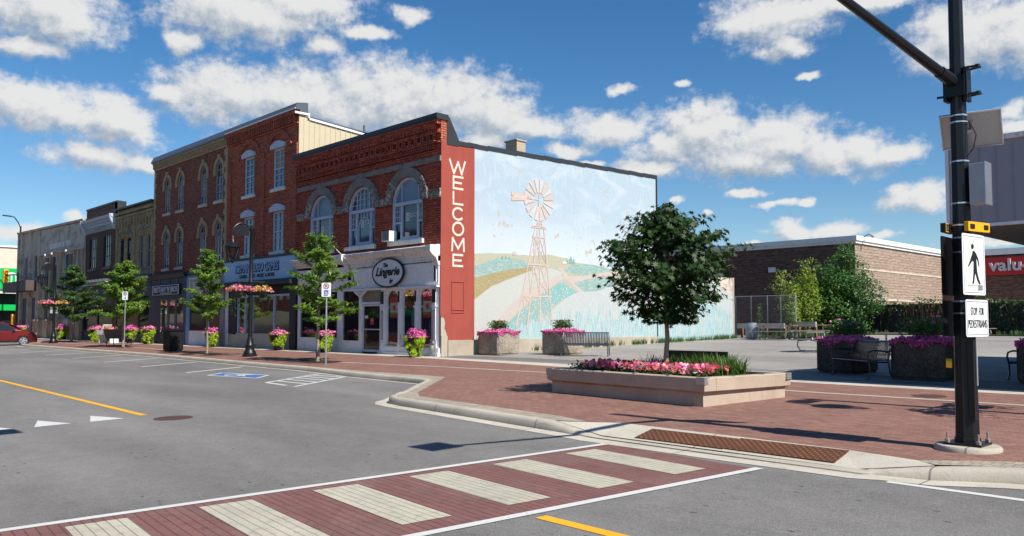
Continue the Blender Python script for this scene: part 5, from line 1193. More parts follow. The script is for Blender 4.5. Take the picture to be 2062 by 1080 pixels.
for q in (((a, .2, .6), (b_, .2, .6), (b_, d_, .6), (a, d_, .6)), ((a, d_, .6), (b_, d_, .6), (b_, d_, 3), (a, d_, 3)), ((a, .2, 2.9), (b_, .2, 2.9), (b_, d_, 2.9), (a, d_, 2.9)), ((a, .2, .6), (a, d_, .6), (a, d_, 3), (a, .2, 3)), ((b_, .2, .6), (b_, d_, .6), (b_, d_, 3), (b_, .2, 3))): mb.quad(*q)
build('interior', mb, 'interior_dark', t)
mq = thing('mannequin', 'mannequin in a pale blouse and red skirt in the grey shop window', 'mannequin', (-26.5, .7, .62))
mb = MB(); mb.lathe((0, 0, 0), [(.16, .35), (.20, .5), (.16, 1.0), (.12, 1.1)], 12); smooth_angle(build('skirt', mb, 'cloth_red', mq, local=True))
mb = MB(); mb.lathe((0, 0, 0), [(.13, 1.08), (.18, 1.3), (.17, 1.45), (.06, 1.55)], 12); mb.tube([(-.18, 0, 1.45), (-.25, 0, 1.2), (-.2, -.08, 1.0)], .04, 7); mb.tube([(.18, 0, 1.45), (.25, 0, 1.2), (.2, -.08, 1.0)], .04, 7); smooth_angle(build('blouse', mb, 'sign_white', mq, local=True))
mb = MB(); mb.lathe((0, 0, 0), [(.04, 1.5), (.05, 1.58), (.09, 1.68), (.08, 1.8), (.02, 1.86)], 12); mb.tube([(-.06, 0, 0), (-.07, 0, .4)], .05, 8); mb.tube([(.06, 0, 0), (.07, 0, .4)], .05, 8); smooth_angle(build('body', mb, 'skin_plastic', mq, local=True))
mb = MB(); mb.box(-29.2, -24.85, -.26, -.2, 3.02, 3.70); sb = build('sign_board', mb, 'ink_black', t)
mb = MB(); mb.ring([(-29.12, 3.06), (-29.12, 3.66), (-24.93, 3.66), (-24.93, 3.06)], [(-29.04, 3.09), (-29.04, 3.63), (-25.01, 3.63), (-25.01, 3.09)], F0, .26, .275); recalc(build('rim', mb, 'sign_white', sb))
text('lettering', "Brittany 'n' Bros".upper(), 'sign_white', sb, FX(-.26), (-28.9, -25.15, 3.22, 3.57), .012, bold=.005)
mb = MB(); mb.box(-27.8, -26.0, -.27, -.26, 3.14, 3.18); build('small_print', mb, 'sign_white', sb)
mb = MB(); mb.box(-24.18, -23.75, -.10, .2, 0, 4.1); mb.box(-19.45, XB-.02, -.12, .2, 0, 4.15, 1); mb.box(-23.75, -19.45, -.08, .2, 0, .85, 2); mb.box(-23.75, -19.45, -.06, .2, 2.85, 3.1, 1); mb.box(-21.2, -21.05, -.07, .1, .85, 2.85, 2)
mb.box(-23.7, -19.4, -.10, .2, 3.95, 4.12, 1); build('storefront_blue', mb, ['storefront_blue', 'frame_grey', 'white_paint'], t)
g_ = MB(); g_.flat([(-23.75, .85), (-23.75, 2.85), (-19.45, 2.85), (-19.45, .85)], lambda u, v: F0(u, v, .02)); build('shop_window', g_, 'glass_shop', t)
mb = MB(); mb.box(-23.6, -19.55, -.16, -.08, 3.12, 3.95); sb = build('sign_board', mb, 'stone_panel', t); mb = MB(); mb.ring([(-23.62, 3.1), (-23.62, 3.97), (-19.53, 3.97), (-19.53, 3.1)], [(-23.54, 3.16), (-23.54, 3.91), (-19.61, 3.91), (-19.61, 3.16)], F0, .08, .18); recalc(build('rim', mb, 'white_clean', sb))
text('lettering', 'FASHIONS', 'sign_white', sb, FX(-.16), (-22.9, -19.85, 3.30, 3.72), .05, bold=.01)

# ================================================================ the yellow brick building
t = thing('yellow_brick_building', 'two storey dirty yellow brick building with four narrow arched windows and hanging brick corbels', 'building', (-33.4, 8, 0))
XA, XB = -36.93, -29.88; cols = [(-36.2, -35.38), (-34.85, -34.03), (-32.48, -31.72), (-31.12, -30.32)]
hs = [opening(a, b_, 5.0, 7.05, 7.28, 8) for a, b_ in cols]
mb = MB(); wall_panel(mb, [(XA, 4.4), (XA, 9.35), (XB, 9.35), (XB, 4.4)], hs, F0, .25); mb.box(XA, XB, .27, 18, 4.4, 9.2); mb.box(XA, XB, .1, 18, -.1, 4.4); build('front_wall', mb, 'brick_yellow', t)
for i, (a, b_) in enumerate(cols):
    wn, _ = window(t, F0, a, b_, 5.0, 7.05, 7.28, 'frame_grey' if i > 1 else 'storefront_black', 'glass_dark', 1 if i < 2 else 2, 2, .07, .14, sill='stone_grey', n=8)
    mb = MB(); cx = (a+b_)/2; crude_arch_ring(mb, F0, cx, 7.0, .50, .60, 0, .06, 0, 10, 165, 15); crude_arch_ring(mb, F0, cx, 7.0, .70, .78, 0, .09, 0, 10, 165, 15); recalc(build('arch_hood', mb, 'brick_yellow', wn))
mb = MB()
for x in (-36.75, -33.3, -30.05): mb.prism([(x-.17, 4.5), (x+.17, 4.5), (x+.17, 8.4), (x-.17, 8.4)], F0, 0, .08)
x = XA+.1; k = 0
while x < XB-.1: h = (.75, .35, .55, .35)[k % 4]; mb.prism([(x, 8.7-h), (x+.14, 8.7-h), (x+.14, 8.7), (x, 8.7)], F0, 0, .14); mb.prism([(x+.03, 8.6-h), (x+.11, 8.6-h), (x+.11, 8.7-h), (x+.03, 8.7-h)], F0, 0, .09); x += .29; k += 1
for z0, z1, d_ in ((8.7, 8.82, .16), (8.95, 9.1, .2)): mb.prism([(XA, z0), (XB, z0), (XB, z1), (XA, z1)], F0, 0, d_)
recalc(build('corbel_frieze', mb, 'brick_yellow', t)); mb = MB(); mb.box(XA-.03, XB, -.26, .3, 9.30, 9.42); build('parapet_cap', mb, 'dark_cap', t)
mb = MB(); mb.prism([(0, 4.15), (.35, 4.2), (.5, 4.3), (.1, 4.52), (0, 4.55)], lambda u, v, d: (d, -u, v), XA, XB, 1); mb.box(XA, -33.3, -.1, .1, 3.55, 4.15, 2); mb.box(-33.3, XB, -.1, .1, 3.2, 4.15, 0); mb.box(XA, XA+.4, -.08, .1, 0, 4.1, 2); mb.box(-33.5, -33.1, -.08, .1, 0, 4.1, 2); mb.box(XB-.3, XB, -.08, .1, 0, 4.1, 0); mb.box(XA, XB, -.06, .1, 0, .6, 0); mb.box(XA+.4, XB-.3, -.06, .1, 3.1, 3.2, 0)
mb.box(-33.1, -32.2, -.07, .1, .3, 1.9, 2)
sf = build('storefront', mb, ['storefront_dark', 'cap_slate', 'wood_brown'], t)
g_ = MB(); g_.flat([(XA+.4, .6), (XA+.4, 3.5), (-33.5, 3.5), (-33.5, .6)], lambda u, v: F0(u, v, .02)); g_.flat([(-33.1, .6), (-33.1, 3.1), (XB-.3, 3.1), (XB-.3, .6)], lambda u, v: F0(u, v, .02)); build('shop_window', g_, 'glass_shop', t)
mb = MB(); mb.lathe((-34.0, -.45, 4.0), [(.02, -.2), (.14, -.12), (.16, 0), (.1, .12), (.02, .2)], 12); smooth_angle(build('globe_lamp', mb, 'white_clean', t))

# ================================================================ the small dark brick building
t = thing('dark_brick_building', 'small dark brown brick building with a pale green moulded cornice and two tall windows', 'building', (-40.4, 8, 0))
XA, XB = -43.88, -36.96; cols = [(-43.0, -41.45), (-39.75, -38.2)]
hs = [opening(a, b_, 5.4, 7.8, 7.8) for a, b_ in cols]
mb = MB(); wall_panel(mb, [(XA, 4.4), (XA, 10.0), (XB, 10.0), (XB, 4.4)], hs, F0, .25); mb.box(XA, XB, .27, 18, 4.4, 9.6); mb.box(XA, XB, .1, 18, -.1, 4.4); build('front_wall', mb, 'brick_dark', t)
for a, b_ in cols: window(t, F0, a, b_, 5.4, 7.8, 7.8, 'storefront_black', 'glass_dark', 3, 3, .09, .10, sill='stone_grey')
mb = MB(); mb.prism([(0, 8.55), (.12, 8.55), (.12, 8.85), (.4, 8.95), (.48, 9.12), (0, 9.22)], lambda u, v, d: (d, -u, v), XA-.15, XB-.05); mb.prism([(XA+.1, 8.15), (XB-.1, 8.15), (XB-.1, 8.57), (XA+.1, 8.57)], F0, 0, .06, 1)
x = XA
while x < XB-.2: mb.prism([(x, 8.72), (x+.14, 8.72), (x+.14, 8.88), (x, 8.88)], F0, .12, .30); x += .3
for x in (XA-.1, XB-.45): mb.prism([(0, 8.1), (.1, 8.1), (.34, 8.6), (.5, 8.95), (.5, 9.16), (0, 9.2)], lambda u, v, d: (d, -u, v), x, x+.35)
recalc(build('cornice', mb, ['frame_blue', 'plaster_green'], t))
x = -41.7
for k in range(6):
    mb = MB(); mb.ring([(x, 8.24), (x, 8.48), (x+.26, 8.48), (x+.26, 8.24)], [(x+.07, 8.30), (x+.07, 8.42), (x+.19, 8.42), (x+.19, 8.30)], F0, .06, .10); x += .42; recalc(build('relief_block', mb, 'plaster_green', t))
mb = MB(); mb.box(XA-.03, XB+.02, -.05, .3, 10.0, 10.12); mb.box(XB-.5, XB+.05, .0, .6, 9.2, 10.1); build('parapet_cap', mb, 'dark_cap', t)
mb = MB(); mb.box(XA, XB, -.1, .1, 3.3, 4.1, 0); mb.box(XA, XB, -.7, .0, 4.22, 4.30, 1); mb.box(XA+.3, XB-.8, -.75, -.66, 4.05, 4.13, 2)
x = XA+.2
while x < XB: mb.box(x, x+.08, -.8, .0, 4.3, 4.48, 0); x += .8
mb.box(XA, XA+.3, -.1, .1, 0, 3.3, 3); mb.box(XB-.3, XB, -.1, .1, 0, 3.3, 3); mb.box(XA, XB, -.08, .1, 0, .8, 0); mb.box(-40.6, -40.4, -.08, .1, .8, 3.3, 3); mb.box(XA, XB, -.08, .1, 2.5, 2.62, 3); build('storefront', mb, ['storefront_dark', 'frame_grey', 'white_clean', 'storefront_black'], t)
g_ = MB(); g_.flat([(XA+.3, .8), (XA+.3, 3.3), (XB-.3, 3.3), (XB-.3, .8)], lambda u, v: F0(u, v, .02)); build('shop_window', g_, 'glass_shop', t)

# ================================================================ the pale stone building
t = thing('pale_stone_building', 'two storey pale stone building with tall pilasters and a broad plain parapet', 'building', (-53.5, 8, 0))
XA, XB = -63.9, -43.92; hs = []; cl = []
for a, b_, z0, z1 in ((-62.2, -60.9, 5.35, 7.4), (-58.9, -57.6, 5.35, 7.4), (-51.6, -50.3, 1.6, 7.1), (-49.8, -47.8, 1.6, 7.1), (-55.6, -54.6, 1.6, 7.0), (-45.8, -44.6, 1.6, 7.1)): hs.append(opening(a, b_, z0, z1, z1)); cl.append((a, b_, z0, z1))
mb = MB(); wall_panel(mb, [(XA, 0), (XA, 9.75), (XB, 9.28), (XB, 0)], hs, F0, .3); mb.box(XA, XB, .32, 18, -.1, 9.2); build('front_wall', mb, 'stone_pale', t)
for a, b_, z0, z1 in cl: window(t, F0, a, b_, z0, z1, z1, 'frame_blue' if z0 < 5 else 'frame_grey', 'glass_dark', 2, 3 if z0 > 5 else 5, .12, .2, sill=None)
mb = MB()
for x in (-63.6, -62.6, -59.5, -56.4): mb.prism([(x-.22, 0), (x+.22, 0), (x+.22, 9.75), (x-.22, 9.75)], F0, 0, .22)
mb.prism([(-56.2, 7.45), (XB, 7.30), (XB, 9.20), (-56.2, 9.50)], F0, 0, .12); mb.prism([(-56.2, 7.25), (XB, 7.10), (XB, 7.30), (-56.2, 7.45)], F0, 0, .22)
mb.prism([(XA, 9.75), (XA, 9.9), (XB, 9.43), (XB, 9.28)], F0, -.3, .28)
recalc(build('parapet', mb, 'stone_panel', t))
for x in (-54.0, -52.3, -47.2): mb = MB(); mb.prism([(x-.36, 1.5), (x+.36, 1.5), (x+.36, 6.9), (x-.36, 6.9)], F0, 0, .16); recalc(build('dark_panel', mb, 'brown_panel', t))
for x in (-56.9, -55.9, -53.2, -50.05, -46.5, -44.3): mb = MB(); mb.prism([(x-.14, .2), (x+.14, .2), (x+.14, 7.1), (x-.14, 7.1)], F0, 0, .16); mb.prism([(x-.3, 0.1), (x+.3, .1), (x+.3, 1.5), (x-.3, 1.5)], F0, 0, .34); mb.prism([(x-.34, 1.5), (x+.34, 1.5), (x+.34, 1.62), (x-.34, 1.62)], F0, 0, .4); recalc(build('pilaster', mb, 'stone_warm', t))
for x in (): mb.prism([(x-.14, .2), (x+.14, .2), (x+.14, 7.1), (x-.14, 7.1)], F0, 0, .26); mb.prism([(x-.3, 0.1), (x+.3, .1), (x+.3, 1.5), (x-.3, 1.5)], F0, 0, .34); mb.prism([(x-.34, 1.5), (x+.34, 1.5), (x+.34, 1.62), (x-.34, 1.62)], F0, 0, .4)
mb = MB(); x = -53.0; rr = random.Random(5)
for grp_ in (5, 2, 2, 3):
    for k in range(grp_):
        w_ = .22; kind = rr.choice('IOH')
        mb.prism([(x, 7.62), (x+.07, 7.62), (x+.07, 8.05), (x, 8.05)], F0, .12, .19)
        if kind != 'I': mb.prism([(x+w_, 7.62), (x+w_+.07, 7.62), (x+w_+.07, 8.05), (x+w_, 8.05)], F0, .12, .19); mb.prism([(x+.07, 7.80 if kind == 'H' else 7.98), (x+w_, 7.80 if kind == 'H' else 7.98), (x+w_, 7.87 if kind == 'H' else 8.05), (x+.07, 7.87 if kind == 'H' else 8.05)], F0, .12, .18)
        x += .42
    x += .25
recalc(build('lettering', mb, 'white_clean', t))
for x in (-53.9, -51.9, -47.9): mb = MB(); mb.lathe((x, -.3, 7.15), [(.02, -.1), (.1, -.05), (.11, .05), (.02, .12)], 10); smooth_angle(build('globe_lamp', mb, 'white_clean', t))
mb = MB(); mb.box(-65.4, -57.1, -1.0, 0, 4.20, 5.12); build('canopy', mb, 'brown_panel', t)
for a, b_ in ((-62.2, -61.0), (-60.3, -59.8), (-58.9, -58.0)): mb = MB(); mb.box(a, b_, -.03, .02, .1, 3.6); build('door', mb, 'storefront_dark', t)

# ================================================================ bank across the side street
t = thing('cream_bank_building', 'plain cream commercial building at the far left carrying a square green sign', 'building', (-80, 8, 0))
mb = MB(); mb.box(-98, -78, -3, 30, 4.65, 9.62); mb.box(-98, -79.5, -2, 30, -.3, 4.65, 1); mb.box(-98.2, -77.85, -3.2, 30, 9.62, 9.8, 2); mb.box(-78.0, -77.9, -3, 30, 4.55, 4.75, 2); build('wall', mb, ['cream_wall', 'storefront_black', 'white_clean'], t)
mb = MB(); mb.box(-79.5, -78.4, -1.5, 29, 2.7, 3.35); build('green_band', mb, 'green_sign', t)
for y in (0.2, 2.2, 4.2, 6.2):
    mb = MB(); mb.box(-79.52, -79.42, y, y+1.7, .2, 2.6); build('shop_window', mb, 'glass_shop', t)
mb = MB(); mb.box(-78, -77.75, 1.35, 3.10, 5.0, 7.30); sg = build('sign_board', mb, 'green_sign', t)
text('lettering', 'TD', 'sign_white', sg, FE(-77.75), (1.75, 2.95, 5.45, 6.85), .03, bold=.03)

# ================================================================ supermarket of split blocks
t = thing('block_supermarket', 'low brown and tan block building with a white roof edge and a red store sign', 'building', (0, 46, 0))
mb = MB(); mb.box(-40, 1.10, 35.0, 40, .0, 6.9, 0); mb.box(-40, 1.099, 35.02, 60, .0, 6.88, 1); mb.box(1.08, 40, 51.5, 60, .0, 6.55, 2); build('wall', mb, ['block_dark', 'block_tan', 'block_dark'], t)
mb = MB(); mb.quad((1.104, 35.0, 0), (1.104, 51.5, 0), (1.104, 51.5, 6.9), (1.104, 35.0, 6.9)); build('side_wall', mb, 'block_tan', t)
mb = MB(); mb.box(1.10, 1.14, 35.0, 51.5, 4.95, 5.08); mb.box(1.10, 1.14, 35, 51.5, 2.9, 3.03); build('pale_courses', mb, 'stone_pale', t)
mb = MB(); mb.box(-40.2, 1.32, 34.8, 51.3, 6.9, 7.22); mb.box(-40.1, 1.22, 34.9, 51.4, 6.72, 6.9); mb.box(1.2, 40, 51.3, 60, 6.62, 7.10); build('roof', mb, 'white_clean', t)
mb = MB(); mb.box(4.3, 22, 51.28, 51.5, 5.03, 6.42); sg = build('sign_board', mb, 'red_sign', t)
text('lettering', 'valu-mart', 'letter_grey', sg, FX(51.28), (4.58, 10.1, 5.34, 6.28), .15, bold=.025, spacing=1.04)
mb = MB(); mb.box(-5.2, -4.7, 34.8, 35, 5.0, 5.35); build('wall_light', mb, 'white_clean', t)
mb = MB(); mb.tube([(1.3, 36, 7.2), (1.7, 36, 7.35)], .05, 6); mb.tube([(1.7, 36, 7.35), (1.95, 36, 7.15)], .09, 8); build('roof_camera', mb, 'steel_grey', t)
mb = MB(); mb.ring([(37.5, .6), (37.5, 3.45), (39.1, 3.45), (39.1, .6)], [(37.7, .6), (37.7, 3.3), (38.9, 3.3), (38.9, .6)], FE(1.1), 0, .1); recalc(build('door_frame', mb, 'frame_grey', t))

# ================================================================ overhanging metal clad building on the right
t = thing('metal_clad_building', 'grey metal panelled upper storey jutting out high at the right edge of the view', 'building', (26, 4, 0))
mb = MB(); mb.box(19.05, 40, -1.90, 10, 3.26, 4.92); mb.box(23.4, 40, -1.2, 10, -.1, 3.26)
x = 19.05
while x < 32: mb.box(x, x+.012, -1.915, -1.895, 3.30, 4.86); x += .30
build('wall', mb, 'metal_panel', t)
mb = MB(); mb.box(18.98, 40, -1.98, 10.05, 4.92, 5.02); mb.box(19.02, 19.08, -1.93, -1.87, 3.26, 4.92); mb.box(19.03, 40, -1.93, -1.85, 3.22, 3.28); build('edge_trim', mb, 'white_paint', t)
mb = MB(); mb.box(19.06, 40, -1.84, 9.98, 3.235, 3.258); build('soffit', mb, 'soffit_dark', t)

# ================================================================ raised planter with the maple
PX, PY = 15.2, -6.75
t = thing('raised_planter', 'long low pinkish concrete planter box with metal corner caps standing on the brick pavement', 'planter', (PX, PY, G(PY)))
lo = [(13.13, -7.55), (17.0, -7.87), (17.30, -5.58), (13.40, -5.30)]
cxy = Vector((sum(p[0] for p in lo)/4, sum(p[1] for p in lo)/4))
def grow(d): 
    out = []
    for p in lo: v = Vector(p) - cxy; u = Vector(((1 if v.x > 0 else -1), (1 if v.y > 0 else -1))); out.append((p[0]+u.x*d, p[1]+u.y*d))
    return out
zb, zl, zt_ = -0.22, 0.095, 0.345
def loopbox(mb, rings, cap=True):
    vs = []; n = 4
    for pts, z in rings: vs += [(x, y, z) for x, y in pts]
    fs = [(i*n+k, i*n+(k+1) % n, (i+1)*n+(k+1) % n, (i+1)*n+k) for i in range(len(rings)-1) for k in range(n)]
    mb.add(vs, fs)
mb = MB(); loopbox(mb, [(grow(0), zb), (grow(0), zl-.02), (grow(.03), zl), (grow(.075), zl+.02), (grow(.085), zt_-.012), (grow(.072), zt_), (grow(-.11), zt_), (grow(-.12), zt_-.25)])
recalc(build('box', mb, 'concrete_pink', t))
mb = MB(); p4 = grow(-.1); mb.quad(*[(x, y, .29) for x, y in p4]); build('soil', mb, 'soil', t)
for i, (x, y) in enumerate(grow(.088)):
    sx = 1 if x > PX else -1; sy = 1 if y > PY else -1; mb = MB()
    mb.box(min(x, x-sx*.17), max(x, x-sx*.17), min(y+sy*.006, y-sy*.02), max(y+sy*.006, y-sy*.02), .23, .352)
    mb.box(min(x+sx*.006, x-sx*.02), max(x+sx*.006, x-sx*.02), min(y+.0, y-sy*.17), max(y+.0, y-sy*.17), .23, .351); build('corner_cap', mb, 'galv', t)
e = grow(.08)
for i in range(4):
    a, b_ = Vector(e[i]), Vector(e[(i+1) % 4]); n = 4 if i % 2 == 0 else 2
    for k in range(1, n+1):
        q = a.lerp(b_, k/(n+1)); d = (cxy-q); d = Vector((0, 1 if d.y > 0 else -1)) if i % 2 == 0 else Vector((1 if d.x > 0 else -1, 0)); mb = MB(); r_ = q + d*.06
        mb.obox((r_.x, r_.y, zt_+.004), (d.y, d.x, 0), (d.x, d.y, 0), (0, 0, 1), .03, .055, .012); build('skate_stop', mb, 'galv', t)
rng = np.random.default_rng(11)
def inbox(n, u0=.04, u1=.96, v0=.05, v1=.9):
    u = rng.uniform(u0, u1, n); v = rng.uniform(v0, v1, n); q = [Vector(a) for a in grow(-.14)]
    P = [tuple((q[0].lerp(q[1], uu)).lerp(q[3].lerp(q[2], uu), vv)) for uu, vv in zip(u, v)]; return np.array(P)
fl = thing('flower_bed', 'mixed bed of red, pink and white petunias filling the front of the raised planter', 'flowers', (PX, PY-.6, .3))
def bed(n, z0, z1, **k): P = inbox(n, **k); return np.c_[P, rng.uniform(z0, z1, n)]
leaf_mesh('foliage', bed(3200, .30, .46, v0=.02, v1=.6), .06, 'oval', ['leaf_bush', 'leaf_dull'], fl, 5)
leaf_mesh('petals_red', bed(560, .40, .53, v0=.02, v1=.5, u0=.10), .072, 'petal', 'petal_red', fl, 6, up=.5)
leaf_mesh('petals_pink', bed(300, .40, .53, v0=.02, v1=.5, u0=.2), .072, 'petal', ['petal_pink', 'petal_magenta'], fl, 7, up=.5)
leaf_mesh('petals_white', bed(90, .42, .53, v0=.02, v1=.4, u0=.3), .072, 'petal', 'petal_white', fl, 8, up=.5)
leaf_mesh('silver_leaves', bed(160, .33, .45, v0=.05, v1=.35, u0=.03, u1=.14), .07, 'oval', 'leaf_silver', fl, 9)
def clump(name, label, mat, u0, u1, v0, v1, n, L, seed):
    P = inbox(n, u0, u1, v0, v1); c = P.mean(0); r_ = thing(name, label, 'plant', (c[0], c[1], .3)); blades('leaves', [(x, y, .30) for x, y in P], 14, L, mat, r_, seed, .032, .75)
clump('daylily_clump', 'dark grassy clump of arching leaves left of the maple trunk', 'grass_dark', .30, .52, .55, .88, 20, .36, 4)
clump('daylily_clump', 'broad bright clump of arching grassy leaves right of the maple trunk', 'grass_blade', .60, .90, .45, .88, 40, .42, 5)
clump('daylily_clump', 'small spiky clump of leaves in the right end of the raised planter', 'grass_blade', .91, .96, .4, .7, 5, .32, 6)

def make_tree(name, label, base, H, crown, rad, nb, dens_, leafsize, shape, leafm, seed, tr=.07, sub=3, droop=.15, rise=.35, up=.8, lean=(0, 0), clump=.09, group=None, bark='bark', cat='tree', extra=None, outw=True, ldroop=.3):
    r_ = thing(name, label, cat, base, group=group); w_ = MB(); rg_ = random.Random(seed)
    pts, outs = branchy(rg_, (0, 0, 0), H, crown, rad, nb, dens_, w_, sub, droop, rise, lean, tr, clump)
    tk = build('trunk', w_, bark, r_, local=True); smooth_angle(tk, 60)
    if extra: e_, eo = extra(rg_); pts += e_; outs += eo
    cr = leaf_mesh('crown', pts, leafsize, shape, leafm, r_, seed, up, ldroop, outs if outw else None, local=True); return r_
MP = [(0, .55), (.12, .95), (.28, 1.22), (.42, 1.30), (.54, 1.24), (.66, .98), (.76, .64), (.88, .34), (1.0, .08)]
def maple_r(t_, az):
    t_ = min(1, max(0, t_))
    for (a, ra), (b_, rb) in zip(MP, MP[1:]):
        if a <= t_ <= b_: base = ra+(rb-ra)*(t_-a)/(b_-a); break
    return base*(1+.12*math.sin(az*3+1)+.09*math.sin(az*5+t_*6))
MX, MY = 15.36, -6.62
def maple_extra(rg_):
    P, O = [], []
    for _ in range(2500):
        z = rg_.uniform(1.02, 3.25); t_ = (z-1.0)/2.4; a = rg_.uniform(0, 6.283); r = maple_r(t_, a)*(rg_.random()**.45)*.86
        if math.sin(a*4+z*5)*math.sin(z*7+a*2) > .42: continue
        P.append((r*math.cos(a), r*math.sin(a), z)); O.append((math.cos(a), math.sin(a), .3))
    return P, O
make_tree('maple_tree', 'dark green round headed maple growing out of the raised planter', (MX, MY, .26), 3.36, .30, maple_r, 54, 34, .125, 'palm', 'leaf_maple', 21, tr=.054, sub=4, droop=.22, rise=.16, up=.55, clump=.085, extra=maple_extra, ldroop=.5)

# bench seen from behind the planter
def bench(rz, loc, label, metal='bench_black', W=1.8, group=None, strap=True, cat='bench'):
    r_ = thing('park_bench', label, cat, loc, rz, group); m_ = metal
    mb = MB(); n = int(W/.062)
    for i in range(n):
        x = -W/2+.06 + (W-.12)*i/(n-1)
        pts = [(x, .30, .415), (x, .05, .40), (x, -.18, .425), (x, -.27, .46)]
        pts = [(x, -.28, .41), (x, -.24, .43), (x, 0, .41), (x, .17, .425)]
        for p, q in zip(pts, pts[1:]): mb.bar(p, q, .034, .006)
    for y, z in ((-.29, .405), (.18, .425)): mb.tube([(-W/2, y, z), (W/2, y, z)], .016, 8)
    build('seat', mb, m_, r_, local=True)
    mb = MB()
    for i in range(n):
        x = -W/2+.06 + (W-.12)*i/(n-1); pts = [(x, .20, .45), (x, .235, .60), (x, .30, .80), (x, .335, .86)]
        for p, q in zip(pts, pts[1:]): mb.bar(p, q, .040, .006, up=(0, 1, 0))
    for y, z in ((.195, .45), (.34, .865)): mb.tube([(-W/2, y, z), (W/2, y, z)], .018, 8)
    build('backrest', mb, m_, r_, local=True)
    for s_ in (-1, 1):
        x = s_*W/2; mb = MB()
        mb.tube([(x, -.30, .0), (x, -.25, .14), (x, -.27, .40)], .02, 8); mb.tube([(x, .33, .0), (x, .24, .14), (x, .20, .42), (x, .24, .62), (x, .35, .88)], .02, 8); mb.tube([(x, -.27, .38), (x, .2, .38)], .018, 8)
        mb.box(x-.035, x+.035, -.34, -.26, 0, .015); mb.box(x-.035, x+.035, .29, .37, 0, .015); smooth_angle(build('leg_frame', mb, m_, r_, local=True))
        mb = MB(); mb.tube([(x, -.27, .40), (x, -.31, .52), (x, -.28, .62), (x, -.15, .655), (x, .05, .645), (x, .18, .62), (x, .27, .66)], .021, 8); smooth_angle(build('armrest', mb, m_, r_, local=True))
    return r_
bench(R(33), (4.62, 3.25, G(3.25)), 'slatted steel bench with shiny back in front of the mural', 'bench_metal', 1.75)
bench(R(-38), (16.45, -.22, G(-.2)), 'black slatted bench between the two shaded planters left of the pole', 'bench_black', 1.7)
bench(R(-30), (20.1, .75, G(.2)), 'dim black bench in deep shade right of the crossing pole', 'bench_black', 1.5)
t = thing('park_bench', 'dark green bench seen from behind, just past the raised planter', 'bench', (14.8, -4.75, G(-4.75)))
mb = MB(); mb.box(-.78, .78, -.03, .02, .40, .775); build('backrest', mb, 'bench_green', t, local=True)
mb = MB(); mb.box(-.78, .78, .02, .42, .40, .44); build('seat', mb, 'bench_green', t, local=True)
for s_ in (-1, 1):
    mb = MB(); mb.box(s_*.7-.03, s_*.7+.03, -.02, .4, 0, .40); build('leg', mb, 'bench_green', t, local=True)

# ---------------------------------------------------------------- concrete planters with pink petunias
def planter(loc, w_, d_, h, label, seed, top='plant', mat='aggregate', grp='aggregate concrete planters with pink petunias', plantsz=.42, petal='petal_pink'):
    r_ = thing('concrete_planter', label, 'planter', loc, 0, grp); mb = MB(); hw, hd = w_/2, d_/2
    prof = [(-.03, .0), (-.03, .04), (0, .06), (0, h-.02), (-.02, h), (-.10, h), (-.11, h-.14)]; vs = []
    for o_, z in prof:
        for sx, sy in ((-1,-1),(1,-1),(1,1),(-1,1)):
            c = .06; X, Y = hw+o_, hd+o_
            a, b_ = ((sx*(X-c), sy*Y), (sx*X, sy*(Y-c)))
            if sx*sy < 0: a, b_ = a, b_
            else: a, b_ = b_, a
            vs += [(a[0], a[1], z), (b_[0], b_[1], z)]
    n = 8; fs = [(i*n+k, i*n+(k+1) % n, (i+1)*n+(k+1) % n, (i+1)*n+k) for i in range(len(prof)-1) for k in range(n)] + [tuple(range(n-1, -1, -1)), tuple((len(prof)-1)*n+k for k in range(n))]
    mb.add(vs, fs); recalc(build('box', mb, mat, r_, local=True))
    rg_ = np.random.default_rng(seed); m = 900
    ang = rg_.uniform(0, 6.283, m); e_ = rg_.random(m)
    P = np.c_[rg_.uniform(-hw*1.02, hw*1.02, m), rg_.uniform(-hd*1.02, hd*1.02, m), np.zeros(m)]
    edge = np.maximum(np.abs(P[:, 0])/hw, np.abs(P[:, 1])/hd); mound = .07*np.sin(P[:, 0]*7+seed)*np.cos(P[:, 1]*6)
    P[:, 2] = h + .13 - .10*edge**3 + mound*.4 + rg_.normal(0, .02, m)
    k = 640; s_ = rg_.integers(0, 2, k); q = rg_.uniform(-1, 1, k)
    H_ = np.c_[np.where(s_ == 0, q*hw, hw*1.03), np.where(s_ == 0, -hd*1.04, q*hd), h + .06 - np.abs(rg_.normal(0, .055, k))*(1+.8*np.sin(q*5+seed))]
    pr = r_
    leaf_mesh('foliage', np.r_[P[:500]-[0, 0, .03], H_[:160]-[0, 0, .02]], .06, 'oval', 'leaf_dull', pr, seed+1, local=True)
    leaf_mesh('petals', np.r_[P[200:], H_], .058, 'petal', [petal, 'petal_magenta', petal], pr, seed+2, up=.45, local=True)
    if top:
        m2 = 900; c = rg_.normal(0, 1, (m2, 3)); c = np.clip(c, -1.9, 1.9)*[plantsz*.42, plantsz*.42, plantsz*.36]; c[:, 2] = h + .18 + np.abs(c[:, 2]); c[:, 0] += .0
        leaf_mesh('centre_plant', c, .085, 'oval', ['leaf_dull', 'leaf_bush'], pr, seed+3, up=.5, local=True)
        tp = c[c[:, 2] > h+.40][:14]+[0, 0, .05]
        if len(tp): leaf_mesh('centre_blooms', tp, .07, 'petal', 'petal_pink', pr, seed+4, local=True)
    return r_
planter((.88, 2.31, G(2.3)), 1.20, 1.22, .86, 'square concrete planter of pink petunias nearest the red WELCOME strip', 31)
planter((3.02, 3.75, G(3.75)), 1.20, 1.20, .86, 'square concrete planter of pink petunias behind the shiny slatted bench', 35)
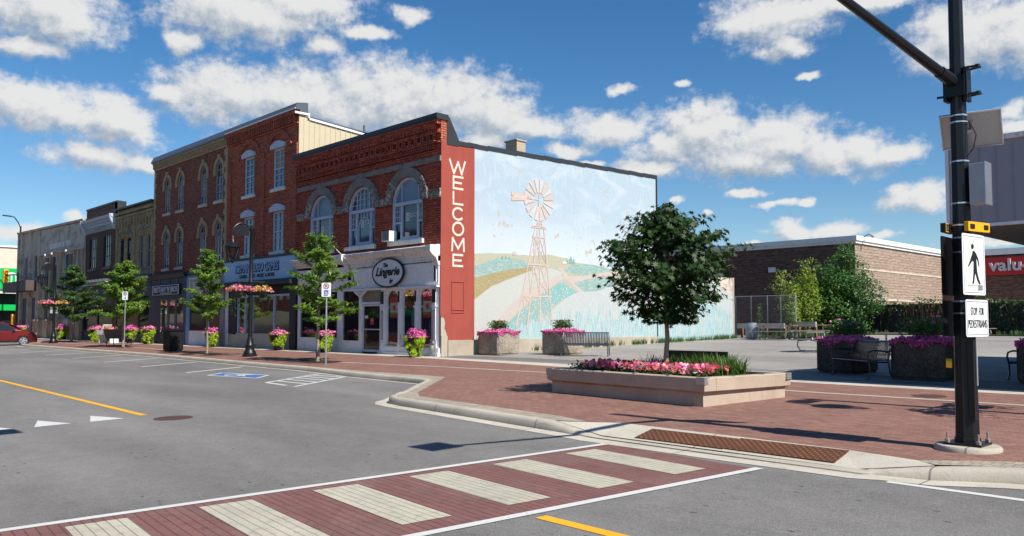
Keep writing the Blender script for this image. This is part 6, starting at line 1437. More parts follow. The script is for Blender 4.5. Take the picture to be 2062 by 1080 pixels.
planter((15.52, 1.12, G(1.1)), 1.15, 1.15, .80, 'planter left of the black bench, its petunias partly sunlit', 41, plantsz=.5, mat='aggregate_shaded')
planter((17.82, .12, G(.1)), 1.18, 1.15, .84, 'shaded planter right of the black bench, directly left of the crossing pole', 45, mat='aggregate_shaded', plantsz=.55, petal='petal_magenta')
planter((20.35, .55, G(.5)), 1.3, 1.15, .84, 'deeply shaded planter at the right edge, beyond the pedestrian signs', 49, mat='aggregate_shaded', plantsz=.5, petal='petal_magenta')

# ---------------------------------------------------------------- flower pots along the shop fronts
def pot(x, y, label, seed, pk='petal_pink', s=1.0, lime=True, side=1):
    r_ = thing('flower_pot', label, 'flower pot', (x, y, G(y)), 0, 'flower pots along the shop fronts'); rg_ = np.random.default_rng(seed)
    mb = MB(); mb.lathe((0, 0, 0), [(.17*s, 0), (.19*s, .03), (.26*s, .58*s), (.29*s, .60*s), (.29*s, .66*s), (.25*s, .66*s), (.24*s, .6*s)], 18); smooth_angle(build('pot', mb, 'pot_dark', r_, local=True))
    ns = 10; sa = np.linspace(-3.0, .9, ns) + rg_.normal(0, .15, ns); sl = rg_.uniform(.34, .70, ns); m = 950; ks = rg_.integers(0, ns, m); f_ = rg_.random(m)
    a = sa[ks] + rg_.normal(0, .20, m)*(1-.5*f_); z = np.maximum(.03, .70 - sl[ks]*f_)*s; rr_ = (.27 + .10*np.sin(f_*3.0+ks))*s*rg_.uniform(.85, 1.12, m)
    L_ = np.c_[rr_*np.cos(a), rr_*np.sin(a), z]; O = np.c_[np.cos(a), np.sin(a), 0*a]
    leaf_mesh('trailing_leaves', L_, .105*s, 'palm', 'leaf_lime', r_, seed, up=.25, out=O, local=True, droop=.8)
    m = 420; q = rg_.normal(0, 1, (m, 3)); q /= np.linalg.norm(q, axis=1)[:, None]; q[:, 2] = np.abs(q[:, 2]); q *= rg_.uniform(.75, 1.05, m)[:, None]
    bump = 1 + .22*np.sin(np.arctan2(q[:, 1], q[:, 0])*3 + seed) + .15*np.sin(q[:, 2]*7+seed*2); tl = rg_.uniform(-.10, .10, 2)
    B_ = q*bump[:, None]*[rg_.uniform(.34, .44)*s, .32*s, rg_.uniform(.18, .30)*s] + [tl[0], 0, .68*s]
    leaf_mesh('foliage', B_[:170]*[.93, .93, 1]-[0, 0, .02], .08*s, 'oval', 'leaf_dull', r_, seed+1, local=True)
    leaf_mesh('petals', B_[120:], .07*s, 'petal', pk if isinstance(pk, list) else [pk], r_, seed+2, up=.4, out=q[120:], local=True); return r_
for x, lab, sd_, pk_, y in ((-.62, 'pot of magenta flowers and lime leaves beneath the right arched shop window', 61, 'petal_magenta', -.75), (-7.25, 'pot of pink flowers behind the trunk of the nearest street tree', 62, 'petal_pink', -.7),
        (-11.45, 'pot of pink flowers and lime leaves at the right side of the video game shop', 63, 'petal_pink', -.75), (-18.95, 'pot of purple and pink flowers left of the video game shop front', 64, ['petal_magenta', 'petal_pink'], -.7),
        (-28.3, 'wide pot of pale pink flowers below the grey shop window', 65, 'petal_pink', -.75), (-31.5, 'pot of purple flowers behind the further no parking sign', 66, 'petal_magenta', -.75), (-37.3, 'pot of pink flowers behind the curved metal chair', 69, 'petal_pink', -1.1), (-46.8, 'pot of magenta flowers behind the leftmost street tree', 67, 'petal_magenta', -.7), (-58.2, 'pink flowers at the pale stone building just above the red car', 68, 'petal_pink', -.9)):
    pot(x, y, lab, sd_, pk_, 1.12 if x > -20 else 1.3)

# ---------------------------------------------------------------- street trees
def st_r(w0, pw=.8):
    return lambda t_, az: w0*(1-t_)**pw*(1+.12*math.sin(az*3)+.08*math.sin(az*7+2)) + .12
G4 = 'young street trees along the kerb'
make_tree('street_tree', 'nearest leafy street tree, rooted in dark soil beside the hatched bay', (-1.35, -4.56, G(-4.56)), 4.5, .27, st_r(1.75, .62), 36, 84, .13, 'oval', 'leaf_street', 101, tr=.062, sub=4, droop=.05, rise=.22, clump=.075, group=G4, up=1.0)
make_tree('street_tree', 'narrow upright street tree between the litter bin and the lamp post', (-11.6, -4.21, G(-4.2)), 4.6, .30, st_r(1.15, .5), 34, 88, .14, 'oval', 'leaf_street', 102, tr=.05, sub=3, droop=.0, rise=.45, clump=.08, group=G4, up=1.0)
make_tree('street_tree', 'broad street tree standing left of the further no parking sign', (-24.6, -3.5, G(-3.5)), 4.7, .28, st_r(1.85, .5), 38, 92, .16, 'oval', 'leaf_street', 103, tr=.07, sub=4, droop=.05, rise=.28, clump=.10, group=G4, up=1.0)
make_tree('street_tree', 'leftmost street tree, darker, beside the far lamp post with flowers', (-38.6, -2.3, G(-2.3)), 5.4, .25, st_r(2.1, .62), 42, 84, .16, 'oval', 'leaf_dull', 104, tr=.075, sub=4, droop=.05, rise=.25, clump=.11, group=G4, up=1.0)
b = MB(); b.flat([(-3.3, -4.0), (-.3, -4.1), (.1, -5.0), (-.6, -5.35), (-3.1, -5.2)], FG(0.008)); b.flat([(-13.3, -3.75), (-10.2, -3.75), (-10.2, -4.7), (-13.3, -4.7)], FG(.008)); b.flat([(-26.1, -3.0), (-23.4, -3.0), (-23.4, -4.0), (-26.1, -4.0)], FG(.008)); b.flat([(-40, -1.9), (-37.5, -1.9), (-37.5, -2.7), (-40, -2.7)], FG(.008)); struct(build('tree_pit_soil', b, 'soil'))

# ---------------------------------------------------------------- lamp posts
def lamp(loc, label, full=True, rz=0.0):
    r_ = thing('street_lamp', label, 'street lamp', loc, rz, 'old fashioned street lamps with flower baskets')
    mb = MB(); mb.lathe((0, 0, 0), [(.30, 0), (.30, .07), (.26, .10), (.25, .18), (.19, .26), (.17, .42), (.19, .46), (.15, .52), (.12, .72), (.10, .80)], 16); smooth_angle(build('base', mb, 'black_metal', r_, local=True), 35)
    mb = MB(); mb.tube([(0, 0, .75), (0, 0, 3.0)], .088, 14); mb.lathe((0, 0, 3.0), [(.088, 0), (.105, .03), (.105, .1), (.085, .14), (.075, 2.2), (.10, 2.24), (.10, 2.30), (.04, 2.36), (.05, 2.42), (.01, 2.5)], 14)
    smooth_angle(build('pole', mb, 'black_metal', r_, local=True), 35)
    mb = MB(); pts = [(0, -.02, 4.75), (0, -.06, 5.05)] + [(0, -.43 + .39*math.cos(R(a)), 5.10 + .40*math.sin(R(a))) for a in range(0, 181, 18)] + [(0, -.82, 4.92)]
    mb.tube(pts, .032, 8); mb.prism([(-.12, 5.0), (-.12, 5.25), (-.3, 5.42), (-.56, 5.42), (-.74, 5.25), (-.74, 5.02)], lambda u, v, d: (d, u, v), -.012, .012); recalc(smooth_angle(build('arm', mb, 'black_metal', r_, local=True)))
    lt = MB(); c = (0, -.82, 4.02); lt.lathe(c, [(.0, .98), (.05, .92), (.05, .80), (.10, .72), (.12, .66), (.20, .58), (.29, .54), (.33, .50), (.33, .46), (.22, .46)], 16, cap=False)
    for k in range(6):
        a = R(60*k); lt.tube([(c[0]+.27*math.cos(a), c[1]+.27*math.sin(a), c[2]+.46), (c[0]+.24*math.cos(a), c[1]+.24*math.sin(a), c[2]+.2), (c[0]+.12*math.cos(a), c[1]+.12*math.sin(a), c[2]-.05), (c[0], c[1], c[2]-.1)], .02, 6)
    lt.lathe(c, [(.02, -.2), (.06, -.1), (.05, -.04), (.01, 0)], 8); ln = build('lantern', lt, 'black_metal', r_, local=True); smooth_angle(ln)
    mb = MB(); mb.lathe(c, [(.02, -.02), (.10, .02), (.20, .2), (.24, .45)], 12, cap=False); o_ = build('globe', mb, 'glass_clear', ln, local=True); smooth_angle(o_)
    for s_ in (-1, 1):
        mb = MB(); mb.bar((0, 0, 3.10), (0, s_*.62, 3.10), .025); mb.tube([(0, s_*.52, 3.10), (0, s_*.52, 2.78)], .008, 5); mb.lathe((0, s_*.52, 2.42), [(.06, 0), (.20, .12), (.27, .28), (.27, .32), (.02, .3)], 12); bk = build('hanging_basket', mb, 'pot_dark', r_, local=True)
        rg_ = np.random.default_rng(abs(int(loc[0]*7))+s_+90); m = 420; q = rg_.normal(0, 1, (m, 3)); q /= np.linalg.norm(q, axis=1)[:, None]; q[:, 2] = np.abs(q[:, 2])*.9-.15; P = q*(1+.25*np.sin(np.arctan2(q[:, 1], q[:, 0])*3+s_))[:, None]*[.44, .50, .27]*rg_.uniform(.7, 1.05, m)[:, None] + [0, s_*.50, 2.74]
        leaf_mesh('petals', P[:240], .085, 'petal', ['petal_pink', 'petal_red', 'petal_pink'] if s_ < 0 else ['petal_pink', 'petal_yellow', 'petal_yellow'], bk, 5, up=.4, local=True)
        leaf_mesh('foliage', P[200:]*[.97, 1, 1], .08, 'oval', ['leaf_street', 'leaf_lime'], bk, 6, local=True)
        m = 220; a = rg_.uniform(0, 6.283, m); kk = rg_.integers(0, 7, m); a = kk*.9+rg_.normal(0, .07, m); P = np.c_[.30*np.cos(a), .30*np.sin(a)+s_*.52, 2.6-rg_.random(m)*(.3+.12*kk)]
        leaf_mesh('trailing_leaves', P, .06, 'oval', 'leaf_dull', bk, 8, up=.2, local=True)
    return r_
L1 = lamp((-7.1, -4.35, G(-4.35)), 'black lamp post with red and yellow hanging baskets before the video game shop')
L2 = lamp((-37.6, -3.75, G(-3.75)), 'far black lamp post with a lilac hanging basket beside the red car')
lamp((22.9, -5.55, G(-5.55)), 'lamp post standing just outside the right edge, its shadow lies on the pavement', rz=0)
mb = MB(); mb.box(-.03, -.02, -.24, .24, 2.05, 2.5); 
o_ = build('bus_sign', mb, 'plaster_green', L2, local=True)

# ---------------------------------------------------------------- sign posts
def disc(fn, cx, cz, r0, r1, d0, d1, mb, mi=0, a0=0, a1=360, n=20):
    crude_arch_ring(mb, fn, cx, cz, r0, r1, d0, d1, mi, n, a0, a1)
def signpost(loc, label, h, rz, kind):
    r_ = thing('sign_post', label, 'sign', loc, rz, 'parking sign posts along the kerb'); mb = MB(); mb.tube([(0, 0, -.02), (0, 0, h-.05)], .03, 10); build('post', mb, 'galv', r_, local=True)
    fn = lambda u, v, d=0: (u, -.035-d, v); w_ = .16; z1, z0 = h, h-(.47 if kind else .46)
    mb = MB(); mb.prism([(-w_, z0+.02), (-w_+.02, z0), (w_-.02, z0), (w_, z0+.02), (w_, z1-.02), (w_-.02, z1), (-w_+.02, z1), (-w_, z1-.02)], fn, 0, .004); pl = recalc(build('plate', mb, 'sign_face', r_, local=True))
    mb = MB(); disc(fn, 0, z1-.12, .075, .098, .005, .008, mb); mb.prism([(-.07, z1-.06), (-.055, z1-.05), (.075, z1-.18), (.06, z1-.19)], fn, .008, .010); recalc(build('ban_ring', mb, 'red_sign' if kind else 'ink_black', pl, local=True))
    text('lettering', 'P', 'ink_black', pl, lambda u, v, d: fn(u, v, .005+d), (-.035, .035, z1-.17, z1-.07), .002, local=True)
    if kind:
        mb = MB(); mb.prism([(-.075, z0+.07), (.075, z0+.07), (.075, z0+.22), (-.075, z0+.22)], fn, .004, .007); recalc(build('blue_square', mb, 'ink_blue', pl, local=True))
        mb = MB(); disc(fn, -.005, z0+.115, .022, .034, .008, .010, mb); mb.prism([(-.02, z0+.13), (-.005, z0+.13), (-.01, z0+.19), (-.025, z0+.19)], fn, .008, .010); mb.prism([(-.01, z0+.125), (.03, z0+.125), (.045, z0+.085), (.055, z0+.09), (.038, z0+.14), (-.01, z0+.14)], fn, .008, .010); recalc(build('wheelchair_symbol', mb, 'sign_face', pl, local=True))
        mb = MB(); mb.prism([(-.09, z0+.035), (.05, z0+.03), (.05, z0+.05), (-.09, z0+.055)], fn, .004, .007); recalc(build('arrow', mb, 'leaf_dull', pl, local=True))
    else:
        mb = MB(); mb.tube([fn(-.04, z0+.06, .008), fn(0, z0+.16, .008), fn(.05, z0+.18, .008)], .009, 5); mb.tube([fn(.05, z0+.06, .008), fn(0, z0+.15, .008)], .009, 5); build('symbol', mb, 'ink_black', pl, local=True)
    return r_
signpost((.85, -5.55, G(-5.5)), 'grey post with a no parking and wheelchair plate beside the nearest street tree', 2.75, R(42), 1)
signpost((-21.9, -4.35, G(-4.3)), 'smaller parking sign on a thin post between the broad tree and the litter bin', 3.1, R(42), 0)

# litter bin and chairs
t = thing('litter_bin', 'square black slatted litter bin standing near the kerb', 'litter bin', (-15.9, -4.05, G(-4.05)), R(5))
mb = MB(); mb.box(-.34, .34, -.34, .34, .05, 1.0); mb.box(-.30, .30, -.30, .30, 0, .05); bn = build('body', mb, 'storefront_black', t, local=True)
mb = MB()
for k in range(9):
    for s_ in (-1, 1): mb.box(-.33+k*.076, -.29+k*.076, s_*.345-.01, s_*.345+.01, .08, .96); mb.box(s_*.345-.01, s_*.345+.01, -.33+k*.076, -.29+k*.076, .08, .96)
build('slats', mb, 'black_metal', t, local=True); mb = MB(); mb.box(-.40, .40, -.40, .40, 1.0, 1.07); mb.lathe((0, 0, 1.07), [(.3, 0), (.26, .04), (.2, .04), (.19, .0)], 16); build('lid', mb, 'black_metal', t, local=True)
t = thing('metal_chair', 'wide low brown metal lounge chair on the pavement between two street trees', 'chair', (-28.0, -2.6, G(-2.6)), R(30)); mb = MB()
mb.box(-.75, .75, -.3, .25, .40, .44); build('seat', mb, 'wood_grey', t, local=True); mb = MB(); mb.prism([(-.28, .42), (-.24, .42), (-.5, .98), (-.55, .98)], lambda u, v, d: (d, u, v), -.75, .75); recalc(build('backrest', mb, 'wood_grey', t, local=True))
for x in (-.65, .65):
    for y in (-.25, .22): mb = MB(); mb.tube([(x, y, .42), (x, y*1.3, 0)], .025, 6); build('leg', mb, 'black_metal', t, local=True)
t = thing('white_cart', 'white wooden flower cart on the pavement before the dark brick shop', 'cart', (-33.4, -1.5, G(-1.5)), R(15)); mb = MB()
mb.box(-.7, .7, -.35, .35, .55, .65); mb.box(-.72, .72, -.38, -.33, .55, .85); mb.prism([(-.5, .65), (-.42, .65), (-.1, 1.25), (-.2, 1.25)], lambda u, v, d: (u, d, v), -.3, .3); recalc(build('box', mb, 'white_clean', t, local=True))
for x in (-.6, .6): mb = MB(); mb.box(x-.05, x+.05, -.3, .3, 0, .55); build('leg', mb, 'white_clean', t, local=True)
leaf_mesh('flowers', np.random.default_rng(3).normal(0, 1, (260, 3))*[.35, .22, .10] + [-.1, 0, .95], .09, 'petal', ['petal_pink', 'leaf_street', 'petal_red'], t, 3, local=True)

# ---------------------------------------------------------------- picnic tables, barrel, rail, fences
def picnic(loc, rz, label, L_=2.1):
    r_ = thing('picnic_table', label, 'picnic table', loc, rz, 'picnic tables in the yard'); mb = MB()
    for k in range(5): mb.box(-L_/2, L_/2, -.36+k*.148, -.36+k*.148+.13, .72, .76)
    build('tabletop', mb, 'wood_brown' if 'orange' in label else 'wood_grey', r_, local=True)
    for s_ in (-1, 1):
        mb = MB(); [mb.box(-L_/2, L_/2, s_*.72-.14+k*.145, s_*.72-.01+k*.145, .42, .455) for k in range(2)]; build('seat', mb, 'wood_grey', r_, local=True)
        mb = MB(); x = s_*L_*.33
        for q in (-1, 1): mb.tube([(x, q*.15, .71), (x, q*.22, .42), (x, q*.75, .40), (x, q*.80, .20), (x, q*.62, .03), (x, q*.25, .03)], .028, 8)
        mb.tube([(x, -.3, .70), (x, .3, .70)], .028, 8); smooth_angle(build('leg_frame', mb, 'steel_grey', r_, local=True))
    return r_
picnic((3.0, 20.6, G(20.6)), R(12), 'picnic table with an orange brown top just right of the grey barrel')
picnic((3.9, 22.6, G(22.6)), R(30), 'weathered picnic table half hidden behind the orange topped one')
picnic((10.55, 10.4, G(10.4)), R(60), 'picnic table seen end on at the left of the half sunlit planter')
picnic((13.9, 9.6, G(9.6)), R(20), 'picnic table glimpsed in the gap between the two shaded planters')
picnic((10.0, 28.5, G(28.5)), R(70), 'far picnic table against the dead vines on the fence')
t = thing('plastic_barrel', 'upright grey plastic barrel at the end of the painted yard wall', 'barrel', (1.55, 20.6, G(20.6)))
mb = MB(); mb.lathe((0, 0, 0), [(.26, 0), (.28, .04), (.31, .2), (.33, .3), (.32, .33), (.335, .45), (.32, .57), (.33, .6), (.31, .72), (.27, .86), (.26, .90), (.24, .90), (.23, .86)], 22); smooth_angle(build('body', mb, 'barrel_grey', t, local=True), 50)
mb = MB(); mb.lathe((.1, 0, .86), [(.03, 0), (.03, .03), (.005, .03)], 8); build('cap', mb, 'ink_black', t, local=True)
t = thing('timber_rail', 'low white weathered timber rail behind the picnic tables', 'barrier', (2.5, 24.6, G(24.6)))
for (x0, y0, x1, y1, z) in ((-1.1, 23.6, 1.75, 23.9, .66), (2.3, 24.2, 3.5, 24.2, .74)):
    mb = MB(); mb.bar((x0, y0, G(y0)+z), (x1, y1, G(y1)+z), .12, .30); build('rail', mb, 'rail_white', t)
for x, y in ((-.9, 23.78), (.6, 23.92), (1.7, 24.05), (2.4, 24.36), (3.4, 24.36)):
    mb = MB(); mb.box(x-.06, x+.06, y-.06, y+.06, G(y)-.1, G(y)+.72); build('post', mb, 'wood_brown', t)
t = thing('chain_link_fence', 'galvanised chain link fence standing before the dark block wall', 'fence', (1.5, 22, G(22)))
fp = [(-1.8, 24.6), (-.75, 24.6), (.32, 24.6), (1.17, 24.6), (2.1, 24.6)]
for i, (x, y) in enumerate(fp): mb = MB(); mb.tube([(x, y, G(y)-.1), (x, y, G(y)+2.45)], .035, 8); build('post', mb, 'galv', t)
mb = MB(); mb.tube([(x, y, G(y)+2.42) for x, y in fp], .025, 6); build('top_rail', mb, 'galv', t)
mb = MB()
for (x0, y0), (x1, y1) in zip(fp, fp[1:]):
    L_ = math.hypot(x1-x0, y1-y0); n = int(L_/.11)
    for k in range(-22, n):
        for s_ in (1, -1):
            a, b_ = k*.11, k*.11 + 2.4
            if s_ < 0: a, b_ = b_, a
            za, zb_ = .02, 2.42; f0, f1 = a/L_, b_/L_
            def clipf(f0, f1, za, zb_):
                lo_, hi_ = 0.0, 1.0
                d = f1-f0
                for lim, sg_ in ((0, 1), (1, -1)):
                    t_ = (lim-f0)/d
                    if (d > 0) == (sg_ > 0): lo_ = max(lo_, t_)
                    else: hi_ = min(hi_, t_)
                return lo_, hi_
            lo_, hi_ = clipf(f0, f1, za, zb_)
            if hi_ <= lo_: continue
            P = []
            for q in (lo_, hi_): f = f0+(f1-f0)*q; x = x0+(x1-x0)*f; y = y0+(y1-y0)*f; P.append((x, y, G(y)+za+(zb_-za)*q))
            mb.bar(P[0], P[1], .006)
build('mesh', mb, 'galv', t)
t = thing('vine_fence', 'long dark fence smothered in ivy and dead vines behind the yard', 'fence', (12, 32, G(32)))
mb = MB(); mb.box(2.6, 30, 32.0, 32.12, .5, 2.45); build('panel', mb, 'storefront_black', t)
rg_ = np.random.default_rng(77); n = 6500; X = rg_.uniform(2.6, 30, n); Z = rg_.uniform(.65, 2.62, n); keep = (rg_.random(n) < .08 + .7*((Z-.6)/2.0)**2) | ((X > 8.8) & (rg_.random(n) < .8))
leaf_mesh('ivy', np.c_[X, 31.9-rg_.random(n)*.25, Z+.10*np.sin(X*2.1)][keep], .14, 'palm', 'leaf_ivy', t, 70, up=.1, out=np.tile([0, -1, 0], (int(keep.sum()), 1)))
n = 900; X = rg_.uniform(2.6, 30, n); leaf_mesh('new_shoots', np.c_[X, 31.85-rg_.random(n)*.3, 2.48+.12*np.sin(X*2.1)+.10*np.sin(X*5.3)+rg_.random(n)*.26], .13, 'palm', 'leaf_bush', t, 71)
mb = MB(); rr = random.Random(9)
for k in range(70):
    x = rr.gauss(6.6, .55) if k < 45 else rr.uniform(3, 14); z = 2.5; pts = [(x, 31.8, z)]
    while z > .8: z -= rr.uniform(.2, .4); x += rr.gauss(0, .08); pts.append((x, 31.8+rr.uniform(-.1, .05), z))
    mb.tube(pts, .012, 4, cap=False)
build('dead_vines', mb, 'wood_brown', t)
b = MB(); b.flat([(.1, 21.6), (3.2, 21.8), (4.2, 28), (4.2, 30.0), (30, 30.0), (30, 34.9), (.1, 34.9)], FG(.03)); o_ = struct(build('verge', b, 'soil'))
gp = []; rr = random.Random(12)
for _ in range(420):
    x, y = rr.choice([(rr.uniform(.3, 3.5), rr.uniform(22, 28)), (rr.uniform(3.8, 16), rr.uniform(29.6, 31.6)), (rr.uniform(.02, .25), rr.uniform(14, 21.3)), (rr.uniform(.06, .16), rr.uniform(5, 14))]); gp.append((x, y, G(y)+.02))
o_ = blades('weeds', gp, 7, .30, ['leaf_bush'], None, 14, .03, .6); o_['kind'] = 'stuff'

# ---------------------------------------------------------------- trees behind the yard
def bush_extra(rx, rz_, n, zc, seed):
    def f(rg_):
        P, O = [], []
        for _ in range(n):
            a = rg_.uniform(0, 6.283); u = rg_.uniform(-1, 1); r = (1 + .16*math.sin(a*3+seed)+.13*math.sin(u*6+a*2+seed))*(rg_.random()**.33); s_ = math.sqrt(1-u*u)
            if math.sin(a*5+u*9+seed) > .82: continue
            P.append((rx*r*s_*math.cos(a), rx*r*s_*math.sin(a), zc+rz_*r*u)); O.append((s_*math.cos(a), s_*math.sin(a), u*.7+.2))
        return P, O
    return f
cone = lambda w0: (lambda t_, az: w0*(1-t_*.6)*(1+.2*math.sin(az*2.3+1)) + .1)
make_tree('shrub_tree', 'big bushy dark green tree in front of the corner of the block building', (2.55, 30.2, G(30)), 5.2, .10, cone(1.9), 44, 22, .19, 'oval', 'leaf_bush', 201, tr=.09, sub=4, droop=.05, rise=.5, clump=.2, extra=bush_extra(1.95, 2.3, 11500, 2.3, 1))
make_tree('shrub_tree', 'rounded green bush tree just left of the biggest one', (1.2, 29.0, G(29)), 4.2, .12, cone(1.2), 30, 20, .17, 'oval', ['leaf_bush', 'leaf_street'], 202, tr=.07, sub=4, droop=.05, rise=.5, clump=.16, extra=bush_extra(1.6, 2.0, 6500, 1.8, 2))
make_tree('shrub_tree', 'tall yellow green sapling leaning over the chain link fence, tallest of the pale ones', (1.35, 27.3, G(27)), 4.3, .20, cone(1.05), 26, 22, .17, 'oval', ['leaf_gold', 'leaf_street'], 203, tr=.05, sub=3, droop=.0, rise=.75, clump=.15, extra=bush_extra(.95, 1.9, 2600, 2.1, 3))
make_tree('shrub_tree', 'loose yellow leaved sapling growing among the picnic tables', (1.45, 25.4, G(25)), 3.1, .12, cone(.8), 24, 24, .15, 'oval', ['leaf_gold', 'leaf_street'], 204, tr=.04, sub=3, droop=.0, rise=.6, clump=.13, extra=bush_extra(.6, 1.2, 1200, 1.4, 4))
make_tree('shrub_tree', 'thin dark green sapling climbing the chain link fence between its posts', (-.1, 24.3, G(24.3)), 1.9, .25, cone(.25), 14, 26, .12, 'oval', 'leaf_bush', 205, tr=.02, sub=2, droop=.0, rise=.9, clump=.07)
make_tree('shrub_tree', 'spreading yellow green sapling with bare stems left of the big bush', (.7, 25.6, G(25)), 3.8, .38, cone(.9), 22, 20, .15, 'oval', ['leaf_gold', 'leaf_street'], 206, tr=.035, sub=3, droop=.0, rise=.7, clump=.13)

# ================================================================ crossing pole with its signs and mast arm
BX, BY = 21.67, -9.52
def crossing_pole(loc, label, panel=True, rz=0.0, grp='black crossing masts'):
    r_ = thing('crossing_mast', label, 'signal mast', loc, rz, grp)
    mb = MB(); mb.lathe((0, 0, 0), [(.355, -.02), (.355, .03), (.335, .055), (.02, .06)], 36); smooth_angle(build('concrete_footing', mb, 'concrete_kerb', r_, local=True), 40)
    mb = MB(); mb.lathe((0, 0, 0), [(.135, .06), (.130, .3), (.085, 4.6), (.08, 5.5), (.01, 5.52)], 8); mb.box(-.20, .20, -.20, .20, .055, .085); mb.lathe((0, 0, .085), [(.145, 0), (.145, .05), (.13, .06)], 8); build('pole', mb, 'black_metal', r_, local=True)
    for sx, sy in ((-1,-1),(1,-1),(1,1),(-1,1)):
        mb = MB(); mb.tube([(sx*.165, sy*.165, .05), (sx*.165, sy*.165, .20)], .013, 8); mb.lathe((sx*.165, sy*.165, .085), [(.03, 0), (.03, .035), (.02, .04)], 6); build('anchor_bolt', mb, 'rust_bolt', r_, local=True)
    d = Vector((-.13, -.97, .20)); d.normalize(); p0 = Vector((-.02, -.06, 4.34))
    mb = MB(); mb.tube([p0, p0+d*3.45], [.062, .040], 8); mb.tube([p0+d*.0, p0+d*.35], [.075, .07], 8); ar = build('mast_arm', mb, 'black_metal', r_, local=True)
    mb = MB(); mb.box(-.13, -.09, -.10, .04, 4.12, 4.44); mb.box(.09, .125, -.08, .08, 4.10, 4.50)
    mb.box(-.11, .11, -.115, -.09, 4.16, 4.40)
    for z in (4.18, 4.50): mb.tube([(-.2, -.10, z), (.22, -.02, z)], .014, 6); mb.tube([(.0, .10, z), (.24, .06, z)], .014, 6); mb.lathe((.22, 0, z-.02), [(.0, 0), (.03, 0), (.03, .04), (0, .04)], 6)
    build('arm_bracket', mb, 'black_metal', r_, local=True)
    e_ = p0+d*3.35; mb = MB(); mb.box(e_.x-.02, e_.x+.02, e_.y-.42, e_.y+.12, e_.z-.16, e_.z+.40); build('overhead_sign', mb, 'sign_face', r_, local=True)
    if not panel: return r_
    for z in (3.93, 3.85, 3.38, 2.88, 2.62, 2.47, 2.30, 1.72, 1.58):
        rr_ = .135 - .05*z/4.6 + .006; mb = MB(); mb.lathe((0, 0, z), [(rr_-.006, 0), (rr_, 0), (rr_, .018), (rr_-.006, .018)], 8); build('clamp_band', mb, 'alu_band', r_, local=True)
    # solar panel seen from below
    W_ = Vector((.98, .19, 0)).normalized(); up_ = Vector((.10, -.55, .82)); up_ -= W_*up_.dot(W_); up_.normalize(); nrm = up_.cross(W_); nrm = nrm if nrm.z > 0 else -nrm
    c_ = Vector((.06, .25, 3.81))
    mb = MB(); mb.obox(tuple(c_), W_, up_, nrm, .325, .225, .012); sp = build('solar_panel', mb, 'solar_back', r_, local=True)
    mb = MB(); mb.obox(tuple(c_+nrm*.015), W_, up_, nrm, .305, .205, .004); build('cells', mb, 'solar_cell', sp, local=True)
    mb = MB()
    for s_ in (-1, 1): mb.obox(tuple(c_+up_*s_*.22-nrm*.014), W_, up_, nrm, .325, .006, .016); mb.obox(tuple(c_+W_*s_*.32-nrm*.014), W_, up_, nrm, .006, .225, .016)
    mb.bar(tuple(c_-nrm*.03+up_*.12), tuple(c_-nrm*.03-up_*.20), .05, .03); mb.bar(tuple(c_-nrm*.03), (0, .06, 3.72), .04); build('frame', mb, 'alu_band', sp, local=True)
    mb = MB(); mb.tube([tuple(c_-nrm*.03), (.12, -.02, 3.86), (.20, -.04, 3.68), (.17, -.06, 3.52), (.10, -.08, 3.42)], .007, 6); build('cable', mb, 'ink_black', sp, local=True)
    # control box
    mb = MB(); mb.box(.115, .285, -.07, .13, 2.86, 3.34); bx_ = build('control_box', mb, 'steel_grey', r_, local=True, bevel=.006)
    mb = MB(); mb.box(.285, .297, -.08, .14, 2.85, 3.35); build('box_door', mb, 'alu_band', bx_, local=True)
    # amber beacons, one for each direction
    def plate(name, c, th, w_, z0, z1, mat, back, thick=.004, par=None, rad=.03):
        u = Vector((math.sin(R(th)), math.cos(R(th)), 0)); n_ = Vector((math.cos(R(th)), -math.sin(R(th)), 0)); c = Vector((c[0], c[1], 0))
        fn = lambda a, v, d=0: tuple(c + u*a + n_*d + Vector((0, 0, v)))
        P = []
        for cx_, cz_, a0 in ((w_/2-rad, z1-rad, 0), (-w_/2+rad, z1-rad, 90), (-w_/2+rad, z0+rad, 180), (w_/2-rad, z0+rad, 270)):
            P += [(cx_+rad*math.cos(R(a0+k*22.5)), cz_+rad*math.sin(R(a0+k*22.5))) for k in range(5)]
        mb = MB(); mb.prism(P, fn, 0, thick); o_ = recalc(build(name, mb, mat, par or r_, local=True))
        mb = MB(); mb.prism(P, fn, -.004, -.0005); recalc(build('back', mb, back, o_, local=True)); return o_, fn
    for (c, th, hide) in (((.13, .05), 13, 0), ((-.17, -.03), -3, 1)):
        o_, fn = plate('beacon', c, th, .44 if not hide else .36, 2.545, 2.655, 'amber' if not hide else 'black_metal', 'black_metal', .05, rad=.008)
        mb = MB()
        for a in ((-.14, .14) if not hide else (-.06,)): rbox(fn, a-.045, a+.045, 2.572, 2.628, .05, .056, mb)
        recalc(build('lamp_cluster', mb, 'ink_black' if not hide else 'steel_grey', o_, local=True))
        if hide: mb = MB(); mb.ring([(-.175, 2.548), (-.175, 2.652), (.02, 2.652), (.02, 2.548)], [(-.165, 2.558), (-.165, 2.642), (.01, 2.642), (.01, 2.558)], fn, .05, .058); recalc(build('rim', mb, 'amber', o_, local=True))
    mb = MB(); mb.bar((-.18, 0, 2.60), (.14, 0, 2.60), .03); build('beacon_bracket', mb, 'black_metal', r_, local=True)
    # pedestrian plate
    s1, fn = plate('pedestrian_sign', (.135, -.055), 8, .54, 1.80, 2.51, 'sign_face', 'black_metal')
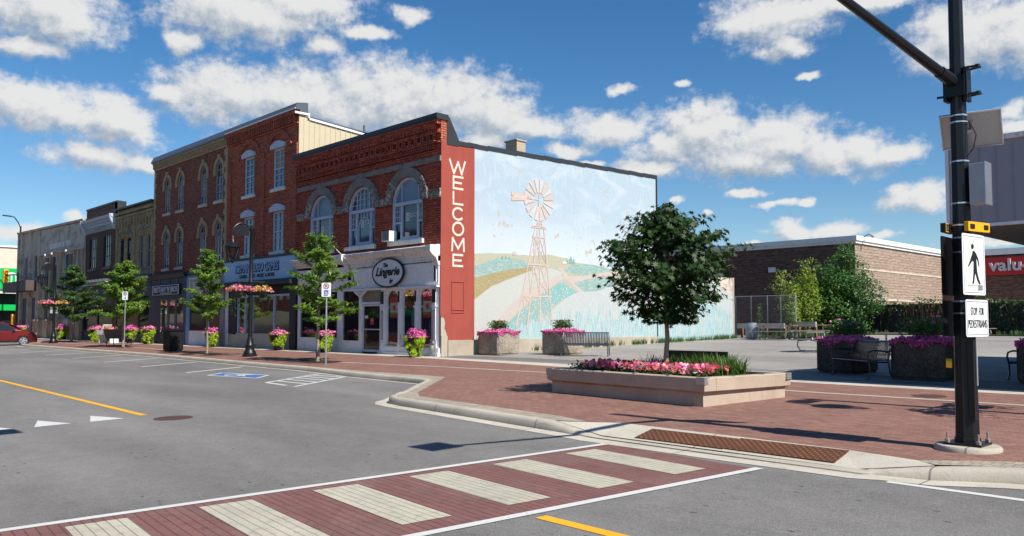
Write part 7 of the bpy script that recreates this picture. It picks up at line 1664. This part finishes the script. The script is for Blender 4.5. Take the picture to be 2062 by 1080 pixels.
    mb = MB(); mb.ring([(-.245, 1.825), (-.245, 2.485), (.245, 2.485), (.245, 1.825)], [(-.238, 1.832), (-.238, 2.478), (.238, 2.478), (.238, 1.832)], fn, .0045, .006); mb.prism([(-.17, 1.905), (.12, 1.905), (.12, 1.912), (-.17, 1.912)], fn, .0045, .006)
    mb.prism([(.08, 1.85), (.20, 1.86), (.19, 1.90), (.23, 1.91), (.1, 1.925), (.085, 1.89)], fn, .0045, .006); disc(fn, 0, 2.43, .0, .009, .0045, .006, mb); disc(fn, 0, 1.86, .0, .009, .0045, .006, mb); recalc(build('border', mb, 'steel_grey', s1, local=True))
    mb = MB(); disc(fn, -.03, 2.365, .0, .031, .005, .008, mb)
    body = [(-.025, 2.318), (.015, 2.312), (.055, 2.285), (.105, 2.225), (.125, 2.14), (.110, 2.138), (.085, 2.205), (.052, 2.238), (.060, 2.15), (.068, 2.07), (.105, 1.985), (.145, 1.935), (.112, 1.928), (.065, 1.975), (.022, 2.065), (.010, 2.03), (-.005, 1.98), (-.020, 1.932), (-.055, 1.932), (-.035, 1.985), (-.022, 2.06), (-.015, 2.13), (-.010, 2.19), (-.040, 2.20), (-.085, 2.165), (-.135, 2.125), (-.145, 2.138), (-.10, 2.19), (-.062, 2.245), (-.035, 2.285)]
    mb.prism(body, fn, .005, .008); recalc(build('walking_figure', mb, 'ink_black', s1, local=True))
    s2, fn = plate('stop_sign_plate', (.148, -.035), 8, .54, 1.315, 1.745, 'sign_face', 'black_metal')
    mb = MB(); mb.ring([(-.25, 1.335), (-.25, 1.725), (.25, 1.725), (.25, 1.335)], [(-.242, 1.343), (-.242, 1.717), (.242, 1.717), (.242, 1.343)], fn, .0045, .006); disc(fn, 0, 1.70, 0, .009, .0045, .006, mb); disc(fn, 0, 1.36, 0, .009, .0045, .006, mb); recalc(build('border', mb, 'steel_grey', s2, local=True))
    for s_, b_ in (('STOP', (-.155, -.005, 1.565, 1.655)), ('FOR', (.04, .155, 1.565, 1.655)), ('PEDESTRIANS', (-.225, .225, 1.42, 1.51))): text('lettering', s_, 'ink_black', s2, lambda u, v, d: fn(u, v, .006+d), b_, .003, local=True, bold=-.012)
    for z0, z1, nm in ((1.80, 2.50, 'rear_pedestrian_sign'), (1.32, 1.74, 'rear_stop_plate')): plate(nm, (-.15, -.02), -2, .52, z0, z1, 'black_metal', 'black_metal')
    mb = MB(); mb.tube([(-.13, -.05, 1.0), (-.19, -.07, 1.0)], .055, 14); pb = build('push_button', mb, 'amber', r_, local=True)
    mb = MB(); mb.tube([(.135, -.05, .75), (.135, -.05, 1.25)], .012, 6); build('conduit', mb, 'alu_band', r_, local=True)
    mb = MB(); mb.box(.06, .125, -.12, -.02, .35, 1.28); build('hand_hole_cover', mb, 'black_metal', r_, local=True)
    return r_
crossing_pole((BX, BY, G(BY)), 'tall black eight sided mast with solar panel, amber beacon and pedestrian signs')
m2_ = crossing_pole((15.0, -20.9, G(-20.9)), 'second black mast on the near side of the street, only its shadow in view', False, math.pi); m2_.scale = (1.18, 1.18, 1.18)

# ================================================================ red hatchback
t = thing('parked_car', 'small dark red hatchback parked nose in at the far left', 'car', (-41.0, -6.05, G(-6.05, -.13)), R(74))
# profile along +X (nose), half width 0.88
L_ = 4.15
prof_top = [(-2.05, .55), (-2.06, .80), (-2.0, 1.0), (-1.88, 1.12), (-1.55, 1.50), (-1.2, 1.58), (-.6, 1.63), (-.1, 1.60), (.35, 1.50), (.75, 1.30), (1.15, 1.10), (1.45, 1.03), (1.80, .93), (2.0, .80), (2.07, .62), (2.06, .42)]
def halfw(x, z):
    w_ = .885*(1-.10*max(0, (abs(x)-1.35)/.72)**2); 
    if z > 1.02: w_ -= (z-1.02)*.42
    if z < .5: w_ -= (.5-z)*.08
    return w_
mb = MB(); nx_ = 44; rows = 13; grid = []
def topz(x):
    for (a, za), (b_, zb_) in zip(prof_top[1:], prof_top[2:]):
        if a <= x <= b_: return za+(zb_-za)*(x-a)/(b_-a)
    return .6
vs = []; fs = []
for i in range(nx_+1):
    x = -2.055 + 4.12*i/nx_; zt2 = topz(x); zb2 = .20
    wheel = min(abs(x+1.28), abs(x-1.30)); 
    if wheel < .36: zb2 = .33 + math.sqrt(.36**2-wheel**2)
    ring_ = []
    for k in range(rows):
        f = k/(rows-1); z = zb2 + (zt2-zb2)*f; w_ = halfw(x, z)
        if f > .86: w_ *= math.sqrt(max(.02, 1-((f-.86)/.14)**2*.55))
        ring_.append((w_, z))
    sec = [(x, -w_, z) for w_, z in ring_] + [(x, w_, z) for w_, z in reversed(ring_)]
    vs += sec
m_ = rows*2
for i in range(nx_):
    for k in range(m_-1): fs.append((i*m_+k, (i+1)*m_+k, (i+1)*m_+k+1, i*m_+k+1))
fs.append(tuple(range(m_))); fs.append(tuple(nx_*m_+k for k in range(m_-1, -1, -1)))
mb.add(vs, fs); cb = recalc(build('body', mb, 'car_red', t, local=True)); smooth_angle(cb, 50)
def side_poly(name, poly, mat, off, par):
    for s_ in (-1, 1):
        mb = MB(); mb.flat(poly, lambda u, v: (u, s_*(halfw(u, v)+off), v)); build(name, mb, mat, par, local=True)
side_poly('side_window', [(-1.42, 1.10), (-1.28, 1.40), (-.95, 1.48), (-.35, 1.52), (-.35, 1.05)], 'car_glass', .008, t)
side_poly('side_window', [(-.28, 1.04), (-.28, 1.52), (.15, 1.48), (.52, 1.32), (.80, 1.13), (.78, 1.03)], 'car_glass', .008, t)
side_poly('sill', [(-.90, .20), (-.90, .34), (.92, .34), (.92, .20)], 'car_black', .01, t)
side_poly('door_seam', [(-.325, .36), (-.325, 1.04), (-.305, 1.04), (-.305, .36)], 'car_black', .009, t)
side_poly('door_seam', [(.86, .36), (.86, 1.04), (.88, 1.04), (.88, .36)], 'car_black', .009, t)
mb = MB(); mb.quad((.42, -.62, 1.49), (.42, .62, 1.49), (1.12, .74, 1.135), (1.12, -.74, 1.135)); build('windscreen', mb, 'car_glass', t, local=True)
mb = MB(); mb.quad((-1.62, -.6, 1.46), (-1.62, .6, 1.46), (-1.90, .7, 1.13), (-1.90, -.7, 1.13)); build('rear_window', mb, 'car_glass', t, local=True)
for s_ in (-1, 1):
    mb = MB(); mb.obox((.72, s_*1.0, 1.06), (1, 0, 0), (0, 1, 0), (0, 0, 1), .08, .09, .06); build('mirror', mb, 'car_black', t, local=True, bevel=.02)
    mb = MB(); mb.obox((1.90, s_*.62, .78), (1, -s_*.25, 0), (s_*.25, 1, 0), (0, 0, 1), .12, .16, .05); build('headlight', mb, 'lamp_glass_clear', t, local=True, bevel=.02)
    mb = MB(); mb.obox((-2.0, s_*.68, .92), (1, 0, 0), (0, 1, 0), (0, 0, 1), .06, .13, .09); build('tail_light', mb, 'red_lens', t, local=True, bevel=.02)
    for x in (-1.28, 1.30):
        y = s_*.80; sd2 = lambda r0, r1, y0, y1, n=24: None
        wh = MB(); wh.tube([(x, y-.1, .325), (x, y+.1, .325)], .325, 26); w_o = build('wheel', wh, 'tyre', t, local=True); smooth_angle(w_o, 40)
        yo = y + s_*.104; rm = MB()
        for k in range(5):
            a = R(72*k+10); c_, s2_ = math.cos(a), math.sin(a)
            rm.obox((x+c_*.13, yo, .325+s2_*.13), (c_, 0, s2_), (0, 1, 0), (-s2_, 0, c_), .10, .012, .045)
        rm.tube([(x, yo-.012, .325), (x, yo+.014, .325)], .05, 10); crude_arch_ring(rm, lambda u, v, d: (u, yo+d*s_, v), x, .325, .195, .235, -.01, .012, 0, 24, 0, 360); build('rim', rm, 'rim_silver', w_o, local=True)
mb = MB(); mb.obox((2.0, 0, .42), (1, 0, 0), (0, 1, 0), (0, 0, 1), .08, .72, .12); build('front_bumper', mb, 'car_black', t, local=True)

# ================================================================ traffic signal, far street light
t = thing('traffic_signal', 'yellow traffic signals on a dark pole at the far left corner', 'traffic light', (-59.9, -1.0, 0))
mb = MB(); mb.tube([(0, 0, 0), (0, 0, 5.9)], [.10, .08], 10); mb.tube([(0, 0, 5.6), (-1.0, 0, 5.75), (-5, 0, 5.85)], .06, 8); mb.tube([(0, 0, 1.6), (-.9, 0, 1.6)], .04, 6); build('pole', mb, 'black_metal', t, local=True)
def head(c, nm='signal_head'):
    mb = MB(); mb.obox(c, (1, 0, 0), (0, 1, 0), (0, 0, 1), .20, .20, .62); o_ = build(nm, mb, 'signal_yellow', t, local=True, bevel=.03)
    for k in (-1, 0, 1):
        m2 = MB(); m2.tube([(c[0]+.20, c[1], c[2]+k*.38), (c[0]+.42, c[1], c[2]+k*.38)], .15, 12, cap=False); m2.tube([(c[0]+.19, c[1], c[2]+k*.38), (c[0]+.215, c[1], c[2]+k*.38)], .13, 12); build('visor', m2, 'signal_yellow', o_, local=True)
head((-4.5, 0, 5.75)); head((-.95, 0, 1.5))
t = thing('cobra_street_light', 'tall dark street light with a curved arm rising above the pale stone roof', 'street lamp', (-72, 1.85, 0))
mb = MB(); mb.tube([(0, 0, 0), (0, 0, 11.4)], [.13, .08], 8); mb.tube([(0, 0, 11.2), (0, -.25, 11.8), (0, -.6, 12.3), (0, -1.0, 12.4)], .055, 7); build('pole', mb, 'black_metal', t, local=True)
mb = MB(); mb.obox((0, -1.3, 12.38), (0, 1, -.05), (1, 0, 0), (0, 0, 1), .38, .12, .06); build('lamp_head', mb, 'black_metal', t, local=True)
# ================================================================ the far side of the street, behind the viewer: its fronts show in the shop windows
def opposite(x0, x1, h, mat, label):
    r_ = thing('shop_building', label, 'building', ((x0+x1)/2, -30, 0), group='shop buildings behind the viewer'); mb = MB(); mb.box(x0, x1, -40, -25, -1, h); build('wall', mb, mat, r_)
    x = x0+.8
    while x < x1-1.5:
        for z in range(4, int(h)-2, 3): mb = MB(); mb.box(x, x+1.0, -25.0, -24.96, z, z+1.8); build('window', mb, 'glass_dark', r_)
        x += 2.2
    mb = MB(); mb.box(x0+.5, x1-.5, -25, -24.95, .2, 2.6); build('shop_window', mb, 'glass_dark', r_); mb = MB(); mb.box(x0, x1, -25, -24.7, h-.5, h+.1); build('cornice', mb, 'stone_grey', r_)
opposite(-230, -79, 9.5, 'brick_dark', 'long dark shop row far down the street behind the viewer'); opposite(-70, -48, 8.5, 'brick_brown', 'brown brick shop row across the street, nearest the side road'); opposite(-47.8, -30, 9.8, 'brick_orange', 'taller orange brick shop across the street behind the viewer')
opposite(-29.8, -12, 8.0, 'brick_yellow', 'yellow brick shop across the street behind the viewer'); opposite(-11.8, 5, 9.0, 'brick_red', 'red brick shop across the street, the last before the open corner')
